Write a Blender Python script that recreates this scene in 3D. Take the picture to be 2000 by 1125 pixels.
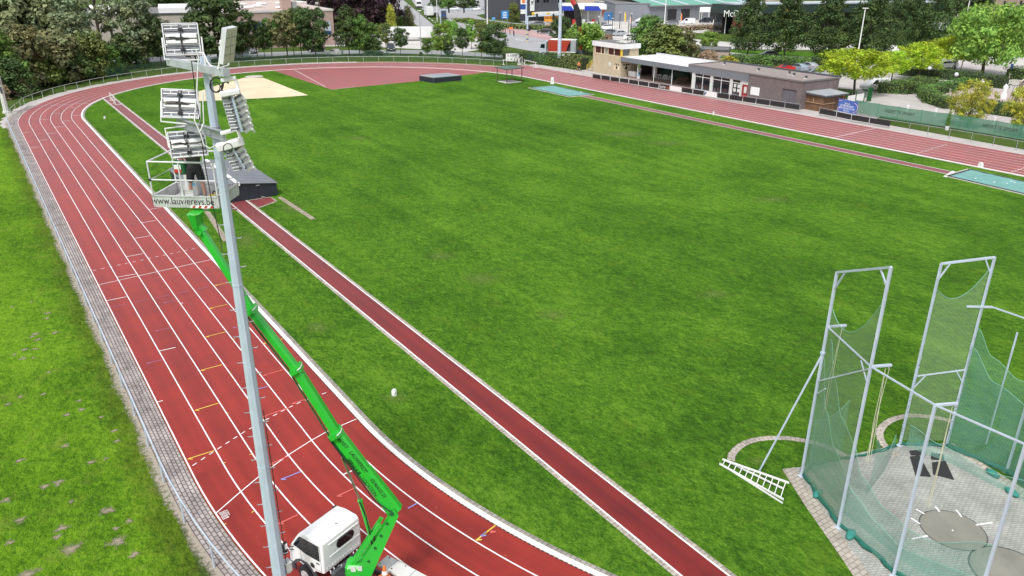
import bpy, bmesh, math, random
from mathutils import Vector, Matrix, Euler
random.seed(7)
S = bpy.context.scene
for o in list(bpy.data.objects): bpy.data.objects.remove(o)
COL = S.collection
PI = math.pi; R_ = math.radians

# ------------------------------------------------------------------ camera
FOC, PITCH, YAW, ROLL = 1526.2, 0.3965, 0.5985, -0.0027     # focal length in photo pixels (2000 wide), radians
CX, CY, CZ = -47.38, -72.178, 19.267
RAD, STR = 35.91, 86.4                                        # kerb radius and straight length of the oval
cam = bpy.data.cameras.new('camera'); camo = bpy.data.objects.new('camera', cam); COL.objects.link(camo)
camo.location = (CX, CY, CZ)
camo.rotation_euler = (Matrix.Rotation(-YAW, 3, 'Z') @ Matrix.Rotation(PI/2 - PITCH, 3, 'X') @ Matrix.Rotation(-ROLL, 3, 'Z')).to_euler()
cam.sensor_width = 36; cam.lens = 36*FOC/2000; cam.clip_start = .5; cam.clip_end = 4000
S.camera = camo

# ------------------------------------------------------------------ light
SUN_EL, SUN_AZ = R_(56), R_(236)      # azimuth clockwise from +Y
W = bpy.data.worlds.new('World'); S.world = W; W.use_nodes = True
nt = W.node_tree; nt.nodes.clear()
sky = nt.nodes.new('ShaderNodeTexSky'); sky.sky_type = 'NISHITA'; sky.sun_disc = False
sky.sun_elevation = SUN_EL; sky.sun_rotation = SUN_AZ
sky.air_density = 1.0; sky.dust_density = 2.5; sky.ozone_density = 0.6
hs = nt.nodes.new('ShaderNodeHueSaturation'); hs.inputs['Saturation'].default_value = .3
bg = nt.nodes.new('ShaderNodeBackground'); bg.inputs['Strength'].default_value = .14
ow = nt.nodes.new('ShaderNodeOutputWorld')
nt.links.new(sky.outputs[0], hs.inputs['Color']); nt.links.new(hs.outputs[0], bg.inputs[0]); nt.links.new(bg.outputs[0], ow.inputs[0])
sl = bpy.data.lights.new('sun', 'SUN'); sl.energy = 1.9; sl.angle = R_(11); sl.color = (1, .975, .94)
so = bpy.data.objects.new('sun', sl); COL.objects.link(so)
sd = Vector((math.sin(SUN_AZ)*math.cos(SUN_EL), math.cos(SUN_AZ)*math.cos(SUN_EL), math.sin(SUN_EL)))
so.rotation_euler = sd.to_track_quat('Z', 'Y').to_euler(); so.location = (0, 0, 60)
S.view_settings.view_transform = 'Standard'; S.view_settings.look = 'None'
S.view_settings.gamma = 1; S.view_settings.use_curve_mapping = False
S.view_settings.exposure = 0.5
S.cycles.max_bounces = 6; S.cycles.transparent_max_bounces = 12

# ------------------------------------------------------------------ survey helpers (photo pixel -> place on the ground)
def ray(u, v):
    x = (u-1000)/FOC; y = (v-562.5)/FOC
    c, s = math.cos(ROLL), math.sin(ROLL); x, y = c*x-s*y, s*x+c*y
    fw = math.cos(PITCH)-y*math.sin(PITCH); up = -math.sin(PITCH)-y*math.cos(PITCH)
    return Vector((x*math.cos(YAW)+fw*math.sin(YAW), -x*math.sin(YAW)+fw*math.cos(YAW), up))
def gp(u, v, z=0.0):
    d = ray(u, v); t = (z-CZ)/d.z
    return Vector((CX+d.x*t, CY+d.y*t, z))
def rd(u, v, hd):                         # point on the sight line at horizontal distance hd
    d = ray(u, v); t = hd/math.hypot(d.x, d.y)
    return Vector((CX, CY, CZ))+d*t
def hz(b, v):                             # height above place b that shows at row v
    lo, hi = -5, 80
    for _ in range(50):
        m = (lo+hi)/2
        X = Vector((b[0]-CX, b[1]-CY, m-CZ))
        fw = X.x*math.sin(YAW)+X.y*math.cos(YAW)
        F = fw*math.cos(PITCH)-X.z*math.sin(PITCH); D = -(fw*math.sin(PITCH)+X.z*math.cos(PITCH))
        if 562.5+FOC*D/F > v: lo = m
        else: hi = m
    return (lo+hi)/2
def hdist(p): return math.hypot(p[0]-CX, p[1]-CY)
def mpp(p): return math.sqrt((p[0]-CX)**2+(p[1]-CY)**2+CZ*CZ)/FOC    # metres per photo pixel there

# ------------------------------------------------------------------ object helpers
def tag(o, label=None, cat=None, group=None, kind=None):
    if label: o['label'] = label
    if cat: o['category'] = cat
    if group: o['group'] = group
    if kind: o['kind'] = kind
    return o
def empty(name, loc, rz=0, label=None, cat=None, group=None):
    o = bpy.data.objects.new(name, None); COL.objects.link(o)
    o.location = loc; o.rotation_euler = (0, 0, rz); o.empty_display_size = .3
    return tag(o, label, cat, group)
def wmat(o):
    m = Matrix.Translation(o.location) @ o.rotation_euler.to_matrix().to_4x4() @ Matrix.Diagonal((*o.scale, 1))
    return wmat(o.parent) @ m if o.parent else m
class MB:
    def __init__(s): s.v = []; s.f = []; s.mi = []; s.uv = None; s.col = None
    def add(s, vs, fs, mi=0):
        n = len(s.v); s.v += [Vector(q) for q in vs]
        for f in fs: s.f.append([i+n for i in f]); s.mi.append(mi)
        return s
    def quad(s, a, b, c, d, mi=0): return s.add([a, b, c, d], [[0, 1, 2, 3]], mi)
    def poly(s, pts, mi=0): return s.add(pts, [list(range(len(pts)))], mi)
    def box(s, c, sz, rz=0, mi=0, M=None, taper=1):
        x, y, z = sz[0]/2, sz[1]/2, sz[2]/2
        vs = [Vector((sx*x*(taper if sz_ > 0 else 1), sy*y*(taper if sz_ > 0 else 1), sz_*z)) for sz_ in (-1, 1) for sx, sy in ((-1, -1), (1, -1), (1, 1), (-1, 1))]
        rm = M if M is not None else Matrix.Rotation(rz, 3, 'Z')
        return s.add([rm @ q+Vector(c) for q in vs], [[3, 2, 1, 0], [4, 5, 6, 7], [0, 1, 5, 4], [1, 2, 6, 5], [2, 3, 7, 6], [3, 0, 4, 7]], mi)
    def rbox(s, c, sz, b=.02, rz=0, mi=0, M=None):       # chamfered box
        x, y, z = sz[0]/2, sz[1]/2, sz[2]/2; b = min(b, x*.9, y*.9, z*.9)
        rings = [(-z, b), (-z+b, 0), (z-b, 0), (z, b)]; vs = []
        for zz, i in rings:
            for sx, sy in ((-1, -1), (1, -1), (1, 1), (-1, 1)):
                if sx*sy > 0: vs += [Vector((sx*(x-i), sy*(y-b-i*.5), zz)), Vector((sx*(x-b-i*.5), sy*(y-i), zz))]
                else: vs += [Vector((sx*(x-b-i*.5), sy*(y-i), zz)), Vector((sx*(x-i), sy*(y-b-i*.5), zz))]
        fs = [list(range(7, -1, -1)), list(range(24, 32))]
        for r in range(3):
            for k in range(8): fs.append([r*8+k, r*8+(k+1) % 8, r*8+8+(k+1) % 8, r*8+8+k])
        rm = M if M is not None else Matrix.Rotation(rz, 3, 'Z')
        return s.add([rm @ q+Vector(c) for q in vs], fs, mi)
    def frame(s, a, b):
        d = (Vector(b)-Vector(a)); L = d.length; d.normalize()
        up = Vector((0, 0, 1)) if abs(d.z) < .95 else Vector((0, 1, 0))
        x = d.cross(up).normalized(); y = x.cross(d).normalized()
        return d, x, y, L
    def beam(s, a, b, w, h=None, w2=None, h2=None, mi=0):      # rectangular bar from a to b
        h = w if h is None else h; w2 = w if w2 is None else w2; h2 = h if h2 is None else h2
        a = Vector(a); b = Vector(b); d, x, y, L = s.frame(a, b)
        vs = [a-x*w/2-y*h/2, a+x*w/2-y*h/2, a+x*w/2+y*h/2, a-x*w/2+y*h/2, b-x*w2/2-y*h2/2, b+x*w2/2-y*h2/2, b+x*w2/2+y*h2/2, b-x*w2/2+y*h2/2]
        return s.add(vs, [[3, 2, 1, 0], [4, 5, 6, 7], [0, 1, 5, 4], [1, 2, 6, 5], [2, 3, 7, 6], [3, 0, 4, 7]], mi)
    def tube(s, pts, r, seg=8, mi=0, cap=True):
        pts = [Vector(q) for q in pts]; n = len(pts); rr = r if isinstance(r, (list, tuple)) else [r]*n
        base = len(s.v); prevx = None
        for i, q in enumerate(pts):
            d = (pts[min(i+1, n-1)]-pts[max(i-1, 0)])
            if d.length < 1e-9: d = Vector((0, 0, 1))
            d.normalize()
            if prevx is None:
                up = Vector((0, 0, 1)) if abs(d.z) < .95 else Vector((0, 1, 0)); x = d.cross(up).normalized()
            else: x = (prevx-d*prevx.dot(d)).normalized()
            prevx = x; y = d.cross(x)
            for k in range(seg):
                a = 2*PI*k/seg; s.v.append(q+(x*math.cos(a)+y*math.sin(a))*rr[i])
        for i in range(n-1):
            for k in range(seg):
                s.f.append([base+i*seg+k, base+i*seg+(k+1) % seg, base+(i+1)*seg+(k+1) % seg, base+(i+1)*seg+k]); s.mi.append(mi)
        if cap:
            s.f.append([base+k for k in range(seg)][::-1]); s.mi.append(mi)
            s.f.append([base+(n-1)*seg+k for k in range(seg)]); s.mi.append(mi)
        return s
    def cyl(s, c, r, h, seg=16, mi=0, r2=None): return s.tube([Vector(c), Vector(c)+Vector((0, 0, h))], [r, r if r2 is None else r2], seg, mi)
    def prism(s, pts, z0, z1, mi=0, mt=None):
        n = len(pts); vs = [(q[0], q[1], z0) for q in pts]+[(q[0], q[1], z1) for q in pts]
        s.add(vs, [[i, (i+1) % n, n+(i+1) % n, n+i] for i in range(n)]+[list(range(n-1, -1, -1))], mi)
        return s.add([(q[0], q[1], z1) for q in pts], [list(range(n))], mi if mt is None else mt)
    def ball(s, c, r, seg=10, rings=7, mi=0):
        c = Vector(c); rx, ry, rz = r if isinstance(r, (tuple, list)) else (r, r, r); n = len(s.v)
        for i in range(rings+1):
            t = PI*i/rings
            for k in range(seg):
                a = 2*PI*k/seg; s.v.append(c+Vector((rx*math.sin(t)*math.cos(a), ry*math.sin(t)*math.sin(a), rz*math.cos(t))))
        for i in range(rings):
            for k in range(seg):
                s.f.append([n+i*seg+k, n+(i+1)*seg+k, n+(i+1)*seg+(k+1) % seg, n+i*seg+(k+1) % seg]); s.mi.append(mi)
        return s
    def extr(s, prof, y0, y1, mi=0, M=None, axis='y'):     # profile (x,z) pulled along y
        n = len(prof); vs = [Vector((q[0], y0, q[1])) for q in prof]+[Vector((q[0], y1, q[1])) for q in prof]
        if axis == 'x': vs = [Vector((q.y, q.x, q.z)) for q in vs]
        if M is not None: vs = [M @ q for q in vs]
        return s.add(vs, [[i, (i+1) % n, n+(i+1) % n, n+i] for i in range(n)]+[list(range(n-1, -1, -1)), list(range(n, 2*n))], mi)
    def mesh(s, name, mats, M=None, smooth=False):
        me = bpy.data.meshes.new(name)
        vs = [M @ q for q in s.v] if M is not None else s.v
        me.from_pydata([tuple(q) for q in vs], [], s.f)
        for m in (mats if isinstance(mats, (list, tuple)) else [mats]): me.materials.append(m)
        me.polygons.foreach_set('material_index', s.mi)
        if s.uv:
            ul = me.uv_layers.new(name='UVMap')
            for p in me.polygons:
                for li in p.loop_indices: ul.data[li].uv = s.uv[me.loops[li].vertex_index]
        if s.col:
            ca = me.color_attributes.new('Col', 'FLOAT_COLOR', 'POINT')
            ca.data.foreach_set('color', [c for q in s.col for c in q])
        if smooth: me.polygons.foreach_set('use_smooth', [True]*len(me.polygons))
        me.update(); return me
    def build(s, name, mats, parent=None, world=False, smooth=False, fix=True):
        M = wmat(parent).inverted() if (world and parent) else None
        me = s.mesh(name, mats, M, smooth)
        if fix and not s.uv:
            bm = bmesh.new(); bm.from_mesh(me); bmesh.ops.recalc_face_normals(bm, faces=bm.faces); bm.to_mesh(me); bm.free()
        o = bpy.data.objects.new(name, me); COL.objects.link(o)
        if parent: o.parent = parent
        return o
def smooth_by_angle(o, ang=40):
    me = o.data
    me.polygons.foreach_set('use_smooth', [True]*len(me.polygons))
    bm = bmesh.new(); bm.from_mesh(me)
    for e in bm.edges:
        if len(e.link_faces) == 2 and e.calc_face_angle(0) > R_(ang): e.smooth = False
    bm.to_mesh(me); bm.free(); return o
def copy_tree(o, parent=None):
    c = o.copy(); COL.objects.link(c)
    if parent: c.parent = parent
    for ch in list(o.children): copy_tree(ch, c)
    return c
def text(s, size, name, mat, parent, M, depth=.004, world=False, align='CENTER', sx=1, shear=0, parts=True):
    cu = bpy.data.curves.new('t', 'FONT'); cu.body = s; cu.size = size; cu.extrude = depth; cu.align_x = align; cu.align_y = 'CENTER'; cu.shear = shear; cu.resolution_u = 3
    ob = bpy.data.objects.new('t', cu); COL.objects.link(ob)
    dg = bpy.context.evaluated_depsgraph_get()
    me = bpy.data.meshes.new_from_object(ob.evaluated_get(dg)); bpy.data.objects.remove(ob); bpy.data.curves.remove(cu)
    if world and parent: M = wmat(parent).inverted() @ M
    me.transform(M @ Matrix.Diagonal((sx, 1, 1, 1))); me.materials.clear(); me.materials.append(mat)
    o = bpy.data.objects.new(name, me); COL.objects.link(o); o.parent = parent
    return o
def basis(o, x, y):                       # matrix whose local x,y run along the given directions
    x = Vector(x).normalized(); z = x.cross(Vector(y)).normalized(); y = z.cross(x)
    m = Matrix((x, y, z)).transposed().to_4x4(); m.translation = Vector(o); return m

# ------------------------------------------------------------------ materials
def newmat(name):
    m = bpy.data.materials.new(name); m.use_nodes = True; t = m.node_tree
    return m, t, t.nodes['Principled BSDF']
def N(t, k, **kw):
    n = t.nodes.new(k)
    for a, b in kw.items():
        if a in n.inputs: n.inputs[a].default_value = b
        else: setattr(n, a, b)
    return n
def lk(t, a, b): t.links.new(a, b)
def M_(name, col, rough=.6, metal=0, var=.12, scale=2.0, bump=0, bscale=30, spec=.5, coat=0, world=False):
    m, t, b = newmat(name)
    b.inputs['Roughness'].default_value = rough; b.inputs['Metallic'].default_value = metal
    b.inputs['Specular IOR Level'].default_value = spec
    if coat: b.inputs['Coat Weight'].default_value = coat
    if world: co = N(t, 'ShaderNodeNewGeometry').outputs['Position']
    else: co = N(t, 'ShaderNodeTexCoord').outputs['Object']
    n1 = N(t, 'ShaderNodeTexNoise', Scale=scale, Detail=5.0, Roughness=.6); lk(t, co, n1.inputs['Vector'])
    mr = N(t, 'ShaderNodeMapRange'); mr.inputs['From Min'].default_value = .3; mr.inputs['From Max'].default_value = .7
    mr.inputs['To Min'].default_value = 1-var; mr.inputs['To Max'].default_value = 1+var; lk(t, n1.outputs['Fac'], mr.inputs['Value'])
    mx = N(t, 'ShaderNodeMix', data_type='RGBA', blend_type='MULTIPLY'); mx.inputs[0].default_value = 1
    mx.inputs[6].default_value = (*col, 1); lk(t, mr.outputs[0], mx.inputs[7]); lk(t, mx.outputs[2], b.inputs['Base Color'])
    rr = N(t, 'ShaderNodeMapRange'); rr.inputs['To Min'].default_value = max(0, rough-.1); rr.inputs['To Max'].default_value = min(1, rough+.1)
    lk(t, n1.outputs['Fac'], rr.inputs['Value']); lk(t, rr.outputs[0], b.inputs['Roughness'])
    if bump:
        n2 = N(t, 'ShaderNodeTexNoise', Scale=bscale, Detail=3.0); lk(t, co, n2.inputs['Vector'])
        bp = N(t, 'ShaderNodeBump', Strength=bump, Distance=.02); lk(t, n2.outputs['Fac'], bp.inputs['Height']); lk(t, bp.outputs[0], b.inputs['Normal'])
    return m
def ramp(t, stops):
    r = N(t, 'ShaderNodeValToRGB'); e = r.color_ramp.elements
    while len(e) < len(stops): e.new(.5)
    for k, (p, c) in enumerate(stops): e[k].position = p; e[k].color = (*c, 1)
    return r
def grass_mat(name, dark, mid, lite, dry, dryamt=.5, s=1.0, edge=None):
    m, t, b = newmat(name); b.inputs['Roughness'].default_value = .9; b.inputs['Specular IOR Level'].default_value = .06; b.inputs['Sheen Weight'].default_value = .07; b.inputs['Sheen Roughness'].default_value = .3; b.inputs['Sheen Tint'].default_value = (.7, 1, .25, 1)
    pos = N(t, 'ShaderNodeNewGeometry').outputs['Position']
    def noise(sc, det=4, rough=.6, st=None, dist=0):
        v = pos
        if st:
            mp = N(t, 'ShaderNodeMapping'); mp.inputs['Scale'].default_value = st; mp.inputs['Rotation'].default_value = (0, 0, .55); lk(t, pos, mp.inputs['Vector']); v = mp.outputs[0]
        n = N(t, 'ShaderNodeTexNoise', Scale=sc, Detail=float(det), Roughness=rough, Distortion=float(dist)); lk(t, v, n.inputs['Vector']); return n.outputs['Fac']
    tuft = noise(2.2*s, 6, .72, (1, .55, 1), .5); patch = noise(.16*s, 5, .62, (1, .75, 1), .4); fine = noise(19, 4, .75, (1, .5, 1)); midn = noise(6.5, 4, .7, (1, .5, 1), .3); big = noise(.035, 3, .5); swath = noise(.55, 2, .5, (1, .04, 1))
    def mathn(op, a, b_):
        n = N(t, 'ShaderNodeMath', operation=op)
        for i, q in enumerate((a, b_)):
            if isinstance(q, (int, float)): n.inputs[i].default_value = q
            else: lk(t, q, n.inputs[i])
        return n.outputs[0]
    mixv = mathn('ADD', mathn('ADD', mathn('MULTIPLY', tuft, .3), mathn('MULTIPLY', midn, .34)), mathn('ADD', mathn('MULTIPLY', patch, .22), mathn('ADD', mathn('MULTIPLY', fine, .4), mathn('ADD', mathn('MULTIPLY', big, .1), mathn('MULTIPLY', mathn('SUBTRACT', swath, .5), .1)))))
    r = ramp(t, [(.595, dark), (.675, mid), (.775, lite)]); lk(t, mixv, r.inputs[0])
    dn = noise(.5*s, 6, .7, None, .8); dr = ramp(t, [(.55, (0, 0, 0)), (.75, (dryamt,)*3)]); lk(t, dn, dr.inputs[0])
    mx = N(t, 'ShaderNodeMix', data_type='RGBA'); lk(t, dr.outputs[0], mx.inputs[0]); lk(t, r.outputs[0], mx.inputs[6]); mx.inputs[7].default_value = (*dry, 1)
    # scattered specks: daisies, fallen leaves
    vo = N(t, 'ShaderNodeTexVoronoi', Scale=2.2); lk(t, pos, vo.inputs['Vector'])
    sp = ramp(t, [(.03, (1, 1, 1)), (.045, (0, 0, 0))]); lk(t, vo.outputs['Distance'], sp.inputs[0])
    wn = N(t, 'ShaderNodeMath', operation='GREATER_THAN'); sepc = N(t, 'ShaderNodeSeparateColor'); lk(t, vo.outputs['Color'], sepc.inputs[0]); lk(t, sepc.outputs[0], wn.inputs[0]); wn.inputs[1].default_value = .72
    spm = N(t, 'ShaderNodeMath', operation='MULTIPLY'); lk(t, sp.outputs[0], spm.inputs[0]); lk(t, wn.outputs[0], spm.inputs[1])
    spk = N(t, 'ShaderNodeMath', operation='MULTIPLY'); lk(t, spm.outputs[0], spk.inputs[0]); spk.inputs[1].default_value = .7
    m2 = N(t, 'ShaderNodeMix', data_type='RGBA'); lk(t, spk.outputs[0], m2.inputs[0]); lk(t, mx.outputs[2], m2.inputs[6]); m2.inputs[7].default_value = (.42, .4, .22, 1)
    fin = m2.outputs[2]
    if edge:                                    # darker turf towards the railing
        sx = N(t, 'ShaderNodeSeparateXYZ'); lk(t, pos, sx.inputs[0]); er = N(t, 'ShaderNodeMapRange', interpolation_type='SMOOTHSTEP'); er.inputs['From Min'].default_value = edge[0]; er.inputs['From Max'].default_value = edge[1]; lk(t, mathn('ADD', sx.outputs[0], mathn('MULTIPLY', noise(.7, 5, .7), 2.4)), er.inputs['Value'])
        m3 = N(t, 'ShaderNodeMix', data_type='RGBA', blend_type='MULTIPLY'); lk(t, er.outputs[0], m3.inputs[0]); lk(t, fin, m3.inputs[6]); m3.inputs[7].default_value = (.72, .6, .9, 1); fin = m3.outputs[2]
    lk(t, fin, b.inputs['Base Color'])
    bp = N(t, 'ShaderNodeBump', Strength=1.0, Distance=.1); h = mathn('ADD', mathn('MULTIPLY', fine, .7), mathn('ADD', tuft, mathn('MULTIPLY', midn, .8))); lk(t, h, bp.inputs['Height']); lk(t, bp.outputs[0], b.inputs['Normal'])
    return m
def brick_mat(name, c1, c2, mortar, w=.22, h=.11, msz=.01, rough=.85, coords='UV', offs=.5, rz=0, bump=.5, var=.25):
    m, t, b = newmat(name); b.inputs['Roughness'].default_value = rough; b.inputs['Specular IOR Level'].default_value = .3
    if coords == 'UV': co = N(t, 'ShaderNodeUVMap').outputs[0]
    elif coords == 'POS': co = N(t, 'ShaderNodeNewGeometry').outputs['Position']
    else: co = N(t, 'ShaderNodeTexCoord').outputs['Object']
    if coords == 'WALL':     # object x+y along, z up
        sx = N(t, 'ShaderNodeSeparateXYZ'); lk(t, co, sx.inputs[0]); ad = N(t, 'ShaderNodeMath', operation='ADD'); lk(t, sx.outputs[0], ad.inputs[0]); lk(t, sx.outputs[1], ad.inputs[1])
        cx = N(t, 'ShaderNodeCombineXYZ'); lk(t, ad.outputs[0], cx.inputs[0]); lk(t, sx.outputs[2], cx.inputs[1]); co = cx.outputs[0]
    elif rz:
        mp = N(t, 'ShaderNodeMapping'); mp.inputs['Rotation'].default_value = (0, 0, rz); lk(t, co, mp.inputs['Vector']); co = mp.outputs[0]
    br = N(t, 'ShaderNodeTexBrick', Scale=1.0); br.offset = offs
    br.inputs['Color1'].default_value = (*c1, 1); br.inputs['Color2'].default_value = (*c2, 1); br.inputs['Mortar'].default_value = (*mortar, 1)
    br.inputs['Mortar Size'].default_value = msz; br.inputs['Brick Width'].default_value = w; br.inputs['Row Height'].default_value = h; br.inputs['Bias'].default_value = 0
    lk(t, co, br.inputs['Vector'])
    n = N(t, 'ShaderNodeTexNoise', Scale=.9, Detail=6.0, Roughness=.65); lk(t, N(t, 'ShaderNodeNewGeometry').outputs['Position'], n.inputs['Vector'])
    mr = N(t, 'ShaderNodeMapRange'); mr.inputs['From Min'].default_value = .3; mr.inputs['From Max'].default_value = .7; mr.inputs['To Min'].default_value = 1-var; mr.inputs['To Max'].default_value = 1+var; lk(t, n.outputs['Fac'], mr.inputs['Value'])
    mx = N(t, 'ShaderNodeMix', data_type='RGBA', blend_type='MULTIPLY'); mx.inputs[0].default_value = 1; lk(t, br.outputs['Color'], mx.inputs[6]); lk(t, mr.outputs[0], mx.inputs[7]); lk(t, mx.outputs[2], b.inputs['Base Color'])
    bp = N(t, 'ShaderNodeBump', Strength=bump, Distance=.01, invert=True); lk(t, br.outputs['Fac'], bp.inputs['Height']); lk(t, bp.outputs[0], b.inputs['Normal'])
    return m
def track_mat(name, c0, c1, rough=.55):
    m, t, b = newmat(name); b.inputs['Specular IOR Level'].default_value = .22; b.inputs['Sheen Weight'].default_value = .62; b.inputs['Sheen Roughness'].default_value = .3; b.inputs['Sheen Tint'].default_value = (1, .76, .8, 1)
    uv = N(t, 'ShaderNodeUVMap').outputs[0]; pos = N(t, 'ShaderNodeNewGeometry').outputs['Position']
    mp = N(t, 'ShaderNodeMapping'); mp.inputs['Scale'].default_value = (1.9, .035, 1); lk(t, uv, mp.inputs['Vector'])
    st = N(t, 'ShaderNodeTexNoise', Scale=1.0, Detail=5.0, Roughness=.6); lk(t, mp.outputs[0], st.inputs['Vector'])
    bl = N(t, 'ShaderNodeTexNoise', Scale=.35, Detail=6.0, Roughness=.65); lk(t, pos, bl.inputs['Vector'])
    fn = N(t, 'ShaderNodeTexNoise', Scale=60.0, Detail=2.0); lk(t, pos, fn.inputs['Vector'])
    a = N(t, 'ShaderNodeMath', operation='ADD'); lk(t, st.outputs['Fac'], a.inputs[0]); lk(t, bl.outputs['Fac'], a.inputs[1])
    a2 = N(t, 'ShaderNodeMath', operation='MULTIPLY_ADD'); lk(t, fn.outputs['Fac'], a2.inputs[0]); a2.inputs[1].default_value = .35; lk(t, a.outputs[0], a2.inputs[2])
    r = ramp(t, [(.8/2, c0), (1.55/2, c1)]); hf = N(t, 'ShaderNodeMath', operation='MULTIPLY'); lk(t, a2.outputs[0], hf.inputs[0]); hf.inputs[1].default_value = .5; lk(t, hf.outputs[0], r.inputs[0])
    vo = N(t, 'ShaderNodeTexVoronoi', Scale=1.1); lk(t, pos, vo.inputs['Vector']); sp = ramp(t, [(.02, (.6,)*3), (.035, (0, 0, 0))]); lk(t, vo.outputs['Distance'], sp.inputs[0])
    mx = N(t, 'ShaderNodeMix', data_type='RGBA'); lk(t, sp.outputs[0], mx.inputs[0]); lk(t, r.outputs[0], mx.inputs[6]); mx.inputs[7].default_value = (.4, .25, .15, 1)
    lk(t, mx.outputs[2], b.inputs['Base Color'])
    rr = N(t, 'ShaderNodeMapRange'); rr.inputs['To Min'].default_value = rough-.08; rr.inputs['To Max'].default_value = rough+.12; lk(t, bl.outputs['Fac'], rr.inputs['Value']); lk(t, rr.outputs[0], b.inputs['Roughness'])
    bp = N(t, 'ShaderNodeBump', Strength=.25, Distance=.01); lk(t, fn.outputs['Fac'], bp.inputs['Height']); lk(t, bp.outputs[0], b.inputs['Normal'])
    return m
def leaf_mat(name, col, trans=.25):
    m, t, b = newmat(name)
    b.inputs['Roughness'].default_value = .65; b.inputs['Specular IOR Level'].default_value = .25
    at = N(t, 'ShaderNodeAttribute', attribute_name='Col'); oi = N(t, 'ShaderNodeObjectInfo')
    hsv = N(t, 'ShaderNodeHueSaturation'); hsv.inputs['Color'].default_value = (*col, 1)
    mr = N(t, 'ShaderNodeMapRange'); mr.inputs['To Min'].default_value = .85; mr.inputs['To Max'].default_value = 1.18; lk(t, oi.outputs['Random'], mr.inputs['Value'])
    lk(t, mr.outputs[0], hsv.inputs['Value'])
    h2 = N(t, 'ShaderNodeMapRange'); h2.inputs['To Min'].default_value = .485; h2.inputs['To Max'].default_value = .512; lk(t, oi.outputs['Random'], h2.inputs['Value']); lk(t, h2.outputs[0], hsv.inputs['Hue'])
    mx = N(t, 'ShaderNodeMix', data_type='RGBA', blend_type='MULTIPLY'); mx.inputs[0].default_value = 1; lk(t, hsv.outputs[0], mx.inputs[6]); lk(t, at.outputs['Color'], mx.inputs[7])
    lk(t, mx.outputs[2], b.inputs['Base Color'])
    tr = N(t, 'ShaderNodeBsdfTranslucent'); lk(t, mx.outputs[2], tr.inputs[0]); ms = N(t, 'ShaderNodeMixShader'); ms.inputs[0].default_value = trans
    out = t.nodes['Material Output']; lk(t, b.outputs[0], ms.inputs[1]); lk(t, tr.outputs[0], ms.inputs[2]); lk(t, ms.outputs[0], out.inputs['Surface'])
    return m
def net_mat(name, col, cell=.05, thick=.2, coords='UV', rough=.7):
    m, t, b = newmat(name); b.inputs['Base Color'].default_value = (*col, 1); b.inputs['Roughness'].default_value = rough
    uv = N(t, 'ShaderNodeUVMap').outputs[0]; sx = N(t, 'ShaderNodeSeparateXYZ'); lk(t, uv, sx.inputs[0])
    outs = []
    for i in (0, 1):
        d = N(t, 'ShaderNodeMath', operation='DIVIDE'); lk(t, sx.outputs[i], d.inputs[0]); d.inputs[1].default_value = cell
        f = N(t, 'ShaderNodeMath', operation='FRACT'); lk(t, d.outputs[0], f.inputs[0])
        l = N(t, 'ShaderNodeMath', operation='LESS_THAN'); lk(t, f.outputs[0], l.inputs[0]); l.inputs[1].default_value = thick; outs.append(l.outputs[0])
    mx = N(t, 'ShaderNodeMath', operation='MAXIMUM'); lk(t, outs[0], mx.inputs[0]); lk(t, outs[1], mx.inputs[1])
    lk(t, mx.outputs[0], b.inputs['Alpha'])
    return m

def dry_mat(name, col, gain=2.2, bias=.35):
    m, t, b = newmat(name); b.inputs['Base Color'].default_value = (*col, 1); b.inputs['Roughness'].default_value = .9
    uv = N(t, 'ShaderNodeUVMap').outputs[0]; ln_ = N(t, 'ShaderNodeVectorMath', operation='LENGTH'); lk(t, uv, ln_.inputs[0])
    n = N(t, 'ShaderNodeTexNoise', Scale=5.0, Detail=6.0, Roughness=.75); lk(t, N(t, 'ShaderNodeNewGeometry').outputs['Position'], n.inputs['Vector'])
    a = N(t, 'ShaderNodeMath', operation='MULTIPLY_ADD'); lk(t, n.outputs['Fac'], a.inputs[0]); a.inputs[1].default_value = gain; a.inputs[2].default_value = .7-gain*.5-bias+.1
    s = N(t, 'ShaderNodeMath', operation='SUBTRACT'); lk(t, a.outputs[0], s.inputs[0]); lk(t, ln_.outputs['Value'], s.inputs[1])
    c = N(t, 'ShaderNodeMath', operation='MULTIPLY', use_clamp=True); lk(t, s.outputs[0], c.inputs[0]); c.inputs[1].default_value = 1.6; lk(t, c.outputs[0], b.inputs['Alpha'])
    return m
# ------------------------------------------------------------------ the oval
HL = STR/2
NP = 156                                        # 30 steps per straight, 48 per bend; fractions allowed
def nrm(k):
    if k <= 30: return (0, -HL+STR*k/30), PI
    if k <= 78: return (0, HL), PI-PI*(k-30)/48
    if k <= 108: return (0, HL-STR*(k-78)/30), 0
    return (0, -HL), -PI*(k-108)/48
def at(k, off):
    (x, y), a = nrm(k); return (x+math.cos(a)*(RAD+off), y+math.sin(a)*(RAD+off))
def klen(k):
    B_ = PI*RAD
    return STR*min(k, 30)/30+B_*max(0, min(k-30, 48))/48+STR*max(0, min(k-78, 30))/30+B_*max(0, k-108)/48
def fine(ks):
    out = []
    for a, b_ in zip(ks, ks[1:]):
        n = 1 if (b_ <= 30 or 78 <= a < 108) else 4
        out += [a+(b_-a)*q/n for q in range(n)]
    return out+[ks[-1]]
PATH = list(range(NP+1))
def band(o0, o1, z, ks=None, jit=0):
    mb = MB(); mb.uv = []; ks = fine(list(ks) if ks is not None else PATH)
    for k in ks:
        j = random.uniform(-jit, jit)
        for o in (o0, o1+j):
            x, y = at(k, o); mb.v.append(Vector((x, y, z))); mb.uv.append((o, klen(k)))
    for i in range(len(ks)-1): mb.f.append([2*i, 2*i+1, 2*i+3, 2*i+2][::-1]); mb.mi.append(0)
    return mb
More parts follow.
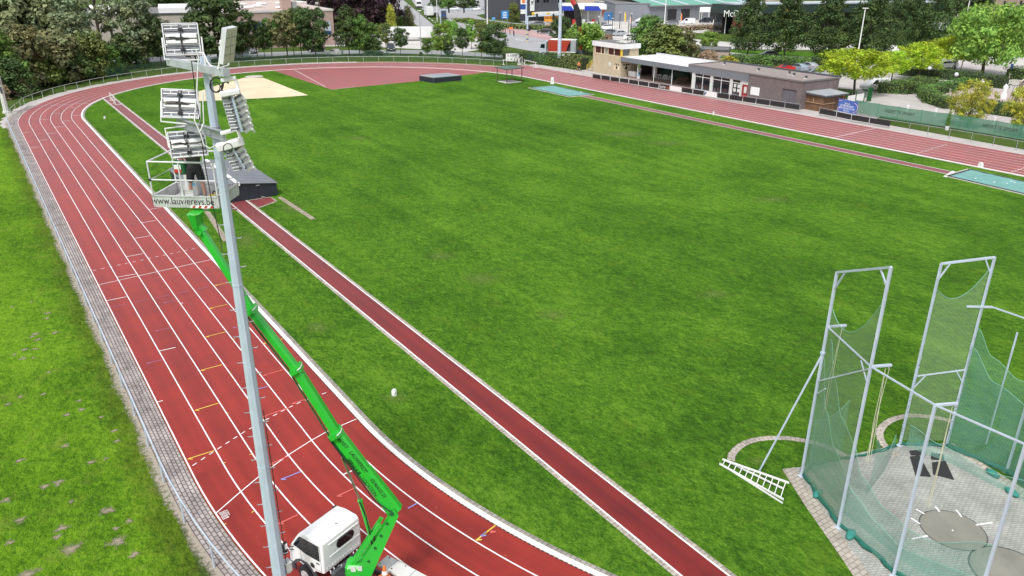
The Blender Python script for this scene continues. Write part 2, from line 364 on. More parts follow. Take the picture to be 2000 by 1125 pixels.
def upfix(o):
    bm = bmesh.new(); bm.from_mesh(o.data)
    for f in bm.faces:
        if f.normal.z < 0: f.normal_flip()
    bm.to_mesh(o.data); bm.free(); return o
def struct(name, mb, mat, z=None): return tag(upfix(mb.build(name, mat, fix=False)), kind='structure')
def flat(pts, z, uvscale=1):
    mb = MB(); mb.uv = [(q[0], q[1]) for q in pts]; mb.poly([(q[0], q[1], z) for q in pts]); return mb
def pix(pts, z=0): return [tuple(gp(u, v)[:2]) for u, v in pts]

m_verge = grass_mat('verge_grass', (.03, .055, .012), (.06, .1, .02), (.1, .15, .035), (.16, .14, .07), .6)
m_infield = grass_mat('infield_grass', (.019, .072, .005), (.056, .156, .008), (.14, .285, .022), (.13, .2, .015), .4)
m_bank = grass_mat('bank_grass', (.04, .11, .005), (.1, .225, .009), (.2, .36, .02), (.22, .26, .05), .5, edge=(-44.9, -43.4))
m_track = track_mat('track_rubber', (.18, .02, .016), (.355, .036, .026), .5)
m_runway = track_mat('runway_rubber', (.11, .013, .013), (.24, .025, .022), .5)
m_line = M_('line_paint', (.82, .8, .8), .5, 0, .06, 6)
m_faint = M_('worn_line_paint', (.5, .17, .16), .6, 0, .2, 6)
m_yel = M_('yellow_paint', (.75, .52, .08), .5); m_blu = M_('blue_paint', (.24, .27, .6), .5); m_pur = M_('purple_paint', (.4, .15, .26), .5); m_pnk = M_('red_paint', (.6, .12, .1), .5)
m_paver = brick_mat('paver_strip', (.4, .36, .345), (.3, .265, .255), (.12, .1, .09), .26, .157, .02, var=.35)
m_kerbpave = brick_mat('kerb_pavers', (.34, .32, .29), (.28, .26, .23), (.16, .14, .1), .3, .2, .014, var=.3)
m_slab = brick_mat('runway_slabs', (.43, .39, .34), (.37, .33, .28), (.2, .17, .13), .3, .2, .014, var=.35)
m_dirt = M_('bare_soil', (.29, .25, .19), .95, 0, .4, 3, .6, 20, world=True)
m_sand = M_('landing_sand', (.66, .55, .38), .95, 0, .12, .25, .3, 12, world=True)
m_asph = M_('asphalt', (.3, .3, .31), .9, 0, .14, .2, .2, 40, world=True)
m_pink = M_('red_cycle_asphalt', (.42, .27, .26), .9, 0, .12, .3, world=True)
m_pave = M_('pale_paving', (.44, .41, .39), .85, 0, .13, .35, .3, 8, world=True)
m_conc = M_('concrete', (.5, .47, .43), .85, 0, .14, 1.5, .2, 20, world=True)

struct('ground', MB().quad((-900, -400, 0), (1600, -400, 0), (1600, 1600, 0), (-900, 1600, 0)), m_verge)
g_in = MB().poly([(*at(k, -.3), .004) for k in fine(PATH)[:-1]])
struct('infield_grass', g_in, m_infield)
bk = [(-200, -110), (-44.5, -110)]+[(-RAD-8.5, y) for y in (-46, -20, 0, 20, 43)]+[(-44.5, 50), (-43.3, 58), (-46, 66), (-60, 72), (-200, 80)]
struct('bank_grass', flat(bk, .004), m_bank)

# track surface
struct('running_track', band(.05, 7.4, .008), m_track)
mb = MB(); mb.uv = []; ys = [-90+6*i for i in range(23)]+[HL+1.5*i for i in range(12)]
for y in ys:
    xi = RAD+7.4 if -HL <= y <= HL else math.sqrt(max(0, (RAD+7.4)**2-(abs(y)-HL)**2))
    for x in (xi, RAD+9.85): mb.v.append(Vector((x, y, .008))); mb.uv.append((x-RAD, y))
for i in range(len(ys)-1): mb.f.append([2*i, 2*i+1, 2*i+3, 2*i+2]); mb.mi.append(0)
struct('straight_track', mb, m_track)
# high jump apron inside the far bend
ap = [(1, 50.75), (17.65, 51.6), (31.2, 54.5)]
kk = [k/4 for k in range(124, 316) if at(k/4, 0)[0] > 1 and at(k/4, 0)[1] > 55]
ap_pts = ap+[at(k, -.05) for k in reversed(kk)]+[(1, 78.4)]
struct('high_jump_apron', flat(ap_pts, .012), m_track)
ln = MB()
def stroke(mb, a, b, w, z): 
    a = Vector((a[0], a[1])); b = Vector((b[0], b[1])); d = (b-a).normalized(); n = Vector((-d.y, d.x))*w/2
    mb.add([(*(a-n), z), (*(b-n), z), (*(b+n), z), (*(a+n), z)], [[0, 1, 2, 3]])
def pstroke(mb, pts, w=.05, z=.02, closed=False):
    q = [gp(u, v) for u, v in pts]
    for i in range(len(q)-1): stroke(mb, q[i], q[i+1], w, z)
def dashes(mb, pts, n, duty, w=.05, z=.02):
    q = [gp(u, v) for u, v in pts]; L = [0]
    for i in range(len(q)-1): L.append(L[-1]+(q[i+1]-q[i]).length)
    def P(s):
        for i in range(len(q)-1):
            if s <= L[i+1]+1e-6: return q[i].lerp(q[i+1], (s-L[i])/(L[i+1]-L[i]))
        return q[-1]
    for i in range(n):
        stroke(mb, P(L[-1]*(i+.5-duty/2)/n), P(L[-1]*(i+.5+duty/2)/n), w, z)
# lane lines: six lanes all round, eight on the home straight
for k in range(1, 7):
    b = band(1.22*k-.025, 1.22*k+.03 if k < 6 else 1.22*k+.035, .016); ln.add(b.v, b.f)
for k in (7, 8): ln.quad((RAD+1.22*k-.04, -90, .016), (RAD+1.22*k+.04, -90, .016), (RAD+1.22*k+.04, 59, .016), (RAD+1.22*k-.04, 59, .016))
for k in range(1, 7): ln.quad((RAD+1.22*k-.04, -HL, .0168), (RAD+1.22*k+.04, -HL, .0168), (RAD+1.22*k+.04, HL, .0168), (RAD+1.22*k-.04, HL, .0168))
for k in range(2, 7): ln.quad((RAD+1.22*k-.025, HL, .0165), (RAD+1.22*k+.025, HL, .0165), (RAD+1.22*k+.025, 55 if k > 3 else 50, .0165), (RAD+1.22*k-.025, 55 if k > 3 else 50, .0165))
pstroke(ln, [(192, 557), (412, 507.6)])
for a in ([(290, 409.6), (314, 406)], [(276, 435.6), (304, 431)], [(263, 466), (293, 461)], [(246, 502), (279, 496)], [(228, 542), (265, 535.6)], [(208, 588), (247, 580)], [(312, 686), (343, 679)], [(669, 928), (688, 920)], [(307, 786), (318, 783)], [(353, 593), (358, 592)],
          [(41, 260), (60, 258)], [(75, 275), (93, 273)], [(57, 289), (77, 287)], [(91, 261.6), (110, 260)], [(106, 248.6), (124, 247.6)], [(122, 237), (138, 236)], [(141, 226), (156, 225.6)], [(77, 234), (96, 233)], [(103, 222), (120, 221.4)], [(68, 208.5), (174, 201.6)], [(134, 211), (148, 210.5)]):
    pstroke(ln, a, .06 if a[0][1] > 300 else .09)
pstroke(ln, [(422, 1003), (469, 962), (504, 933), (528, 915), (562, 890), (606, 862), (636, 845), (696, 819)])
dashes(ln, [(177, 530), (384, 485)], 14, .42)
dashes(ln, [(372, 913), (420, 881), (479, 843), (548, 805), (584, 787), (641, 766)], 17, .5)
pstroke(ln, [(1628, 269), (1712, 250)], .09); dashes(ln, [(1790, 300), (1850, 282)], 9, .7, .08); dashes(ln, [(1974, 337), (2030, 318)], 10, .7, .08)
pstroke(ln, [(536+40, 137), (636, 170)], .1)     # apron line
pstroke(ln, [(649, 174.6), (692, 170)], .1)
# runway edge lines
RX0, RX1 = -30.9, -29.62
for x in (RX0-.03, RX1+.03): ln.quad((x-.035, -80, .02), (x+.035, -80, .02), (x+.035, 62.5, .02), (x-.035, 62.5, .02))
for y in (58.6, 55.4): ln.quad((RX0, y, .02), (RX1, y, .02), (RX1, y+.12, .02), (RX0, y+.12, .02))
LX0, LX1 = 30.47, 31.77
for x in (LX0-.05, LX1+.05): ln.quad((x-.05, -34.2, .02), (x+.05, -34.2, .02), (x+.05, 24, .02), (x-.05, 24, .02))
for a in ([(484, 392), (527, 385)], ): pstroke(ln, a, .06)
struct('track_markings', ln, m_line)
fl = MB()
for a in ([(221, 402), (244, 399.6)], [(207, 430), (230, 426)], [(236, 377.6), (257, 375)], [(250, 357), (266, 355)], [(182, 460.6), (212, 456.6)], [(162, 495), (194, 490)], [(154, 397), (172, 395)], [(38, 251), (142, 242)], [(355, 472), (375, 469)], [(343, 506), (363, 502)],
          [(1060, 155), (1087, 145.6)], [(1080, 156), (1132, 148)], [(1132, 167), (1162, 159)], [(1188, 181), (1228, 171.6)], [(1198, 181), (1236, 172.4)]):
    pstroke(fl, a, .05 if a[0][1] > 300 else .1)
struct('worn_markings', fl, m_faint)
def arrow(mb, a, b, w=.06, hook=True):        # stroke from a (head) to b with a half-barb at the head
    A = gp(*a); B = gp(*b); stroke(mb, A, B, w, .021); d = (B-A).normalized()
    if hook:
        n = Vector((-d.y, d.x, 0))*-1
        stroke(mb, A, A+d*.16+n*.13, w, .0215)
yl = MB(); bl = MB(); pu = MB(); pk = MB()
for a, b in (((409, 603), (444, 595)), ((419, 558), (443, 553)), ((402, 658.4), (440, 649)), ((392, 724), (434, 713)), ((381, 802), (427, 788)), ((367, 897), (418, 881)), ((513, 671.5), (523, 669.6)), ((930, 1056), (968, 1026.5))): arrow(yl, a, b, .055)
for a, b in (((444, 808), (447, 807)), ((487, 889), (494, 887)), ((437, 905), (441, 903.6)), ((491, 1002), (496, 999)), ((438, 1025), (442, 1023)), ((548, 663), (552, 662)), ((547, 664), (553, 662)), ((448, 730), (452, 729)), ((455, 663), (459, 662))): arrow(yl, a, b, .04, False)
for a, b in (((549, 937), (587, 922)), ((939, 1048), (950, 1039))): arrow(bl, a, b, .06)
for a, b in (((503, 760.5), (522, 755.6)), ((797, 993.5), (814, 984)), ((455, 641), (462, 640))): arrow(bl, a, b, .06, False)
for a, b in (((319, 592), (344, 587)), ((304, 647), (332, 641)), ((286, 710), (316, 703.6))): arrow(pu, a, b, .05)
for a, b in (((221, 599.6), (248, 594)), ((263, 591), (290, 585.6)), ((305, 582), (331, 576.6)), ((345.6, 573.6), (370, 568)), ((384, 565.6), (408, 560.4))): arrow(pu, a, b, .045, False)
for a, b in (((513, 734), (553, 723)), ((512, 815), (566, 796.6)), ((570, 789), (596, 781)), ((526, 908), (562, 892)), ((658, 970), (691, 955)), ((544, 1024), (582, 1006)), ((958, 1041), (962, 1037))): arrow(pk, a, b, .07)
struct('yellow_markings', yl, m_yel); struct('blue_markings', bl, m_blu); struct('purple_markings', pu, m_pur); struct('red_markings', pk, m_pnk)
# painted race distances beside the outer line, read from the other side of the line
TXT = MB()
for w_, a, b in (('800', (446.5, 1009.6), (435, 1014.4)), ('1000', (449, 1004.4), (433, 1010.8)), ('3000', (449, 1000.4), (430, 1007.2)), ('5000', (445, 997.2), (428, 1004))):
    A = gp(*a); B = gp(*b); d = (B-A); L_ = d.length; d.normalize()
    t_ = text(w_, .17, 'race_distances', m_line, None, basis((A+B)/2+Vector((0, 0, .022)), d, Vector((-d.y, d.x, 0))), .0005)
    bx = max(v.co.length for v in t_.data.vertices) if False else 1
    TXT.add([v.co.copy() for v in t_.data.vertices], [list(p.vertices) for p in t_.data.polygons]); bpy.data.objects.remove(t_)
struct('race_distances', TXT, m_line)

# kerb and brick edge inside it
kb = MB()
FP = fine(PATH)
for k0, k1 in zip(FP, FP[1:]):
    a = [at(k0, o) for o in (-.13, .08)]; b = [at(k1, o) for o in (-.13, .08)]
    kb.add([(*a[0], .0), (*a[0], .06), (*a[1], .06), (*a[1], .0), (*b[0], .0), (*b[0], .06), (*b[1], .06), (*b[1], .0)], [[0, 1, 5, 4], [1, 2, 6, 5], [2, 3, 7, 6]])
ko = struct('track_kerb', kb, M_('kerb_white', (.78, .77, .74), .6, 0, .08, 3, world=True))
# dark toothed underside of the plastic kerb edge on the near bend
tb = MB()
for k in list(range(0, 30))+[110+q*.25 for q in range(184)]:
    k2 = k+(1 if k < 30 else .25); nt_ = 12 if k < 30 else 3
    for j in range(nt_):
        t0, t1 = j/nt_, (j+.62)/nt_
        A = Vector((*at(k, .085), 0)).lerp(Vector((*at(k2, .085), 0)), t0); B = Vector((*at(k, .085), 0)).lerp(Vector((*at(k2, .085), 0)), t1)
        A2 = Vector((*at(k, .125), 0)).lerp(Vector((*at(k2, .125), 0)), t0); B2 = Vector((*at(k, .125), 0)).lerp(Vector((*at(k2, .125), 0)), t1)
        tb.add([(A.x, A.y, .03), (B.x, B.y, .03), (B2.x, B2.y, .014), (A2.x, A2.y, .014)], [[0, 1, 2, 3]])
struct('kerb_drain_teeth', tb, M_('kerb_dark', (.03, .025, .025), .8))
e = band(-.36, -.13, .010); e.uv = [(u, v) for u, v in e.uv]
struct('kerb_edging', e, m_kerbpave)
# brick path outside the back straight
kst = list(range(0, 31))
for ks in (list(range(109, 157)), list(range(0, 37))):
    mb = band(7.42, 8.36, .006, ks); mb.uv = [(q, p) for p, q in mb.uv]; struct('brick_path', mb, m_paver)
mb = band(7.42, 9.3, .005, list(range(30, 62)), .25); struct('gravel_edge', mb, m_pave)
mb = band(7.42, 8.8, .005, list(range(61, 76)), .15); struct('gravel_edge', mb, m_dirt)
# worn earth between path and bank
mb = MB(); mb.uv = []; ks = list(range(118, 157))+list(range(0, 40)); 
pts = []
for k in ks:
    pass
def atf(k, f, off): return at(min(k+f, NP), off)
for part in (list(range(118, 157)), list(range(0, 34))):
    rows = []
    for k in part:
        for j in range(14):
            tt = k+j/14; wv = .36+.07*math.sin(tt*2.3)+.05*math.sin(tt*5.9+1); rows.append((atf(k, j/14, 8.34), atf(k, j/14, 8.38+max(.06, wv))))
    n = len(mb.v); 
    for a, b in rows: mb.v += [Vector((*a, .0075)), Vector((*b, .0075))]; mb.uv += [(.2, 0), (1.05, 0)]
    for i in range(len(rows)-1): mb.f.append([n+2*i, n+2*i+1, n+2*i+3, n+2*i+2]); mb.mi.append(0)
struct('worn_earth', mb, dry_mat('worn_earth_soil', (.33, .29, .23), 3.0, -.25))
# mole-hill like bare patches on the bank
bp_px = [(69, 653, 11), (74, 664, 9), (63, 658, 8), (48, 683, 9), (68, 682, 8), (45, 700, 10), (108, 650, 10), (27, 693, 9), (66, 699, 6), (160, 800, 10), (155, 783, 8), (127, 871, 11), (222, 842, 9), (228, 862, 10), (198, 815, 8), (113, 943, 16), (88, 950, 14), (208, 998, 20), (40, 1015, 15), (120, 1032, 18), (112, 1049, 12), (139, 1072, 26), (228, 1058, 26), (252, 1019, 12), (228, 1033, 10), (263, 1083, 16), (55, 1122, 26), (10, 978, 14), (38, 900, 12), (178, 903, 12), (140, 980, 8), (85, 770, 8), (92, 612, 10), (91, 622, 8), (25, 600, 6), (130, 811, 10), (206, 896, 8), (62, 500+90, 6), (18, 1060, 12), (40, 775, 8), (15, 790, 9), (95, 727, 7)]
mb = MB(); mb.uv = []
for u, v, w in bp_px:
    c = gp(u, v); r = w*mpp(c)*.85; n = len(mb.v); ph = random.random()*6; mb.v.append(Vector((c.x, c.y, .012))); mb.uv.append((0, 0))
    for i in range(14):
        t = 2*PI*i/14; k = r*(1+.22*math.sin(3*t+ph)+random.uniform(-.12, .12)); mb.v.append(Vector((c.x+k*math.cos(t), c.y+k*.9*math.sin(t), .012))); mb.uv.append((math.cos(t), math.sin(t)))
    for i in range(14): mb.f.append([n, n+1+i, n+1+(i+1) % 14]); mb.mi.append(0)
struct('bare_patches', mb, dry_mat('bare_patch_soil', (.27, .23, .16), 2.8, .05))

# pole vault runway with its slab edging, plant box wings and cover rails
mb = MB(); mb.uv = []
for y in [-80+4*i for i in range(37)]:
    yy = min(y, 62.5)
    for x in (RX0, RX1): mb.v.append(Vector((x, yy, .014))); mb.uv.append((x, yy))
for i in range(36): mb.f.append([2*i, 2*i+1, 2*i+3, 2*i+2]); mb.mi.append(0)
struct('pole_vault_runway', mb, m_runway)
mb = MB(); mb.uv = []
for x0, x1 in ((RX0-.25, RX0), (RX1, RX1+.25)):
    q = flat([(x0, -80), (x1, -80), (x1, 62), (x0, 62)], .009); n = len(mb.v); mb.uv += q.uv; mb.add(q.v, q.f)
struct('runway_edging', mb, m_slab)
struct('runway_wing', flat(pix([(484, 392), (527, 385), (537, 393), (505, 405)]), .013), m_runway)
struct('runway_wing', flat(pix([(447, 398), (458, 395), (474, 410), (456, 411)]), .013), m_runway)
mb = MB()
for a, b in (((546, 385), (612, 428)), ((398, 403), (442, 471))):
    A, B = gp(*a), gp(*b); stroke(mb, A, B, .42, .0085)
for a in ([(527, 385), (540, 393)], [(540, 393), (505, 406)]): pstroke(mb, a, .25, .0087)
struct('rail_bed', mb, m_dirt)
# long jump runway and pits (rims)
struct('long_jump_runway', flat([(LX0, -34.2), (LX1, -34.2), (LX1, 24), (LX0, 24)], .014), m_runway)
# landing sector of the shot put
struct('shot_put_sand', flat(pix([(476, 152), (514, 152), (540, 162), (570, 174), (602, 186), (550, 190), (500, 192.5), (430, 196), (378, 198), (360, 188), (420, 168)]), .012), m_sand)
struct('shot_put_circle', MB().poly([(gp(496, 149.5).x+1.6*math.cos(2*PI*i/20), gp(496, 149.5).y+1.6*math.sin(2*PI*i/20), .016) for i in range(20)]), m_conc)
# paving along the home straight and the ground round the club house
struct('home_paving', flat([(45.75, 60), (48.3, 60), (49.6, 48), (58, 50), (60, 44), (49, 10), (52, -4), (66, 0), (70, -6), (49.0, -14), (48.1, -40), (48.1, -80), (45.75, -80)], .006), m_pave)
struct('car_park', flat([(60, 44), (64, 30), (72, 8), (76, 22), (120, 22), (150, 8), (140, -16), (110, -55), (54, -55), (54, -8), (62, -2), (72, 4)], .0055), m_pave)
struct('terrace', flat(pix([(1820, 178), (1905, 170), (1960, 178), (2080, 190), (2080, 235), (1960, 212), (1870, 205)]), .01), M_('terrace_brick', (.45, .36, .33), .9, 0, .1, 2, world=True))
# throwing cage apron, circles
m_set = brick_mat('setts', (.38, .39, .36), (.33, .335, .31), (.22, .22, .19), .22, .11, .012, coords='POS', rz=.5)
struct('cage_apron', flat(pix([(1529, 916), (1567, 912), (1640, 893), (1757, 868), (1850, 866), (1905, 905), (2000, 975), (2150, 1090), (2150, 1330), (1830, 1330), (1695, 1132), (1640, 1050), (1575, 975)]), .008), m_set)
struct('apron_edging', flat(pix([(1528, 917), (1552, 913), (1575, 950), (1655, 1062), (1730, 1165), (1700, 1175), (1640, 1085), (1572, 987)]), .0095), m_slab)
struct('apron_edging', flat(pix([(1846, 866), (1862, 866), (1900, 893), (2000, 955), (2060, 990), (2060, 1010), (2000, 975), (1905, 905)]), .0095), m_slab)
def disc(name, c, r, z, mat, n=40): return struct(name, MB().poly([(c.x+r*math.cos(2*PI*i/n), c.y+r*math.sin(2*PI*i/n), z) for i in range(n)]), mat)
HC = gp(1861, 1035); DC = gp(1975, 1118)
m_circ = M_('circle_concrete', (.23, .225, .19), .8, 0, .16, .8, world=True); m_rim = M_('circle_rim', (.1, .11, .1), .7, .2)
disc('hammer_circle_rim', HC, 1.14, .0105, m_rim); disc('hammer_circle', HC, 1.09, .0125, m_circ)
disc('discus_circle_rim', DC, 1.32, .0105, m_rim); disc('discus_circle', DC, 1.25, .0125, m_circ)
mb = MB()
for a in ([(1789, 995), (1805, 1004)], [(1827, 990), (1835, 1000)], [(1867, 996), (1878, 1010)], [(1906, 1026), (1938, 1021)], [(1779, 1012), (1797, 1024)], [(1781, 1053), (1812, 1047)], [(1859, 1036), (1862, 1037)]): pstroke(mb, a, .07, .016)
struct('circle_markings', mb, m_line)
def ring_path(name, pts, w):
    mb = MB(); mb.uv = []; q = [gp(*a) for a in pts]; s = 0
    # smooth with Catmull-Rom
    fine = []
    for i in range(len(q)-1):
        p0, p1, p2, p3 = q[max(i-1, 0)], q[i], q[i+1], q[min(i+2, len(q)-1)]
        for j in range(6):
            t = j/6; fine.append(.5*((2*p1)+(p2-p0)*t+(2*p0-5*p1+4*p2-p3)*t*t+(3*p1-p0-3*p2+p3)*t**3))
    fine.append(q[-1])
    for i, P in enumerate(fine):
        d = (fine[min(i+1, len(fine)-1)]-fine[max(i-1, 0)]).normalized(); n = Vector((-d.y, d.x, 0))*w/2
        if i: s += (P-fine[i-1]).length
        mb.v += [P-n+Vector((0, 0, .011)), P+n+Vector((0, 0, .011))]; mb.uv += [(0, s), (w, s)]
    for i in range(len(fine)-1): mb.f.append([2*i, 2*i+1, 2*i+3, 2*i+2]); mb.mi.append(0)
    struct(name, mb, m_slab)
ring_path('paved_ring', [(1428, 900), (1430, 888), (1445, 872), (1468, 861), (1500, 856), (1535, 856), (1566, 860), (1600, 868), (1635, 882), (1662, 900)], .32)
ring_path('paved_ring', [(1752, 892), (1735, 878), (1722, 862), (1718, 845), (1727, 830), (1748, 818), (1778, 812), (1805, 813), (1840, 818), (1862, 824)], .32)
# dry and thin turf: round the marker box, by the cage, on the infield
md = dry_mat('dry_turf', (.115, .19, .022)); mb = MB(); mb.uv = []
for u, v, w, h in ((772, 776, 60, 26), (1220, 262, 120, 14), (1540, 930, 40, 30), (940, 545, 90, 30), (1080, 615, 80, 24), (570, 405, 60, 30), (480, 470, 50, 40), (1300, 280, 100, 12), (700, 270, 60, 10), (1640, 1060, 40, 60), (1480, 900, 50, 20), (620, 640, 60, 30), (1510, 390, 90, 16), (860, 500, 70, 20), (1395, 575, 80, 22)):
    c = gp(u, v); n = len(mb.v); mb.v.append(Vector((c.x, c.y, .0065))); mb.uv.append((0, 0))
    for i in range(20):
        q = gp(u+w*math.cos(i*PI/10), v+h*math.sin(i*PI/10), .0065); mb.v.append(q); mb.uv.append((math.cos(i*PI/10), math.sin(i*PI/10)))
    for i in range(20): mb.f.append([n, n+1+i, n+1+(i+1) % 20]); mb.mi.append(0)
struct('dry_turf', mb, md)
# ------------------------------------------------------------------ shared materials
m_galv = M_('galvanised_steel', (.5, .58, .68), .5, .15, .1, 1.2)
m_galvd = M_('weathered_steel', (.36, .38, .4), .5, .5, .2, 2.5)
m_white = M_('white_paint', (.78, .78, .77), .4, 0, .05, 2)
m_offw = M_('off_white', (.6, .6, .57), .5, 0, .08, 2)
m_alu = M_('aluminium', (.7, .71, .72), .45, .2, .1, 3)
m_black = M_('black_plastic', (.018, .018, .02), .5, 0, .15, 3)
m_dark = M_('dark_grey', (.07, .075, .085), .5, 0, .15, 2)
m_rubber = M_('rubber', (.022, .022, .023), .85, 0, .2, 6)
m_green = M_('lime_green_paint', (.025, .46, .035), .32, 0, .05, 1.5, coat=.4)
m_greend = M_('dark_green_paint', (.012, .1, .03), .5)
m_glass = M_('dark_glass', (.012, .016, .018), .06, 0, .1, 1, spec=.8)
m_chrome = M_('chrome', (.6, .6, .6), .15, 1)
m_lens = M_('led_lens', (.62, .6, .5), .3, 0, .1, 12)
m_fin = M_('heat_sink', (.3, .31, .325), .5, .4, .2, 6)
m_red = M_('red_paint', (.5, .03, .025), .4, 0, .05); m_orange = M_('orange', (.75, .2, .05), .6); m_yellow = M_('yellow_paint_gloss', (.75, .5, .03), .4, 0, .05)
m_skin = M_('skin', (.52, .3, .22), .55, 0, .05)
m_text = M_('black_lettering', (.02, .02, .022), .5)
m_rope = M_('pale_rope', (.5, .5, .36), .8)

# ------------------------------------------------------------------ people
def skin(chains, name, mat, parent, sub=2):
    """chains: list of [(pos, radius), ...]; a tuple ('@', index) links a chain's first vertex to an earlier vertex"""
    vs = []; es = []; rad = []
    for ch in chains:
        prev = None
        for q in ch:
            if q[0] == '@': prev = q[1]; continue
            vs.append(q[0]); rad.append(q[1]); i = len(vs)-1
            if prev is not None: es.append((prev, i))
            prev = i
    me = bpy.data.meshes.new('s'); me.from_pydata(vs, es, []); ob = bpy.data.objects.new('s', me); COL.objects.link(ob)
    md = ob.modifiers.new('k', 'SKIN'); md.use_smooth_shade = True
    for i, sv in enumerate(me.skin_vertices[0].data):
        r = rad[i]; sv.radius = r if isinstance(r, tuple) else (r, r); sv.use_root = (i == 0)
    if sub: ob.modifiers.new('ss', 'SUBSURF').levels = sub
    dg = bpy.context.evaluated_depsgraph_get(); m2 = bpy.data.meshes.new_from_object(ob.evaluated_get(dg)); bpy.data.objects.remove(ob)
    m2.materials.clear(); m2.materials.append(mat); m2.name = name
    o = bpy.data.objects.new(name, m2); COL.objects.link(o); o.parent = parent
    return o
def person(loc, rz, label, shirt, trousers, P, hair=(.05, .03, .02), sleeve=.5, shorts=True, shoe=m_black, group=None, h=1.78):
    """x right, y forward, z up; P gives elbows, hands, knees, ankles"""
    root = empty('person', loc, rz, label, 'person', group)
    k = h/1.78; V = lambda *a: (a[0]*k, a[1]*k, a[2]*k)
    hipz = P.get('hip', .93); ln_ = P.get('lean', 0); ch = V(0, ln_*.6, hipz+.38); nk = V(0, ln_, hipz+.57); hd = V(0, ln_+.03, hipz+.72)
    chains = [[(V(0, 0, hipz), (.15, .11)), (V(0, ln_*.3, hipz+.2), (.135, .1)), (ch, (.155, .105)), (nk, .06), (V(0, ln_+.015, hipz+.63), .055), (hd, (.078, .09)), (V(0, ln_+.02, hipz+.83), (.062, .07))]]
    idx = 7
    def add(chain, at_):
        nonlocal idx
        chains.append([('@', at_)]+chain); s = idx; idx += len(chain); return s
    hands = []
    for s, sd in ((-1, 'L'), (1, 'R')):
        el = P['elbow'+sd]; ha = P['hand'+sd]; sh = V(s*.2, ln_*.8, hipz+.49)
        i0 = add([(sh, .06), (V(*el), .042), (V(*ha), .028)], 2)
        hv = (Vector(ha)-Vector(el)).normalized(); hx = hv.cross(Vector((0, 1, .2))).normalized(); hn = hx.cross(hv)
        W = Vector(ha); palm = W+hv*.07
        ip = add([(tuple(palm*k), (.03, .016))], i0+2)
        for j, (o_, L_) in enumerate(((-.03, .075), (-.01, .085), (.01, .08), (.03, .06))):      # four fingers, slightly bent
            b0 = palm+hx*o_+hv*.02
            add([(tuple(b0*k), .0095), (tuple((b0+hv*L_*.55+hn*.01)*k), .0085), (tuple((b0+hv*L_*.9+hn*.035)*k), .0075)], ip)
        t0 = palm-hv*.03-hx*.03*s
        add([(tuple(t0*k), .011), (tuple((t0-hx*.03*s+hv*.035)*k), .009)], ip)
    for s, sd in ((-1, 'L'), (1, 'R')):
        kn = P['knee'+sd]; an = P['ankle'+sd]
        add([(V(s*.095, 0, hipz-.04), .092), (V(*kn), .056), (V((kn[0]+an[0])/2, (kn[1]+an[1])/2-.015, (kn[2]+an[2])/2+.08), .056), (V(*an), .036), (V(an[0]+s*.02, an[1]+.14, an[2]-.045), (.035, .022))], 0)
    body = skin(chains, 'body', m_skin, root)
    # clothes follow the body
    c = [[(V(0, 0, hipz-.12), (.2, .16)), (V(0, ln_*.3, hipz+.18), (.18, .145)), (ch, (.192, .142)), (V(0, ln_*.9, hipz+.54), (.11, .085))]]; n = 4
    for s, sd in ((-1, 'L'), (1, 'R')):
        el = Vector(P['elbow'+sd]); sh = Vector((s*.2, ln_*.8, hipz+.49)); e = sh.lerp(el, sleeve*1.4)
        c.append([('@', 2), (V(*sh), .088), (V(*e), .074)])
    skin(c, 'shirt', shirt, root)
    c = [[(V(0, 0, hipz+.12), (.17, .135)), (V(0, 0, hipz-.06), (.185, .145))]]
    for s, sd in ((-1, 'L'), (1, 'R')):
        kn = Vector(P['knee'+sd]); an = Vector(P['ankle'+sd]); hp = Vector((s*.1, 0, hipz-.12))
        if shorts: c.append([('@', 1), (V(*hp), .13), (V(*hp.lerp(kn, .6)), .115), (V(*hp.lerp(kn, 1.0)), .105)])
        else: c.append([('@', 1), (V(*hp), .125), (V(*kn), .088), (V(*kn.lerp(an, .97)), .072)])
    skin(c, 'shorts' if shorts else 'trousers', trousers, root)
    hm = M_('hair', hair, .7)
    hb = MB(); hb.ball(V(0, ln_+.01, hipz+.8), (.088*k, .1*k, .08*k), 12, 8); hb.build('hair', hm, root, smooth=True)
    fb = MB()
    for s in (-1, 1): fb.ball(V(s*.03, ln_+.112, hipz+.745), (.012, .008, .009), 6, 4); fb.ball(V(s*.082, ln_+.02, hipz+.73), (.012, .022, .03), 6, 4, 1)
    fb.ball(V(0, ln_+.122, hipz+.715), (.014, .022, .026), 6, 5, 1); fb.ball(V(0, ln_+.107, hipz+.675), (.026, .01, .008), 6, 4, 2)
    fb.build('face', [M_('eye', (.03, .02, .02), .3), m_skin, M_('lips', (.4, .15, .13), .5)], root, smooth=True)
    for s, sd in ((-1, 'L'), (1, 'R')):
        an = P['ankle'+sd]; sb = MB(); sb.ball(V(an[0]+s*.01, an[1]+.07, an[2]-.035), (.052*k, .145*k, .05*k), 10, 6); sb.ball(V(an[0], an[1], an[2]), (.052*k, .06*k, .07*k), 10, 6)
        sb.build('shoe', shoe, root, smooth=True)
    return root
STAND = dict(elbowL=(-.3, -.03, 1.15), handL=(-.3, .08, .9), elbowR=(.3, -.03, 1.15), handR=(.3, .08, .9), kneeL=(-.11, .02, .5), ankleL=(-.12, 0, .08), kneeR=(.11, .02, .5), ankleR=(.12, 0, .08))

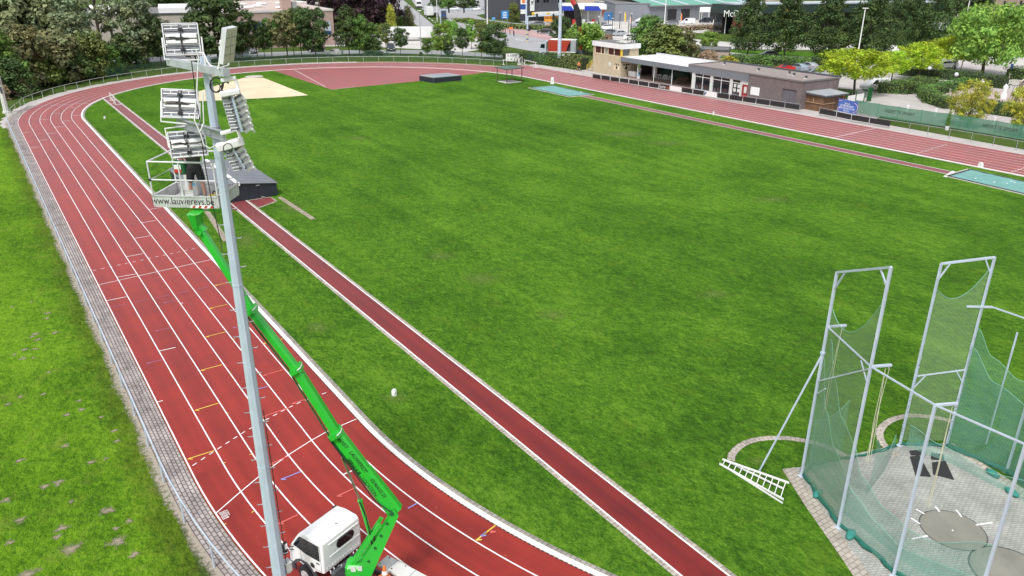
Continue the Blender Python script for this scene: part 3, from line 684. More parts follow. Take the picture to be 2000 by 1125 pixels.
# ------------------------------------------------------------------ floodlight mast at the near bend
MP = Vector((-42.65, -52.43, 0))
mast = empty('floodlight_mast', MP, 0, 'tall tapered galvanised floodlight mast with two arms of lamps beside the green boom lift', 'light mast')
mb = MB(); zz = [0, 1.2, 4, 8, 12, 16, 17.2]
mb.tube([(0, 0, z) for z in zz], [.218-.124*z/17.2 for z in zz], 8); mb.cyl((0, 0, 0), .36, .03, 16)
for z in (5.7, 11.4): mb.tube([(0, 0, z-.02), (0, 0, z+.02)], [.225-.124*z/17.2]*2, 8)
mb.cyl((0, 0, 16.98), .125, .12, 12); mb.cyl((0, 0, 17.1), .112, .1, 12)
mb.build('pole', m_galv, mast)
mb = MB(); mb.rbox((.3, .08, 1.75), (.2, .26, .34), .02, .2); mb.box((.3, .08, 1.93), (.22, .28, .02), .2); mb.build('junction_box', m_offw, mast)
for i in range(36):
    z = 1.6+i*.395
    if z > 15.6: break
    r = .218-.124*z/17.2; s = 1 if i % 2 == 0 else -1
    d = Vector((.97*s, -.24*s, 0)); mb = MB(); mb.tube([d*(r-.02)+Vector((0, 0, z)), d*(r+.13)+Vector((0, 0, z+.005)), d*(r+.14)+Vector((0, 0, z+.035))], .013, 6); mb.tube([d*(r-.01)+Vector((0, 0, z)), d*(r+.02)+Vector((0, 0, z))], .026, 6)
    mb.build('step_peg', m_galvd, mast)
AD = Vector((-.199, .98, 0)); AN = Vector((.98, .199, 0))
def arm(z, l, r, mat, ibeam):
    mb = MB(); a = AD*l+Vector((0, 0, z)); b = -AD*r+Vector((0, 0, z)); o = -AN*.02-Vector((0, 0, 0))
    off = AN*(-.17)
    if ibeam:
        mb.beam(a+off, b+off, .015, .2); mb.beam(a+off+Vector((0, 0, .1)), b+off+Vector((0, 0, .1)), .12, .015); mb.beam(a+off-Vector((0, 0, .1)), b+off-Vector((0, 0, .1)), .12, .015)
    else: mb.beam(a+off, b+off, .16, .17)
    mb.beam(off*.3+Vector((0, 0, z)), off*1.2+Vector((0, 0, z)), .3, .16); mb.tube([Vector((0, 0, z-.1)), Vector((0, 0, z+.1))], .135, 10)
    return mb.build('crossarm', mat, mast)
arm(16.95, 1.6, 1.33, M_('arm_steel', (.5, .53, .56), .5, .3, .16, 2), False); arm(15.45, 1.75, .85, m_galvd, True)
def panel(u, v, hd, w, h, tilt, yaw, roll=0, bracket=None):
    c = rd(u, v, hd)-MP; vd = Vector((c.x+MP.x-CX, c.y+MP.y-CY, 0)).normalized(); rt = Vector((vd.y, -vd.x, 0))
    R = Matrix((rt, vd, Vector((0, 0, 1)))).transposed() @ Matrix.Rotation(yaw, 3, 'Z') @ Matrix.Rotation(tilt, 3, 'X') @ Matrix.Rotation(roll, 3, 'Y')
    T = Matrix.Translation(c) @ R.to_4x4(); q = lambda x, y, z: T @ Vector((x, y, z)); r3 = R
    f = MB()
    for x in (-w/2, 0, w/2): f.box(q(x, 0, 0), (.025, .11, h), M=r3)
    for z in (-h/2, -h*.17, h*.17, h/2): f.box(q(0, 0, z), (w+.02, .11, .022), M=r3)
    fl_ = f.build('floodlight', m_alu, mast)
    for sx in (-1, 1):
        for z0 in (-h*.34, h*.34):
            fn_ = MB(); fn_.box(q(sx*w/4, .02, z0), (w/2-.03, .02, h*.3), M=r3)
            for i in range(5): fn_.box(q(sx*w/4, -.015, z0+(i-2)*h*.062), (w/2-.05, .06, .016), M=r3)
            fn_.build('heat_sink', m_fin, fl_)
    for sx in (-1, 1):
        for i in range(2):
            fr_ = MB(); z0 = -h*.34+i*h*.68
            for dz in (0, .08 if i else -.08): fr_.box(q(sx*w/4, -.045, z0+dz), (w/2-.06, .012, .03 if dz == 0 else .022), M=r3)
            fr_.box(q(sx*w/4, -.043, z0+(.04 if i else -.04)), (.02, .008, .08), M=r3); fr_.build('fin_rail', m_alu, fl_)
    le = MB()
    for sx in (-1, 1):
        for k in range(4): le.box(q(sx*w/4, .062, h*(-.375+.25*k)), (w/2-.03, .012, h*.23), M=r3)
    le.build('lens', m_lens, fl_)
    for sx in (-1, 1):
        for z0 in (-h*.085, h*.085):
            d = MB(); d.rbox(q(sx*w*.235, -.065, z0), (w*.42, .07, h*.13), .012, M=r3)
            d.build('driver_box', m_white, fl_)
    cb = MB()
    for j in range(5):
        pts = [q(random.uniform(-.05, .05)+(random.choice((-1, 1))*w*.38*t if j < 3 else random.uniform(-.04, .04)), -.115+random.uniform(-.02, .02), (random.uniform(-.05, .05) if j < 3 else h*.45*(1-2*t))) for t in (0, .3, .6, 1)]
        cb.tube(pts, .011, 5)
    for sx in (-1, 1):
        for z0 in (-h*.34, h*.3): cb.rbox(q(sx*.02, -.07, z0), (.07, .05, .07), .01, M=r3)
    cb.build('cable', m_black, fl_)
    if bracket:
        b = MB()
        for pl in bracket: b.tube([q(*p) for p in pl], .02, 6)
        b.build('bracket', m_white, fl_)
    return fl_
U1 = [[(-.44, 0, .05), (-.45, -.02, -.46), (.1, -.02, -.5), (.45, -.02, -.5), (.46, 0, .05)]]
panel(355, 77, 21.6, .8, .74, R_(-14), R_(-3), 0, U1)
panel(352, 203, 21.5, .84, .7, R_(-22), R_(-6), R_(5), U1)
panel(367, 281, 21.3, .86, .64, R_(-18), R_(2), R_(0), [[(-.45, 0, -.05), (-.47, -.02, .42), (.1, -.02, .45)]])
panel(445, 88, 19.3, .6, .76, R_(-14), R_(-112), R_(0), [[(-.3, 0, .0), (-.3, -.05, -.5), (.3, -.05, -.5), (.3, 0, 0)]])
def stack(u, v, hd, lean, tiers, head, th, fan, sc=1):
    c = rd(u, v, hd)-MP; vd = Vector((c.x+MP.x-CX, c.y+MP.y-CY, 0)).normalized(); rt = Vector((vd.y, -vd.x, 0)); Z = Vector((0, 0, 1))
    R = Matrix((rt, vd, Z)).transposed() @ Matrix.Rotation(lean, 3, 'Y') @ Matrix.Diagonal((sc, sc, sc)); T = Matrix.Translation(c) @ R.to_4x4(); q = lambda x, y, z: T @ Vector((x, y, z))
    f = MB(); f.rbox(q(*head[0]), head[1], .03, M=R); f.rbox(q(head[0][0]+head[1][0]*.42, 0, head[0][2]+.16), (.09, .12, .34), .02, M=R); f.rbox(q(head[0][0]+.05, 0, head[0][2]+.36), (.42, .16, .1), .02, M=R)
    fl_ = f.build('floodlight', m_white, mast)
    sp = MB(); sp.beam(q(0, -.12, -.02), q(fan*tiers*.04, -.12, -th*tiers), .05, .04); sp.build('spine', m_galv, fl_)
    md = MB(); gr = MB()
    for i in range(tiers):
        z = -th*(i+.55); x0 = fan*.03*i
        A = R @ Matrix.Rotation(R_(-22), 3, 'Y') @ Matrix.Rotation(R_(18), 3, 'X'); B = R @ Matrix.Rotation(R_(8), 3, 'Y') @ Matrix.Rotation(R_(18), 3, 'X')
        md.box(q(x0+.17, -.02, z-.04), (.25, .2, .1), M=A); md.box(q(x0+.31, -.03, z-.09), (.05, .22, .12), M=A)
        md.box(q(x0-.15, -.02, z), (.26, .2, .018), M=B); md.box(q(x0-.15, -.02, z+.085), (.26, .2, .018), M=B); md.box(q(x0-.28, -.02, z+.04), (.02, .2, .09), M=B)
        gr.box(q(x0-.15, -.0, z+.04), (.23, .16, .06), M=B); gr.box(q(x0+.17, -.09, z-.015), (.2, .08, .06), M=A)
    md.build('lamp_module', m_alu, fl_); gr.build('heat_sink', m_fin, fl_)
    cb = MB()
    for i in range(tiers):
        z = -th*(i+.55); x0 = fan*.03*i
        cb.tube([q(x0-.03, -.13, z+.05), q(x0-.09, -.16, z+.05), q(x0-.1, -.16, z-.02), q(x0-.04, -.14, z-.04)], .01, 5); cb.tube([q(x0+.06, -.13, z+.07), q(x0+.1, -.16, z+.02), q(x0+.05, -.15, z-.04)], .012, 5)
    cb.build('cable', m_black, fl_)
    return fl_
stack(452, 184, 19.2, R_(-8), 6, ((-.02, -.05, .06), (.56, .34, .16)), .178, 0, .8)
stack(452, 284, 19.5, R_(-12), 4, ((-.02, -.05, .05), (.8, .36, .22)), .2, 1, .8)
wc = MB(); Q = lambda u, v, h=20.1: rd(u, v, h)-MP
wc.tube([Q(383, 98), Q(388, 112), Q(386, 140), Q(384, 190), Q(380, 235), Q(392, 262), Q(398, 283), Q(410, 290), Q(428, 280, 19.6)], .016, 6)
wc.tube([Q(392, 104), Q(400, 112, 19.9), Q(402, 135, 19.9), Q(412, 155, 19.8)], .018, 6); wc.tube([Q(388, 102), Q(398, 104, 19.8), Q(406, 122, 19.7), Q(425, 142, 19.5), Q(432, 155, 19.4)], .016, 6)
wc.tube([Q(396, 180, 20), Q(397, 215, 20), Q(398, 240, 20), Q(390, 258, 20)], .014, 6)
wc.build('white_cable', m_white, mast)
bc = MB(); bc.tube([Q(374, 120), Q(380, 165), Q(384, 200), Q(390, 232), Q(392, 262), Q(402, 330, 20.4), Q(412, 385, 20.4), Q(431, 470, 20.3), Q(434, 490, 20.2)], .012, 5)
for (u, v, r) in ((421, 170, 9), (423, 166, 13), (445, 290, 9)): bc.tube([Q(u+r*math.cos(a), v+r*math.sin(a)*1.1, 19.2) for a in [PI*2*i/14 for i in range(15)]], .018 if r > 10 else .012, 5)
bc.tube([Q(436, 184, 19.2), Q(432, 168, 19.2), Q(440, 158, 19.2), Q(447, 163, 19.2)], .02, 5)
bc.build('black_cable', m_black, mast); bc = MB()
bc.tube([Vector((.16, -.2, 7.6)), Vector((.19, -.16, 5.5)), Vector((.2, -.15, 4.2)), Vector((.26, -.02, 3.2)), Vector((.26, .02, 1.9))], .014, 5)
bc.build('black_cable', m_black, mast)

# ------------------------------------------------------------------ boom lift truck
TO = Vector((-40.62, -51.6, 0)); TRZ = math.atan2(.93, -.37)-PI/2
truck = empty('boom_lift_truck', TO, TRZ, 'white truck cab with a green telescopic boom raised to a work basket', 'lift truck')
TW = wmat(truck); TWI = TW.inverted()
def ext_side(prof, x, mb, mi=0, t=.0): mb.poly([(x, y, z) for y, z in prof], mi)
# cab shell lofted from side profiles
prof = [(-.5, .92), (-.52, 1.5), (-.5, 2.0), (-.4, 2.1), (.1, 2.13), (.5, 2.07), (.62, 1.95), (1.0, 1.42), (1.13, 1.2), (1.17, .8), (1.17, .55), (.95, .5), (.88, .66), (.62, .86), (.28, .86), (.0, .66), (-.08, .78), (-.5, .86)]
cb = MB()
for (x, sc) in ((-.86, 1), (-.82, 1.0), (.82, 1.0), (.86, 1)):
    ins = .05 if abs(x) > .84 else 0
    n = len(prof)
    for y, z in prof: cb.v.append(Vector((x, y-(.03 if y > .9 and ins else 0)+(.03 if y < -.4 and ins else 0), z-(ins if z > 1.9 else 0))))
n = len(prof)
for i in range(3):
    for k in range(n): cb.f.append([i*n+k, i*n+(k+1) % n, (i+1)*n+(k+1) % n, (i+1)*n+k]); cb.mi.append(0)
cb.f.append(list(range(n))); cb.mi.append(0); cb.f.append(list(range(3*n, 4*n))); cb.mi.append(0)
cab = smooth_by_angle(cb.build('cab', M_('cab_white', (.88, .88, .88), .3, 0, .03, 2, coat=.3), truck), 35)
bev = cab.modifiers.new('bevel', 'BEVEL'); bev.width = .035; bev.segments = 2; bev.limit_method = 'ANGLE'; bev.angle_limit = R_(30)
w_ = MB(); w_.poly([(-.865, -.36, 1.93), (-.865, .5, 1.93), (-.865, .6, 1.84), (-.865, .9, 1.42), (-.865, .3, 1.3), (-.865, -.36, 1.3)]); w_.build('side_window', m_glass, cab)
w_ = MB(); w_.poly([(.865, -.36, 1.93), (.865, .5, 1.93), (.865, .6, 1.84), (.865, .9, 1.42), (.865, .3, 1.3), (.865, -.36, 1.3)]); w_.build('side_window', m_glass, cab)
w_ = MB(); w_.quad((-.74, .65, 1.93), (.74, .65, 1.93), (.78, 1.01, 1.44), (-.78, 1.01, 1.44)); w_.build('windscreen', m_glass, cab)
def oval(w, h, n=24):
    return [((w/2-h/2)*(1 if math.cos(a) > 0 else -1)+h/2*math.cos(a), h/2*math.sin(a)) for a in [2*PI*i/n+.001 for i in range(n)]]
w_ = MB(); w_.poly([(.14+x, -.532, 1.63+z) for x, z in oval(.74, .3)]); w_.build('rear_window', m_glass, cab)
t_ = MB(); o1 = oval(.8, .36); o2 = oval(.72, .28)
for i in range(len(o1)):
    j = (i+1) % len(o1); t_.quad((.14+o1[i][0], -.535, 1.63+o1[i][1]), (.14+o1[j][0], -.535, 1.63+o1[j][1]), (.14+o2[j][0], -.541, 1.63+o2[j][1]), (.14+o2[i][0], -.541, 1.63+o2[i][1]))
t_.build('window_seal', m_black, cab)
rb = MB()
for i in range(13): rb.rbox((-.72+i*.12, -.525, 1.02), (.05, .02, .025), .006)
rb.rbox((.1, -.52, 1.86), (1.35, .03, .03), .01); rb.rbox((.1, -.52, 1.38), (1.35, .03, .02), .01)
rb.build('rear_ribs', m_white, cab)
bm_ = MB(); bm_.extr([(-.9, .38), (-.9, .62), (.9, .62), (.9, .38)], 1.12, 1.24); bm_.extr([(-.89, .38), (-.89, .66), (-.82, .66), (-.82, .38)], .9, 1.2); bm_.extr([(.82, .38), (.82, .66), (.89, .66), (.89, .38)], .9, 1.2); bm_.build('bumper', m_dark, truck)
for s in (-1, 1):
    g_ = MB(); pr = [(.98, .42), (.98, .66), (.86, .82), (.62, .96), (.28, .96), (.06, .8), (-.08, .56), (-.02, .56), (.1, .74), (.3, .88), (.62, .88), (.82, .74), (.92, .6), (.92, .42)]
    g_.extr([(q[0], q[1]) for q in pr], s*.8, s*.89, axis='x'); g_.build('wheel_arch', m_dark, truck)
for s in (-1, 1):
    h_ = MB(); h_.rbox((s*.62, 1.165, .95), (.34, .04, .2), .02); h_.build('headlight', M_('headlamp', (.7, .7, .72), .1), cab)
for s in (-1, 1):
    sm = MB()
    for y in (-.4, .56): sm.box((s*.862, y, 1.1), (.006, .012, .42))
    sm.box((s*.862, -.4, 1.65), (.006, .012, .66)); sm.box((s*.862, .08, .9), (.006, .95, .012)); sm.build('door_seam', m_dark, cab)
    dh = MB(); dh.rbox((s*.868, -.25, 1.18), (.03, .16, .04), .01); dh.build('door_handle', m_black, cab)
f_ = MB(); f_.ball((-.866, .02, .98), (.012, .1, .1), 12, 6); f_.build('fuel_flap', m_black, cab)
for s in (-1, 1):
    a_ = MB(); a_.tube([(s*.86, .88, 1.35), (s*1.08, 1.0, 1.42)], .016, 6); a_.tube([(s*.86, .9, 1.2), (s*1.08, 1.0, 1.3)], .014, 6); a_.build('mirror_arm', m_black, cab)
    r_ = MB(); r_.rbox((s*1.12, 1.0, 1.45), (.2, .09, .36), .03); r_.box((s*1.12, .952, 1.47), (.15, .006, .22), mi=1); r_.rbox((s*1.12, 1.0, 1.2), (.17, .09, .12), .03); r_.box((s*1.12, .952, 1.2), (.13, .006, .08), mi=1)
    r_.build('mirror', [m_black, M_('mirror_glass', (.75, .77, .8), .05, 1)], cab)
ap_ = MB(); ap_.cyl((.1, -.2, 2.1), .02, .05, 8); ap_.tube([(.12, -.22, 2.1), (.16, -.3, 2.17)], .006, 5); ap_.build('aerial', m_black, cab)
def wheel(mbs, x, y, r, w, parent, dual=False):
    t = MB(); rim = MB()
    t.tube([(x-w/2, y, r), (x-w/2+.03, y, r), (x+w/2-.03, y, r), (x+w/2, y, r)], [r*.88, r, r, r*.88], 20)
    s = 1 if x > 0 else -1
    rim.tube([(x+s*(w/2-.015), y, r), (x+s*(w/2+.006), y, r)], [r*.62, r*.58], 16)
    o = t.build('wheel', m_rubber, parent); rim.build('rim', m_alu, o); return o
for s in (-1, 1): wheel(None, s*.78, .45, .33, .2, truck)
for s in (-1, 1): wheel(None, s*.76, -3.3, .33, .36, truck)
ch_ = MB()
for s in (-1, 1): ch_.beam((s*.36, .9, .62), (s*.36, -4.8, .62), .08, .2)
for y in (-.4, -1.4, -2.4, -3.4, -4.4): ch_.beam((-.36, y, .62), (.36, y, .62), .08, .12)
ch_.rbox((-.1, -.75, .72), (1.2, .3, .36), .04); ch_.rbox((.3, -.9, .6), (.6, .5, .34), .08)
ch_.build('chassis', m_dark, truck)
en = MB()
for i in range(26): en.ball((random.uniform(-.6, .75), random.uniform(-.95, -.6), random.uniform(.6, .95)), (random.uniform(.04, .11), random.uniform(.04, .1), random.uniform(.04, .1)), 7, 5, random.choice((0, 0, 1)))
for i in range(5): en.tube([(random.uniform(-.6, .7), -.65, .9), (random.uniform(-.6, .7), -.85, .85), (random.uniform(-.6, .7), -.95, .7)], .025, 6)
en.build('engine', [m_black, m_fin], truck, smooth=True)
br = MB()
for x in (-.55, .5): br.tube([(x-.1, -.56, .9), (x-.1, -.62, .72), (x+.06, -.62, .72), (x+.06, -.56, .9)], .022, 6)
br.build('cab_bracket', m_white, truck)
fd = MB(); fd.extr([(-.2, .62), (-.25, 1.0), (-.6, 1.12), (-.9, 1.06), (-.96, .62)], -2.6, -.95); fd.build('fender_cover', m_black, truck)
dk = MB(); dk.rbox((.55, -3.2, 1.02), (.52, 2.9, .12), .02); dk.rbox((-.55, -3.7, 1.02), (.52, 2.0, .12), .02)
for y in (-2.2, -3.0): dk.box((.55, y, 1.082), (.5, .012, .004), mi=1)
for x, y in ((.36, -1.84), (.74, -1.9), (.4, -2.3), (.74, -2.6), (.4, -3.1)): dk.box((x, y, 1.084), (.04, .05, .012), mi=1)
dk.build('deck', [m_offw, m_dark], truck)
# slewing boom: everything lies in the vertical plane through turret and basket
TU = Vector((-40.4, -53.1)); TP = Vector((-43.13, -51.15)); PD = (TP-TU).normalized(); PN = Vector((-PD.y, PD.x, 0)); PD3 = Vector((PD.x, PD.y, 0))
def onp(u, v):
    d = ray(u, v); n = Vector((-PD.y, PD.x)); c = Vector((CX, CY)); t = (TU-c).dot(n)/Vector((d.x, d.y)).dot(n)
    return Vector((CX, CY, CZ))+d*t
E0 = onp(768, 992); B1 = onp(655, 845); B2 = onp(578, 720); B3 = onp(490, 605); B4 = onp(394, 452)
def tw(mb, name, mat, parent=truck, **k): return mb.build(name, mat, parent, world=True, **k)
def oriented_box(mb, a, b, w, h, w2=None, h2=None, mi=0):    # w across the plane, h within it
    a = Vector(a); b = Vector(b); d = (b-a).normalized(); x = PN; y = d.cross(x).normalized(); w2 = w2 or w; h2 = h2 or h
    vs = []
    for c, ww, hh in ((a, w, h), (b, w2, h2)):
        e = .22
        for sx, sy in ((-1, -1+2*e), (-1+2*e, -1), (1-2*e, -1), (1, -1+2*e), (1, 1-2*e), (1-2*e, 1), (-1+2*e, 1), (-1, 1-2*e)): vs.append(c+x*sx*ww/2+y*sy*hh/2)
    mb.add(vs, [[k, (k+1) % 8, 8+(k+1) % 8, 8+k] for k in range(8)]+[list(range(7, -1, -1)), list(range(8, 16))], mi)
bo = MB(); d01 = (B1-E0).normalized()
oriented_box(bo, E0, B1, .34, .42); oriented_box(bo, E0-d01*.1, E0+d01*1.6, .36, .5, .36, .46)
b0 = tw(bo, 'boom_section', m_green)
bo = MB(); oriented_box(bo, B1-d01*.3, B2, .34, .28); b1 = tw(bo, 'boom_section', m_green)
bo = MB(); oriented_box(bo, B2-d01*.3, B3, .29, .24); b2 = tw(bo, 'boom_section', m_green)
bo = MB(); oriented_box(bo, B3-d01*.3, B4, .24, .2); b3 = tw(bo, 'boom_section', m_green)
dy = d01.cross(PN).normalized()
# dark green strips put the boom's shaded side into colour
sgn = 1 if dy.dot(Vector((CX, CY, CZ))-B2) > 0 else -1
up_ = MB()
for a, b, hh in ((E0+d01*1.2, B1, .33), (B1, B2, .28), (B2, B3, .24)):
    for s in (-.14, .14): up_.beam(a+PN*s-dy*sgn*(hh/2+.012), b+PN*s-dy*sgn*(hh/2+.012), .05, .03)
tw(up_, 'shade_strip', m_greend)
for P, w, h in ((B1, .49, .41), (B2, .43, .35), (B3, .37, .31)):
    c_ = MB(); oriented_box(c_, P-d01*.1, P+d01*.07, w, h); 
    for s in (-1, 1): c_.beam(P+PN*s*w*.5+dy*.12, P+PN*s*w*.5-dy*.12, .09, .14); c_.tube([P+PN*s*w*.5+dy*.1, P+PN*s*(w*.5+.06)+dy*.1], .03, 8)
    co = tw(c_, 'boom_collar', m_green)
    r_ = MB(); r_.tube([P+PN*w*.55+dy*sgn*(h*.3), P+PN*w*.3+dy*sgn*(h*.56), P-PN*w*.1+dy*sgn*(h*.52), P-PN*w*.55+dy*sgn*(h*.35)], .014, 6); tw(r_, 'hose', m_white, co)
hs_ = MB()
rgt = PN if PN.dot(Vector((math.cos(YAW), -math.sin(YAW), 0))) > 0 else -PN
hs_.tube([B3+rgt*.2+d01*.05, B3.lerp(B2, .5)+rgt*.19, B2+rgt*.22, B2.lerp(B1, .5)+rgt*.22, B1+rgt*.25], .016, 6)
hs_.tube([B1-rgt*.2-dy*sgn*.18, B1.lerp(E0, .4)-rgt*.2-dy*sgn*.2, B1.lerp(E0, .8)-rgt*.2-dy*sgn*.23, E0-rgt*.24], .018, 6)
tw(hs_, 'power_cable', m_black)
# lettering on the boom's upper face
fn = dy*sgn
for s, fpos, lat, size in (('RANST', .1, .09, .15), ('LAUWEREYS', .36, .11, .16), ('03/464.02.23', .7, .11, .15), ('VERHUUR - LOCATION', .52, -.11, .15)):
    n2 = PN if PN.dot(Vector((CX, CY, 0))-E0) > 0 else -PN
    P = B1.lerp(E0, fpos)+fn*lat*.95+n2*(.173 if fpos < .4 else .184)
    xd = (E0-B1).normalized(); t_ = text(s, size*1.15, 'boom_lettering', m_text, b0, basis(P, xd, fn), .003, world=True, sx=.85)
# riser and turret
ri = MB()
LB = onp(705, 1122); LB.z = max(.95, LB.z)
for s in (-.24, .24):
    a0 = LB+PN*s; pts2 = [LB-PD3*.32+PN*s, LB+PD3*.3+PN*s, E0+PD3*.16-Vector((0, 0, .35))+PN*s, E0-PD3*.06+Vector((0, 0, .16))+PN*s, E0-PD3*.2-Vector((0, 0, .1))+PN*s]
    th = PN*.03; vs = [q-th for q in pts2]+[q+th for q in pts2]; m5 = len(pts2)
    ri.add(vs, [[i, (i+1) % m5, m5+(i+1) % m5, m5+i] for i in range(m5)]+[list(range(m5-1, -1, -1)), list(range(m5, 2*m5))])
for f in (.15, .4): ri.beam(LB.lerp(E0, f)-PN*.24, LB.lerp(E0, f)+PN*.24, .2, .04)
rz_ = tw(ri, 'riser', m_green)
lk_ = MB()
for s in (-.15, .15):
    lk_.beam(LB+PD3*.42+PN*s+Vector((0, 0, .15)), E0+PD3*.42-Vector((0, 0, .5))+PN*s, .05, .12)
tw(lk_, 'riser_link', m_green)
for f in (.3, .5, .68, .86):
    for s in (-.275, .275): bt = MB(); bt.tube([LB.lerp(E0, f)+PN*s, LB.lerp(E0, f)+PN*(s*1.08)], .05, 8); tw(bt, 'pivot_pin', m_greend, rz_)
bt = MB(); bt.tube([E0-PN*.3, E0+PN*.3], .07, 10); tw(bt, 'pivot_pin', m_greend, rz_)
st_ = MB(); fx = LB.lerp(E0, .1)
tq = MB(); tq.rbox((0, 0, 0), (.62, .56, .62), .08, M=Matrix((PD3, PN, Vector((0, 0, 1)))).transposed()); 
for i in range(len(tq.v)): tq.v[i] = tq.v[i]+Vector((TU.x, TU.y, 1.22))
tq.cyl((TU.x, TU.y, .82), .42, .12, 20); tu_ = tw(tq, 'turret', m_green)
lb_ = MB(); camd = (Vector((CX, CY, 0))-Vector((TU.x, TU.y, 0))).normalized()
for dx, dz, c, w, h in ((-.02, .2, 0, .15, .2), (.16, .24, 0, .14, .2), (.06, -.12, 1, .12, .08)):
    sidev = Vector((camd.y, -camd.x, 0)); n2 = PN if PN.dot(camd) > 0 else -PN
    lb_ = MB(); P = Vector((TU.x, TU.y, 1.35))+n2*.285-PD3*dx*1.2+Vector((0, 0, dz-.1)); lb_.box(P, (w, .006, h), M=Matrix((PD3, n2, Vector((0, 0, 1)))).transposed()); tw(lb_, 'warning_label', M_('pale_blue', (.3, .5, .7), .5) if c else m_offw, tu_)
pass
# lift cylinder
ca, cm, ce = onp(668, 893), onp(703, 976), onp(728, 1062)
cy_ = MB(); cy_.tube([ce, cm], .065, 12); cy_.tube([cm-(cm-ce).normalized()*.08, cm], .08, 12); lc = tw(cy_, 'lift_cylinder', m_green)
cy_ = MB(); cy_.tube([cm, ca], .038, 10); tw(cy_, 'piston_rod', m_chrome, lc)
hh_ = MB(); hh_.tube([ce+PN*.1, onp(722, 1030)+PN*.12, onp(716, 1005)+PN*.1, cm+PN*.08], .02, 6); hh_.tube([onp(742, 1085), onp(736, 1062)+PN*.2, onp(732, 1040)+PN*.15], .03, 6); tw(hh_, 'hydraulic_hose', m_black, lc)
# jib head under the basket
BZ = 13.2; BC = Vector((-42.86, -50.3, BZ)); BX = Vector((.783, -.622, 0)); BY = Vector((.622, .783, 0))
J0 = onp(383, 428); 
jb = MB(); oriented_box(jb, B4, J0+Vector((0, 0, -.1)), .2, .34, .3, .2); oriented_box(jb, J0-Vector((0, 0, .25)), J0+Vector((0, 0, .18)), .28, .2, .5, .36)
for s in (-.14, .14): jb.tube([B4+PN*s, B4+PN*s*1.3], .06, 8)
tw(jb, 'basket_jib', m_green)
bs = empty('x', (0, 0, 0)); bpy.data.objects.remove(bs)
def bq(x, y, z): return BC+BX*x+BY*y+Vector((0, 0, z))
BM = Matrix((BX, BY, Vector((0, 0, 1)))).transposed()
HW, HD = .88, .66
tr = MB()
tr.box(bq(0, 0, .02), (HW*2, HD*2, .03), M=BM)
for y in (-HD, HD): tr.box(bq(0, y, .15), (HW*2, .025, .3), M=BM); tr.box(bq(0, y, .31), (HW*2+.06, .06, .03), M=BM)
for x in (-HW, HW): tr.box(bq(x, 0, .15), (.025, HD*2, .3), M=BM); tr.box(bq(x, 0, .31), (.06, HD*2+.06, .03), M=BM)
tr.box(bq(.05, -HD+.06, .36), (.34, .04, .2), M=BM)
bk_ = tw(tr, 'basket', M_('basket_alu', (.58, .58, .58), .5, .3, .2, 3))
rl_ = MB(); T = 1.22
rl_.tube([bq(-HW, -HD, T), bq(HW-.15, -HD, T), bq(HW, -HD+.15, T), bq(HW, HD-.15, T), bq(HW-.15, HD, T), bq(-HW+.1, HD, T), bq(-HW, HD-.1, T), bq(-HW, -HD, T)], .024, 8)
for z in (.74,): rl_.tube([bq(HW, HD, z), bq(-HW, HD, z), bq(-HW, -HD, z), bq(HW, -HD, z)], .02, 8)
rl_.tube([bq(HW, -HD, .5), bq(HW, HD, .95)], .02, 8)
for x, y in ((-HW, -HD), (-HW, HD), (HW, HD), (-.05, -HD), (HW, -HD), (0, HD)): rl_.tube([bq(x, y, .05), bq(x, y, T)], .022, 8)
tw(rl_, 'guard_rail', m_alu, bk_)
jn = MB()
for x, y in ((-HW, -HD), (-HW, HD)): jn.rbox(bq(x, y, .74), (.07, .07, .07), .01, M=BM)
tw(jn, 'rail_joint', m_black, bk_)
hd_ = MB(); hd_.rbox(bq(-.42, .55, 1.25), (.5, .16, .1), .03, M=BM); tw(hd_, 'control_panel', m_white, bk_)
cn = MB(); cn.rbox(bq(-.3, .45, .52), (.36, .24, .95), .02, M=BM); tw(cn, 'control_console', m_offw, bk_)
sk = MB(); sk.box(bq(-.38, .325, .82), (.12, .006, .14), M=BM, mi=0); sk.box(bq(-.28, .325, .36), (.2, .006, .08), M=BM, mi=1); sk.box(bq(-.26, .325, .5), (.2, .006, .07), M=BM, mi=2)
tw(sk, 'sticker', [m_yellow, M_('sky_blue', (.1, .5, .75), .5), M_('pink_print', (.7, .4, .4), .5)], bk_)
text('www.lauwereys.be', .27, 'basket_lettering', m_text, bk_, basis(bq(-.08, -HD-.0145, .17), BX, Vector((0, 0, 1))), .003, world=True, sx=.83)
ws = MB(); ws.box(bq(.42, -HD-.02, .035), (.6, .012, .07), M=BM, mi=0)
for i in range(4):
    x = .16+i*.16; ws.add([bq(x, -HD-.0275, .003), bq(x+.07, -HD-.0275, .003), bq(x+.11, -HD-.0275, .067), bq(x+.04, -HD-.0275, .067)], [[0, 1, 2, 3]], 1)
tw(ws, 'warning_stripe', [m_white, m_red], bk_)
ub = MB(); ub.beam(bq(-.6, -.1, -.06), bq(.5, -.1, -.06), .3, .1); ub.tube([bq(.1, -.5, -.1), bq(.8, -.5, -.12), bq(.85, -.45, -.1)], .02, 6); tw(ub, 'basket_mount', m_green, bk_)

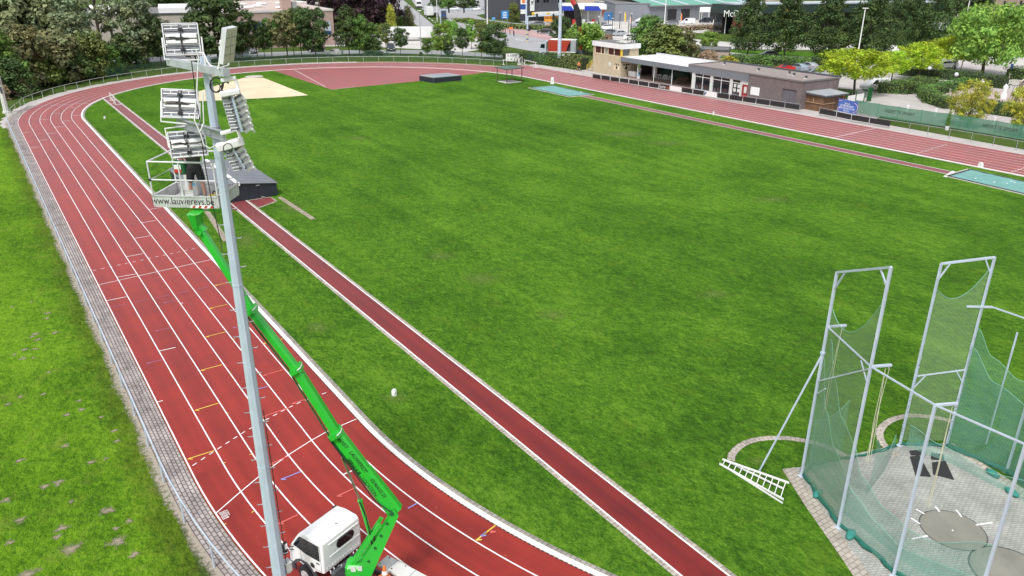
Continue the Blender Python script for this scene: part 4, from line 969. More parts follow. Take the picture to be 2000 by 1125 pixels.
WP = rd(388, 391, 21.9); wz = BZ+.035
wl = gp(389, 391, wz)
vd_ = Vector((MP.x-wl.x, MP.y-wl.y)); 
person((wl.x, wl.y, wz), math.atan2(wl.y-CY, wl.x-CX)-PI/2+PI, 'worker in dark t-shirt and black shorts reaching up from the raised basket', M_('dark_shirt', (.035, .04, .035), .8), M_('black_cloth', (.012, .012, .014), .8),
       dict(elbowL=(-.34, .2, 1.5), handL=(-.22, .42, 1.66), elbowR=(.36, .18, 1.46), handR=(.2, .42, 1.6), kneeL=(-.15, .03, .5), ankleL=(-.17, -.01, .08), kneeR=(.15, .03, .5), ankleR=(.18, 0, .08)), hair=(.2, .12, .07), h=1.8)
tb_ = empty('tool_case', bq(-.28, -.1, .78), math.atan2(BX.y, BX.x), 'green tool case with white and red label hung on the basket rail', 'tool case')
mb = MB(); mb.rbox((0, 0, .16), (.34, .22, .36), .04); mb.tube([(-.1, 0, .34), (-.08, 0, .42), (.08, 0, .42), (.1, 0, .34)], .02, 6); o = mb.build('case', m_greend, tb_)
mb = MB(); mb.box((-.04, -.113, .2), (.19, .008, .12), mi=0); mb.box((-.04, -.113, .09), (.19, .008, .1), mi=1); mb.build('case_label', [m_white, m_red], tb_)
mb = MB(); mb.tube([(-.1, .3, -.1), (-.1, .3, .1)], .012, 6); mb.build('hook', m_dark, tb_)
dr = empty('power_tool', gp(419, 390, BZ+.04), .3, 'yellow and black power tool lying on the basket floor', 'tool')
mb = MB(); mb.tube([(-.16, 0, .09), (-.1, 0, .1), (.1, 0, .1), (.16, 0, .09)], [.05, .075, .08, .05], 10); mb.build('motor_body', m_yellow, dr, smooth=True)
mb = MB(); mb.tube([(.08, 0, .08), (.26, 0, .04)], [.05, .035], 8); mb.rbox((.3, 0, .05), (.12, .1, .1), .02); mb.tube([(-.16, 0, .09), (-.26, .02, .09)], [.03, .02], 8); mb.tube([(-.05, 0, .14), (0, -.02, .24), (.1, 0, .22)], .02, 6); mb.build('handle', m_black, dr)
cn_ = gp(752, 1128, 1.09); co_ = empty('traffic_cone', cn_, 0, 'orange and white traffic cone standing on the truck deck', 'traffic cone')
mb = MB(); mb.rbox((0, 0, .02), (.34, .34, .04), .015); mb.tube([(0, 0, .04), (0, 0, .17)], [.13, .1], 16); mb.tube([(0, 0, .3), (0, 0, .48)], [.072, .03], 16); mb.build('cone_body', m_orange, co_)
mb = MB(); mb.tube([(0, 0, .17), (0, 0, .3)], [.1, .072], 16); mb.build('reflective_band', m_white, co_)

# ------------------------------------------------------------------ throwing cage
cage = empty('throwing_cage', gp(1700, 1000), 0, 'tall steel hammer throwing cage with green hanging nets and two gate frames', 'throwing cage')
pA = gp(1637, 1030); pB = gp(1565, 930); pC = gp(1757, 870); pD = gp(1848, 872); pE = gp(1745, 1125)
pF = Vector((-24.9, -64.95, 0)); pG = Vector((-23.6, -66.4, 0)); pD2 = Vector((-15.65, -61.6, 0)); pD3 = Vector((-16.6, -64.6, 0))
def cw(mb, name, mat, parent=cage, **k): return mb.build(name, mat, parent, world=True, **k)
Zv = lambda p, z: Vector((p[0], p[1], z))
TOPS = {'A': 10.3, 'B': 8.9, 'C': 8.4, 'D': 8.7}
for p, h in ((pA, 10.3), (pB, 8.9), (pC, 8.4), (pD, 8.7), (pE, 6.7), (pF, 6.7), (pG, 6.7), (pD2, 6.6), (pD3, 6.6)):
    mb = MB(); mb.beam(Zv(p, 0), Zv(p, h), .085); mb.box(Zv(p, .01), (.22, .22, .02)); 
    cw(mb, 'post', m_galv)
for p, h, d in ((pA, 6.72, 1), (pB, 6.72, 1), (pE, 6.72, 1)):
    q = Vector((.9, -.43, 0)).normalized()*.75
    mb = MB(); mb.beam(Zv(p, h), Zv(p, h)+q, .09, .07); mb.beam(Zv(p, h)+q*.9, Zv(p, h-.12)+q*.9, .03); cw(mb, 'net_arm', m_galv)
mb = MB(); mb.beam(Zv(pD, 6.6)-Vector((.5, -.35, 0)), Zv(pD, 6.6)+Vector((.3, -.25, 0)), .08, .07); cw(mb, 'net_arm', m_galv)
for a, b, h in ((pB, pA, 6.72), (pA, pE, 6.72), (pE, pF, 6.72), (pD+Vector((.3, -.25, 0)), pD2, 6.6), (pD2, pD3, 6.6)):
    mb = MB(); mb.beam(Zv(a, h), Zv(b, h), .05); cw(mb, 'top_rail', m_galv)
for a, b, ha, hb, mid in ((pB, pA, 8.9, 10.3, 4.4), (pC, pD, 8.4, 8.7, 3.4)):
    mb = MB(); mb.beam(Zv(a, ha), Zv(b, hb), .08); mid2 = mid+(2.25 if mid > 4 else .35)
    for t, (hh, m) in ((.18, (ha+(hb-ha)*.18, 0)),):
        mb.beam(Zv(a, ha-.7), Zv(a.lerp(b, t), hh), .05); mb.beam(Zv(b, hb-.7), Zv(b.lerp(a, t), hb-(hb-ha)*t), .05)
    cw(mb, 'gate_frame', m_galv)
    mb = MB(); mb.beam(Zv(a, mid), Zv(b, mid2), .05)
    mb.beam(Zv(a, mid-.6), Zv(a.lerp(b, .2), mid+.03), .04); mb.beam(Zv(b, mid2-.6), Zv(b.lerp(a, .2), mid2-.03), .04)
    cw(mb, 'cross_rail', m_galv)
mb = MB(); mb.tube([Zv(pB, 5.6), gp(1483, 920)], .04, 8); mb.box(Zv(pB, 5.62), (.14, .14, .1)); cw(mb, 'brace', m_galv)
mb = MB(); bp2 = gp(1926, 867); mb.tube([bp2, Vector((bp2.x, bp2.y, hz(bp2, 647)))], .04, 8); cw(mb, 'brace', m_galv)
m_netg = net_mat('green_net', (.17, .38, .3), .05, .2); m_netd = net_mat('dark_green_net', (.13, .32, .23), .05, .17); m_nety = net_mat('pale_green_net', (.24, .35, .2), .05, .19)
m_netrope = M_('net_rope', (.2, .42, .32), .8)
m_nett = net_mat('bunched_net', (.015, .2, .14), .04, .62)
def net(pts, tops, bots, name, mat, nx=24, nz=10, bulge=0, edge=None, bul=Vector((1, 0, 0))):
    """pts: plan polyline; tops/bots: heights as functions of t in 0..1"""
    mb = MB(); mb.uv = []; L = [0]
    for i in range(len(pts)-1): L.append(L[-1]+(Vector(pts[i+1][:2])-Vector(pts[i][:2])).length)
    def P(t):
        s = t*L[-1]
        for i in range(len(pts)-1):
            if s <= L[i+1]+1e-6: return Vector(pts[i][:2]).lerp(Vector(pts[i+1][:2]), (s-L[i])/max(1e-6, L[i+1]-L[i])), s
        return Vector(pts[-1][:2]), s
    for i in range(nx+1):
        t = i/nx; q, s = P(t); z1 = tops(t); z0 = bots(t)
        for j in range(nz+1):
            f = j/nz; z = z0+(z1-z0)*f; b = bulge*math.sin(PI*f)*(.6+.4*math.sin(t*9))
            mb.v.append(Vector((q.x, q.y, z))+bul*b); mb.uv.append((s, z))
    for i in range(nx):
        for j in range(nz): mb.f.append([i*(nz+1)+j, (i+1)*(nz+1)+j, (i+1)*(nz+1)+j+1, i*(nz+1)+j+1]); mb.mi.append(0)
    o = cw(mb, name, mat)
    e = MB(); e.tube([mb.v[i*(nz+1)+nz] for i in range(nx+1)], .011, 5); cw(e, 'net_rope', edge or m_netrope, o)
    return o
def interp(*kv):
    def f(t):
        for (a, x), (b, y) in zip(kv, kv[1:]):
            if t <= b: u = (t-a)/(b-a); u = u*u*(3-2*u); return x+(y-x)*u
        return kv[-1][1]
    return f
sag = lambda h0, h1, d: (lambda t: h0+(h1-h0)*t-d*4*t*(1-t))
gi = lambda p, q, f: p.lerp(q, f)
net([gi(pB, pA, .05), gi(pB, pA, .95)], sag(7.5, 8.9, .95), lambda t: .25, 'gate_net', m_nety, 20, 20)
net([gi(pC, pD, .05), gi(pC, pD, .95)], sag(7.3, 8.2, .75), lambda t: .3, 'gate_net', m_nety, 20, 20)
IN = Vector((.75, .22, 0))
# side net hung outside between the posts, and the sagging inner layer
net([pB+IN*.15, pA+IN*.15, pE+IN*.15, pF+IN*.15], interp((0, 5.5), (.1, 3.6), (.22, 2.6), (.33, 2.2), (.42, 1.7), (.55, 1.3), (.68, 1.15), (1, 1.6)), lambda t: .05, 'side_net', m_netg, 60, 12, .12)
net([pB+IN, pA+IN*1.1, pE+IN*1.2, pF+IN*1.3], interp((0, 5.9), (.08, 4.6), (.2, 3.4), (.33, 2.95), (.42, 2.0), (.55, 1.45), (.75, 1.35), (1, 2.4)), lambda t: .04, 'inner_net', m_netg, 60, 12, .2)
net([gi(pB, pC, .03), gi(pB, pC, .35)], sag(2.6, 3.1, .3), lambda t: .05, 'loose_net', m_netg, 14, 10, .15)
def bunch(pts, name, r):
    mb = MB(); P = []
    for i in range(len(pts)-1):
        for j in range(8):
            q = pts[i].lerp(pts[i+1], j/8); P.append(Vector((q.x+random.uniform(-.05, .05), q.y+random.uniform(-.05, .05), r*.8)))
    rr = [r*random.uniform(.6, 1.15) for _ in P]; mb.tube(P, rr, 7)
    return cw(mb, name, M_('bunched_green_net', (.012, .12, .085), .9, 0, .3, 6, .5, 60), smooth=True)
bunch([pB+IN*.2, pA+IN*.2, pE+IN*.2, pF+IN*.2], 'net_fold', .11)
bunch([pB+IN*.2, gi(pB, pA, .1)+Vector((1.2, .5, 0)), gi(pC, pB, .3), pC], 'net_fold', .07)
bunch([pD, pD2, pD3], 'net_fold', .11); bunch([pC, gi(pC, pD, .5)+Vector((0, .1, 0)), pD], 'net_fold', .09)
dd = Vector((.25, .1, 0))
net([pD+dd*.2, pD2+dd, pD3+dd], interp((0, 5.7), (.15, 4.6), (.35, 4.0), (.6, 4.2), (1, 5.2)), lambda t: .05, 'side_net', m_netd, 30, 14, .1)
net([pD-dd*.6, pD2-dd*.5, pD3-dd], interp((0, 4.9), (.2, 3.7), (.5, 3.1), (1, 4.6)), lambda t: .04, 'inner_net', m_netd, 30, 12, .15)
net([pC+Vector((.1, -.2, 0)), gi(pC, pD, .5)+Vector((-.3, -1.4, 0)), pD2-Vector((1.4, 1.5, 0))], interp((0, 1.1), (.25, .7), (.6, .45), (1, .9)), lambda t: .03, 'loose_net', m_netg, 24, 6, .2)
net([pC+Vector((-.3, .1, 0)), pC+Vector((-2.2, -.7, 0)), pA+Vector((2.4, .5, 0))], interp((0, .6), (.4, .9), (.7, 1.5), (1, 2.6)), lambda t: .03, 'loose_net', m_netg, 24, 8, .2)
for p, o in ((pA, .55), (pA, .7), (pB, .6), (pE, .6)):
    a = Zv(p, 6.6)+Vector((.9, -.43, 0)).normalized()*o
    for k in range(2): rp = MB(); rp.tube([a+Vector((0, 0, 0)), a+Vector((random.uniform(-.2, .2), random.uniform(-.2, .2), -2.2)), a+Vector((random.uniform(-.25, .2), random.uniform(-.2, .2), -3.7))], .013, 4); cw(rp, 'hoist_rope', m_rope)
tp = MB()
for p in (pC, pD):
    for i in range(34):
        z = .6+i*.14; a = random.random()*6; tp.rbox(Zv(p, z)+Vector((.05*math.cos(a), .05*math.sin(a), 0)), (.06, .06, .05), .01, a)
cw(tp, 'tie_wraps', m_galvd)
m_teal = M_('teal_canvas', (.03, .22, .18), .8, 0, .12, 4)
for i, (u, v, r, lb) in enumerate(((1661, 1048, .3, 'teal sandbag at the foot of the cage net nearest the ladder'), (1597, 968, .2, 'small teal sandbag beside the first cage post'), (1938, 928, 1.2, 'teal sandbag behind the right cage net'), (1975, 965, 1.2, 'teal sandbag lying along the far edge of the cage apron'))):
    c = gp(u, v); mb = MB(); mb.ball((0, 0, .1), (.34, .16, .11), 12, 7)
    for q in mb.v: q += Vector((0, 0, .02*math.sin(q.x*20)))
    o = mb.build('sandbag', m_teal, smooth=True); o.location = c; o.rotation_euler = (0, 0, r); tag(o, lb, 'sandbag', 'sandbags holding down the nets')
for i, (q, lb) in enumerate((([(1777, 893), (1795, 891), (1818, 932), (1788, 930)], 'black rubber mat lying left on the cage paving'), ([(1820, 905), (1846, 901), (1863, 938), (1822, 927)], 'black rubber mat lying right on the cage paving'), ([(1818, 886), (1842, 889), (1844, 900), (1818, 898)], 'small black rubber mat closest to the gate frame'), ([(1776, 882), (1800, 879), (1808, 890), (1779, 890)], 'small black mat beside the gate post foot'))):
    P = [gp(*a) for a in q]; mb = MB(); mb.prism([(p.x, p.y) for p in P], .012, .045)
    tag(mb.build('rubber_mat', m_rubber), lb, 'mat', 'rubber mats in the cage')
# ladder on the grass
la, lb_, lc_, ld = gp(1405, 908), gp(1530, 978), gp(1411, 897, .18), gp(1541, 943, .42)
lad = empty('aluminium_ladder', la, 0, 'aluminium folding ladder lying on the grass beside the cage apron', 'ladder')
mb = MB(); mb.beam(la+Vector((0, 0, .06)), lb_+Vector((0, 0, .06)), .035, .08); mb.build('rail', m_white, lad, world=True)
mb = MB(); mb.beam(lc_, ld, .035, .08); mb.build('rail', m_white, lad, world=True)
mb = MB(); mb.beam(lc_+Vector((.12, .05, -.08)), ld+Vector((-.15, .12, -.28)), .035, .07); mb.beam(la.lerp(lb_, .15)+Vector((0, -.05, .05)), lb_+Vector((-.2, -.12, .05)), .03, .06); mb.build('second_section', m_white, lad, world=True)
for i in range(11):
    t = (i+.5)/11; mb = MB(); mb.tube([la.lerp(lb_, t)+Vector((0, 0, .06)), lc_.lerp(ld, t)], .017, 6); mb.build('rung', m_white, lad, world=True)
# white marker boxes on the grass
for (u, v, lb) in ((770, 772, 'white plastic post box standing on the near grass strip'), (205, 232, 'white box on the grass inside the far bend')):
    c = gp(u, v); mb = MB(); mb.rbox((0, 0, .14), (.26, .2, .28), .05); mb.rbox((0, 0, .3), (.2, .15, .05), .02); mb.cyl((0, 0, -.02), .12, .05, 10)
    o = mb.build('marker_box', m_white); o.location = c; o.rotation_euler = (0, 0, .5); tag(o, lb, 'marker box', 'white boxes on the turf')
# ------------------------------------------------------------------ jumping mats, shelter, pits on the infield
def proj(p):
    X = Vector((p[0]-CX, p[1]-CY, p[2]-CZ)); rx = X.x*math.cos(YAW)-X.y*math.sin(YAW); fw = X.x*math.sin(YAW)+X.y*math.cos(YAW)
    F = fw*math.cos(PITCH)-X.z*math.sin(PITCH); D = -(fw*math.sin(PITCH)+X.z*math.cos(PITCH)); return 1000+FOC*rx/F, 562.5+FOC*D/F
m_cover = M_('mat_cover_grey', (.2, .21, .235), .55, .1, .12, .8)
m_navy = M_('mat_side_navy', (.02, .026, .038), .5, 0, .15, 1.5)
pv = empty('pole_vault_cover', (-30.1, -5.0, 0), 0, 'large grey ridged pole vault mat cover with dark ends at the runway', 'mat cover')
w2 = 3.35; D_ = 10.2; eh = 1.2; rh = 1.62
mb = MB()
for y0, y1 in ((0, .06), (D_-.06, D_)): mb.extr([(-w2, .06), (w2, .06), (w2, eh), (0, rh), (-w2, eh)], y0, y1)
for s in (-1, 1): mb.box((s*(w2-.03), D_/2, eh/2+.03), (.06, D_-.1, eh-.06))
for i in range(22): mb.box((-w2+.15+i*.305, -.008, .62), (.012, .014, 1.05))
mb.build('side_panel', m_navy, pv)
for s in (-1, 1):
    mb = MB(); mb.add([(0, -.12, rh+.02), (s*(w2+.1), -.12, eh+.0), (s*(w2+.1), D_+.12, eh), (0, D_+.12, rh+.02), (0, -.12, rh-.02), (s*(w2+.1), -.12, eh-.05), (s*(w2+.1), D_+.12, eh-.05), (0, D_+.12, rh-.02)], [[0, 1, 2, 3], [4, 5, 6, 7], [0, 1, 5, 4], [1, 2, 6, 5], [2, 3, 7, 6], [3, 0, 4, 7]])
    for i in range(16):
        y = .3+i*.64; mb.beam((s*.1, y, rh+.015), (s*(w2+.05), y, eh+.022), .03, .02)
    mb.build('roof_panel', m_cover, pv)
mb = MB(); mb.box((0, D_/2, rh+.035), (.34, D_+.26, .03)); mb.box((0, -.14, rh-.1), (.34, .03, .22)); mb.build('ridge_strip', m_white, pv)
mb = MB()
for x, z in ((-.4, 1.15), (1.7, 1.2), (2.0, .12)): mb.tube([(x-.15, -.02, z), (x-.14, -.07, z), (x+.14, -.07, z), (x+.15, -.02, z)], .014, 6)
mb.build('handle', m_alu, pv)
P0, P1, P2 = gp(820, 157.5), gp(847, 162.2), gp(901, 157.2); P3 = P0+P2-P1
hj = empty('high_jump_mat', (P0+P2)/2, 0, 'black high jump landing mat with a silver grey top on the red apron', 'mat')
mb = MB(); mb.prism([P0.xy, P1.xy, P2.xy, P3.xy], .06, .82, 0); mb.build('mat_body', m_navy, hj, world=True)
c_ = (P0+P2)/2; g_ = lambda p, k: (c_+(p-c_)*k).xy
mb = MB(); mb.prism([g_(P0, 1.02), g_(P1, 1.02), g_(P2, 1.02), g_(P3, 1.02)], .82, .93); mb.build('rain_cover', M_('silver_cover', (.34, .36, .39), .35, .3, .1, .6), hj, world=True)
mb = MB()
for p in (P0, P1, P2, P3): mb.box((p.x, p.y, .45), (.12, .12, .86))
mb.build('corner_strap', m_dark, hj, world=True)
struct('mat_footprint', MB().poly([(*g_(p, 1.06), .017) for p in (P0, P1, P2, P3)]), m_dark)  # flat dark sheet reaching just past the mat's edges
L_, F_, Rr, Bk = gp(971, 159), gp(990, 163.5), gp(1019, 160), gp(1000, 156.3)
sh = empty('shelter', (L_+Rr)/2, 0, 'open shelter with a green sheet roof on four thin posts over a slab', 'shelter')
for p in (L_, F_, Rr, Bk):
    mb = MB(); mb.beam((p.x, p.y, 0), (p.x, p.y, 2.35), .09); mb.build('post', M_('brown_steel', (.1, .06, .055), .5), sh, world=True)
c_ = (L_+F_+Rr+Bk)/4
mb = MB(); q = [c_+(p-c_)*1.22 for p in (L_, F_, Rr, Bk)]
mb.add([(p.x, p.y, 2.36) for p in q]+[(p.x, p.y, 2.44) for p in q]+[(c_.x, c_.y, 2.68)], [[0, 1, 5, 4], [1, 2, 6, 5], [2, 3, 7, 6], [3, 0, 4, 7], [4, 5, 8], [5, 6, 8], [6, 7, 8], [7, 4, 8], [3, 2, 1, 0]])
mb.build('roof', M_('green_roof', (.07, .14, .1), .45, .1, .12, 2), sh, world=True)
mb = MB()
for i in range(4): a, b = q[i], q[(i+1) % 4]; mb.beam((a.x, a.y, 2.38), (b.x, b.y, 2.38), .06, .1)
mb.build('roof_edge', m_dark, sh, world=True)
struct('shelter_slab', MB().prism([p.xy for p in (L_, F_, Rr, Bk)], 0, .05), m_conc)
m_tarp = M_('teal_tarp', (.15, .34, .31), .6, 0, .16, .9, .5, 3)
def pit(pts, label):
    P = [gp(*a) for a in pts]; c = sum(P, Vector())/len(P); mb = MB(); n = 14
    e = empty('pit_cover', c, 0, label, 'pit cover')
    mb.uv = None
    for i in range(n+1):
        for j in range(n+1):
            p = P[0].lerp(P[1], i/n).lerp(P[3].lerp(P[2], i/n), j/n); mb.v.append(Vector((p.x, p.y, .05+random.uniform(-.02, .03))))
    for i in range(n):
        for j in range(n): mb.f.append([i*(n+1)+j, (i+1)*(n+1)+j, (i+1)*(n+1)+j+1, i*(n+1)+j+1]); mb.mi.append(0)
    mb.build('tarpaulin', m_tarp, e, world=True)
    mb = MB(); q1 = [c+(p-c)*1.0 for p in P]; q2 = [c+(p-c)*1.05 for p in P]
    for i in range(4): mb.beam(q1[i]+Vector((0, 0, .04)), q1[(i+1) % 4]+Vector((0, 0, .04)), .22, .07)
    mb.build('rubber_edge', m_rubber, e, world=True)
    mb = MB()
    for i in range(4): mb.beam(q2[i]+Vector((0, 0, .01)), q2[(i+1) % 4]+Vector((0, 0, .01)), .35, .06)
    mb.build('kerb_rim', m_conc, e, world=True)
    mb = MB()
    for i in range(5): p = P[0].lerp(P[2], random.uniform(.3, .8))+Vector((random.uniform(-1, 1), random.uniform(-1, 1), .08)); mb.ball(p, (.12, .1, .04), 7, 4)
    mb.build('puddle_bag', m_offw, e, world=True)
pit([(1036, 172), (1082, 168), (1156, 184.5), (1112, 189)], 'teal tarpaulin over the long jump pit nearest the green roofed shelter')
pit([(1852, 344.5), (1895, 332), (2050, 367), (2016, 383)], 'teal tarpaulin over the long jump pit cut by the right edge of the photo')
struct('takeoff_board', flat(pix([(1842, 345), (1860, 334), (1866, 335), (1849, 346.5)]), .022), m_line)
for (u, v, w, h, lb) in ((1078.5, 163.5, 1.0, 1.0, 'white lane number box standing between kerb and long jump pit'), (1914.5, 326.5, .5, .45, 'white lane number box on the kerb by the right hand pit'), (1393, 224, .32, .4, 'small white box on the kerb of the home straight')):
    c = gp(u, v); mb = MB(); mb.extr([(-w*.32, 0), (w*.32, 0), (w*.2, h), (-w*.2, h)], -w/2, w/2); mb.box((0, 0, h+.02), (w*.4, w*.6, .04)); mb.box((0, -w/2-.004, h*.5), (.2*w, .008, .5*h), mi=1)
    o = mb.build('lane_marker_box', [m_white, m_offw]); o.location = c; o.rotation_euler = (0, 0, YAW*-1); tag(o, lb, 'lane box')
# hurdles and barriers
def barrier(a, b, h, label, group=None, name='steeplechase_barrier'):
    a, b = Vector(a), Vector(b); e = empty(name, (a+b)/2, math.atan2((b-a).y, (b-a).x), label, 'barrier', group); L = (b-a).length
    mb = MB(); mb.box((0, 0, h-.07), (L, .1, .16), mi=0)
    for i in range(5): mb.box((-L/2+L*(i+.5)/5, 0, h-.05), (L*.09, .112, .1), mi=1)
    mb.build('bar', [m_white, m_black], e)
    for s in (-1, 1):
        mb = MB(); mb.box((s*L*.46, 0, h/2-.08), (.1, .1, h-.1)); mb.box((s*L*.46, 0, .04), (.12, 1.1, .08)); mb.build('foot', m_white, e)
    return e
barrier(gp(1024, 127), gp(1047, 132.5), 1.05, 'white barrier with black blocks standing alone beside the outer lane', 'steeplechase barriers')
barrier(gp(982, 126.5), gp(1014, 125), 1.0, 'white barrier with black blocks behind the green roofed shelter', 'steeplechase barriers')
barrier(gp(1015, 127), gp(1020, 123.5), 1.3, 'white barrier seen end on beside the white sign', 'steeplechase barriers')
a, b = gp(216, 196.5), gp(226, 205); hu = empty('hurdle', (a+b)/2, math.atan2((b-a).y, (b-a).x), 'white hurdle standing across the far end of the pole vault runway', 'hurdle')
mb = MB(); L = (b-a).length; mb.box((0, 0, 1.12), (L, .05, .14)); mb.build('top_bar', m_white, hu)
mb = MB(); mb.box((0, 0, .55), (L, .04, .06)); mb.beam((-L/2, 0, .55), (L/2, 0, .1), .05)
for s in (-1, 1): mb.box((s*L/2, 0, .55), (.07, .06, 1.1)); mb.box((s*L/2, .35, .04), (.09, .8, .07))
mb.build('frame', m_white, hu)
a, b = gp(988, 122.5), gp(1014, 122); sg = empty('sponsor_sign', (a+b)/2, math.atan2((b-a).y, (b-a).x), 'white sponsor sign with red and grey lettering behind the shelter', 'sign')
L = (b-a).length; mb = MB(); mb.box((0, 0, 1.05), (L, .06, 1.5)); mb.build('board', m_white, sg); mb = MB()
for s in (-1, 1): mb.box((s*L*.45, .06, .8), (.08, .06, 1.6))
mb.build('post', m_galvd, sg)
text('A', .62, 'sign_letter', m_red, sg, basis((-.92, -.034, 1.38), (1, 0, 0), (0, 0, 1)), .004, sx=1.2)
text('LIBO', .6, 'sign_letters', m_dark, sg, basis((.28, -.034, 1.38), (1, 0, 0), (0, 0, 1)), .004, sx=1.2)

# ------------------------------------------------------------------ railings round the track
def railing(pts, name, label, h=1.05, every=None, mat=m_galv, r=.025, cat='railing', mid=None):
    P = [Vector((p[0], p[1], 0)) for p in pts]; e = empty(name, P[0], 0, label, cat)
    mb = MB(); mb.tube([p+Vector((0, 0, h)) for p in P], r, 6)
    if mid: mb.tube([p+Vector((0, 0, mid)) for p in P], r*.8, 6)
    mb.build('rail', mat, e, world=True)
    L = [0]
    for i in range(len(P)-1): L.append(L[-1]+(P[i+1]-P[i]).length)
    s = 0
    if every:
        while s <= L[-1]+.01:
            for i in range(len(P)-1):
                if s <= L[i+1]+1e-6: q = P[i].lerp(P[i+1], (s-L[i])/(L[i+1]-L[i])); break
            mb = MB(); mb.tube([q, q+Vector((0, 0, h))], r*1.05, 6); mb.build('post', mat, e, world=True); s += every
    else:
        for q in P: mb = MB(); mb.tube([q, q+Vector((0, 0, h+.02))], r*1.05, 6); mb.build('post', mat, e, world=True)
    return e
m_rail = M_('rail_paint', (.5, .54, .5), .5, .2, .15, 1)
railing([at(k, 8.42) for k in [124+q*.5 for q in range(65)]+list(range(1, 33))], 'tube_railing', 'long galvanised tube railing along the brick path outside the back straight', 1.12, 3.0, m_galv, .03)
railing([at(k, 8.42) for k in range(33, 36)]+[at(k, 9.0) for k in range(36, 74)], 'tube_railing', 'pale green tube railing curving round the outside of the far bend', 1.05, 3.1, m_rail, .03)
basepx = [(1112, 147), (1156, 155), (1228, 166), (1295, 177), (1426, 198), (1560, 218.5), (1598, 225.5), (1633, 232), (1662, 238), (1735, 251), (1811, 263), (1896, 277), (1984, 293), (2100, 314)]
def bv(u):
    for (a, x), (b, y) in zip(basepx, basepx[1:]):
        if u <= b: return x+(y-x)*(u-a)/(b-a)
    return basepx[-1][1]
hr = railing([gp(u, bv(u)) for u in (1112, 1121, 1138, 1156, 1174, 1192, 1210, 1228, 1247, 1267, 1287, 1308, 1331, 1353, 1375, 1400, 1424, 1450, 1476, 1503, 1532, 1561)], 'board_railing', 'steel railing hung with black advertising boards in front of the club house', 1.05, None, m_galvd, .03)
def board(e, u0, u1, col, name='advert_board', z0=.28, z1=.95):
    a, b = gp(u0, bv(u0)), gp(u1, bv(u1)); d = (b-a); n = Vector((d.y, -d.x, 0)).normalized()
    if n.dot(Vector((CX, CY, 0))-a) < 0: n = -n
    a += n*.05; b += n*.05; mb = MB(); mb.beam(a+Vector((0, 0, (z0+z1)/2)), b+Vector((0, 0, (z0+z1)/2)), .03, z1-z0)
    o = mb.build(name, col, e, world=True); return o, (a+b)/2+n*.018+Vector((0, 0, (z0+z1)/2)), (b-a).normalized(), (b-a).length
us = (1157, 1174, 1192, 1210, 1228, 1247, 1267, 1287, 1308, 1331, 1353, 1375, 1400, 1424, 1450, 1476, 1503, 1532, 1561)
for i in range(len(us)-1):
    wh = us[i] in (1308, 1375); o, c, d, L = board(hr, us[i]+1, us[i+1]-1, m_white if wh else m_black)
    if us[i] == 1287:
        text('temp', .6, 'board_lettering', m_white, o, basis(c-d*.35, d, (0, 0, 1)), .004, world=True); text('co', .6, 'board_lettering', m_orange, o, basis(c+d*.8, d, (0, 0, 1)), .004, world=True); o['label'] = 'black board with white and orange lettering'
    if us[i] == 1375:
        mb = MB()
        for k, (dx, dz, r_) in enumerate(((-1.05, -.05, .2), (-.85, .12, .14))): mb.ball(c+d*dx+Vector((0, 0, dz)), (.12, .12, r_), 8, 6)
        mb.build('board_logo', M_('logo_blue', (.03, .12, .25), .5), o, world=True); o['label'] = 'white board with a small blue emblem'
    if us[i] == 1308: o['label'] = 'plain white board'
hr2 = railing([gp(u, bv(u)) for u in (1599, 1633, 1662, 1697, 1735, 1775, 1811, 1853, 1896, 1939, 1984, 2030, 2080)], 'board_railing', 'steel railing right of the gap, black boards then open rail', 1.05, None, m_galvd, .03)
for a, b in ((1600, 1632), (1634, 1661), (1663, 1696), (1698, 1737)): board(hr2, a, b, m_black)
# green screen fence with lettering
sp = [gp(1666, 222), gp(1712, 230.5), gp(1751, 237), gp(1796, 244), (gp(1845, 251)), gp(1890, 258.5), gp(1940, 267), gp(1990, 275.5), gp(2050, 286), gp(2110, 296)]
sf = empty('screen_fence', sp[0], 0, 'green mesh screen fence printed with dark lettering along the home straight', 'fence')
for p in sp: mb = MB(); mb.tube([p, p+Vector((0, 0, 1.95))], .03, 6); mb.build('post', m_greend, sf, world=True)
mb = MB(); mb.uv = []; n = 0; s = 0
for i in range(len(sp)-1):
    for j in range(8):
        p = sp[i].lerp(sp[i+1], j/8); 
        for z, o in ((.22+random.uniform(-.02, .02), 0), (1.0, random.uniform(-.05, .05)), (1.9-.05*math.sin(j*PI/8), 0)): mb.v.append(Vector((p.x-.05+o, p.y, z))); mb.uv.append((s, z))
        s += (sp[i+1]-sp[i]).length/8; n += 1
for i in range(n-1):
    for k in (0, 1): mb.f.append([i*3+k, i*3+3+k, i*3+4+k, i*3+1+k]); mb.mi.append(0)
m_scr, t_, b_ = newmat('screen_mesh'); b_.inputs['Base Color'].default_value = (.055, .2, .12, 1); b_.inputs['Roughness'].default_value = .8; b_.inputs['Alpha'].default_value = .82
scr = mb.build('mesh_screen', m_scr, sf, world=True)
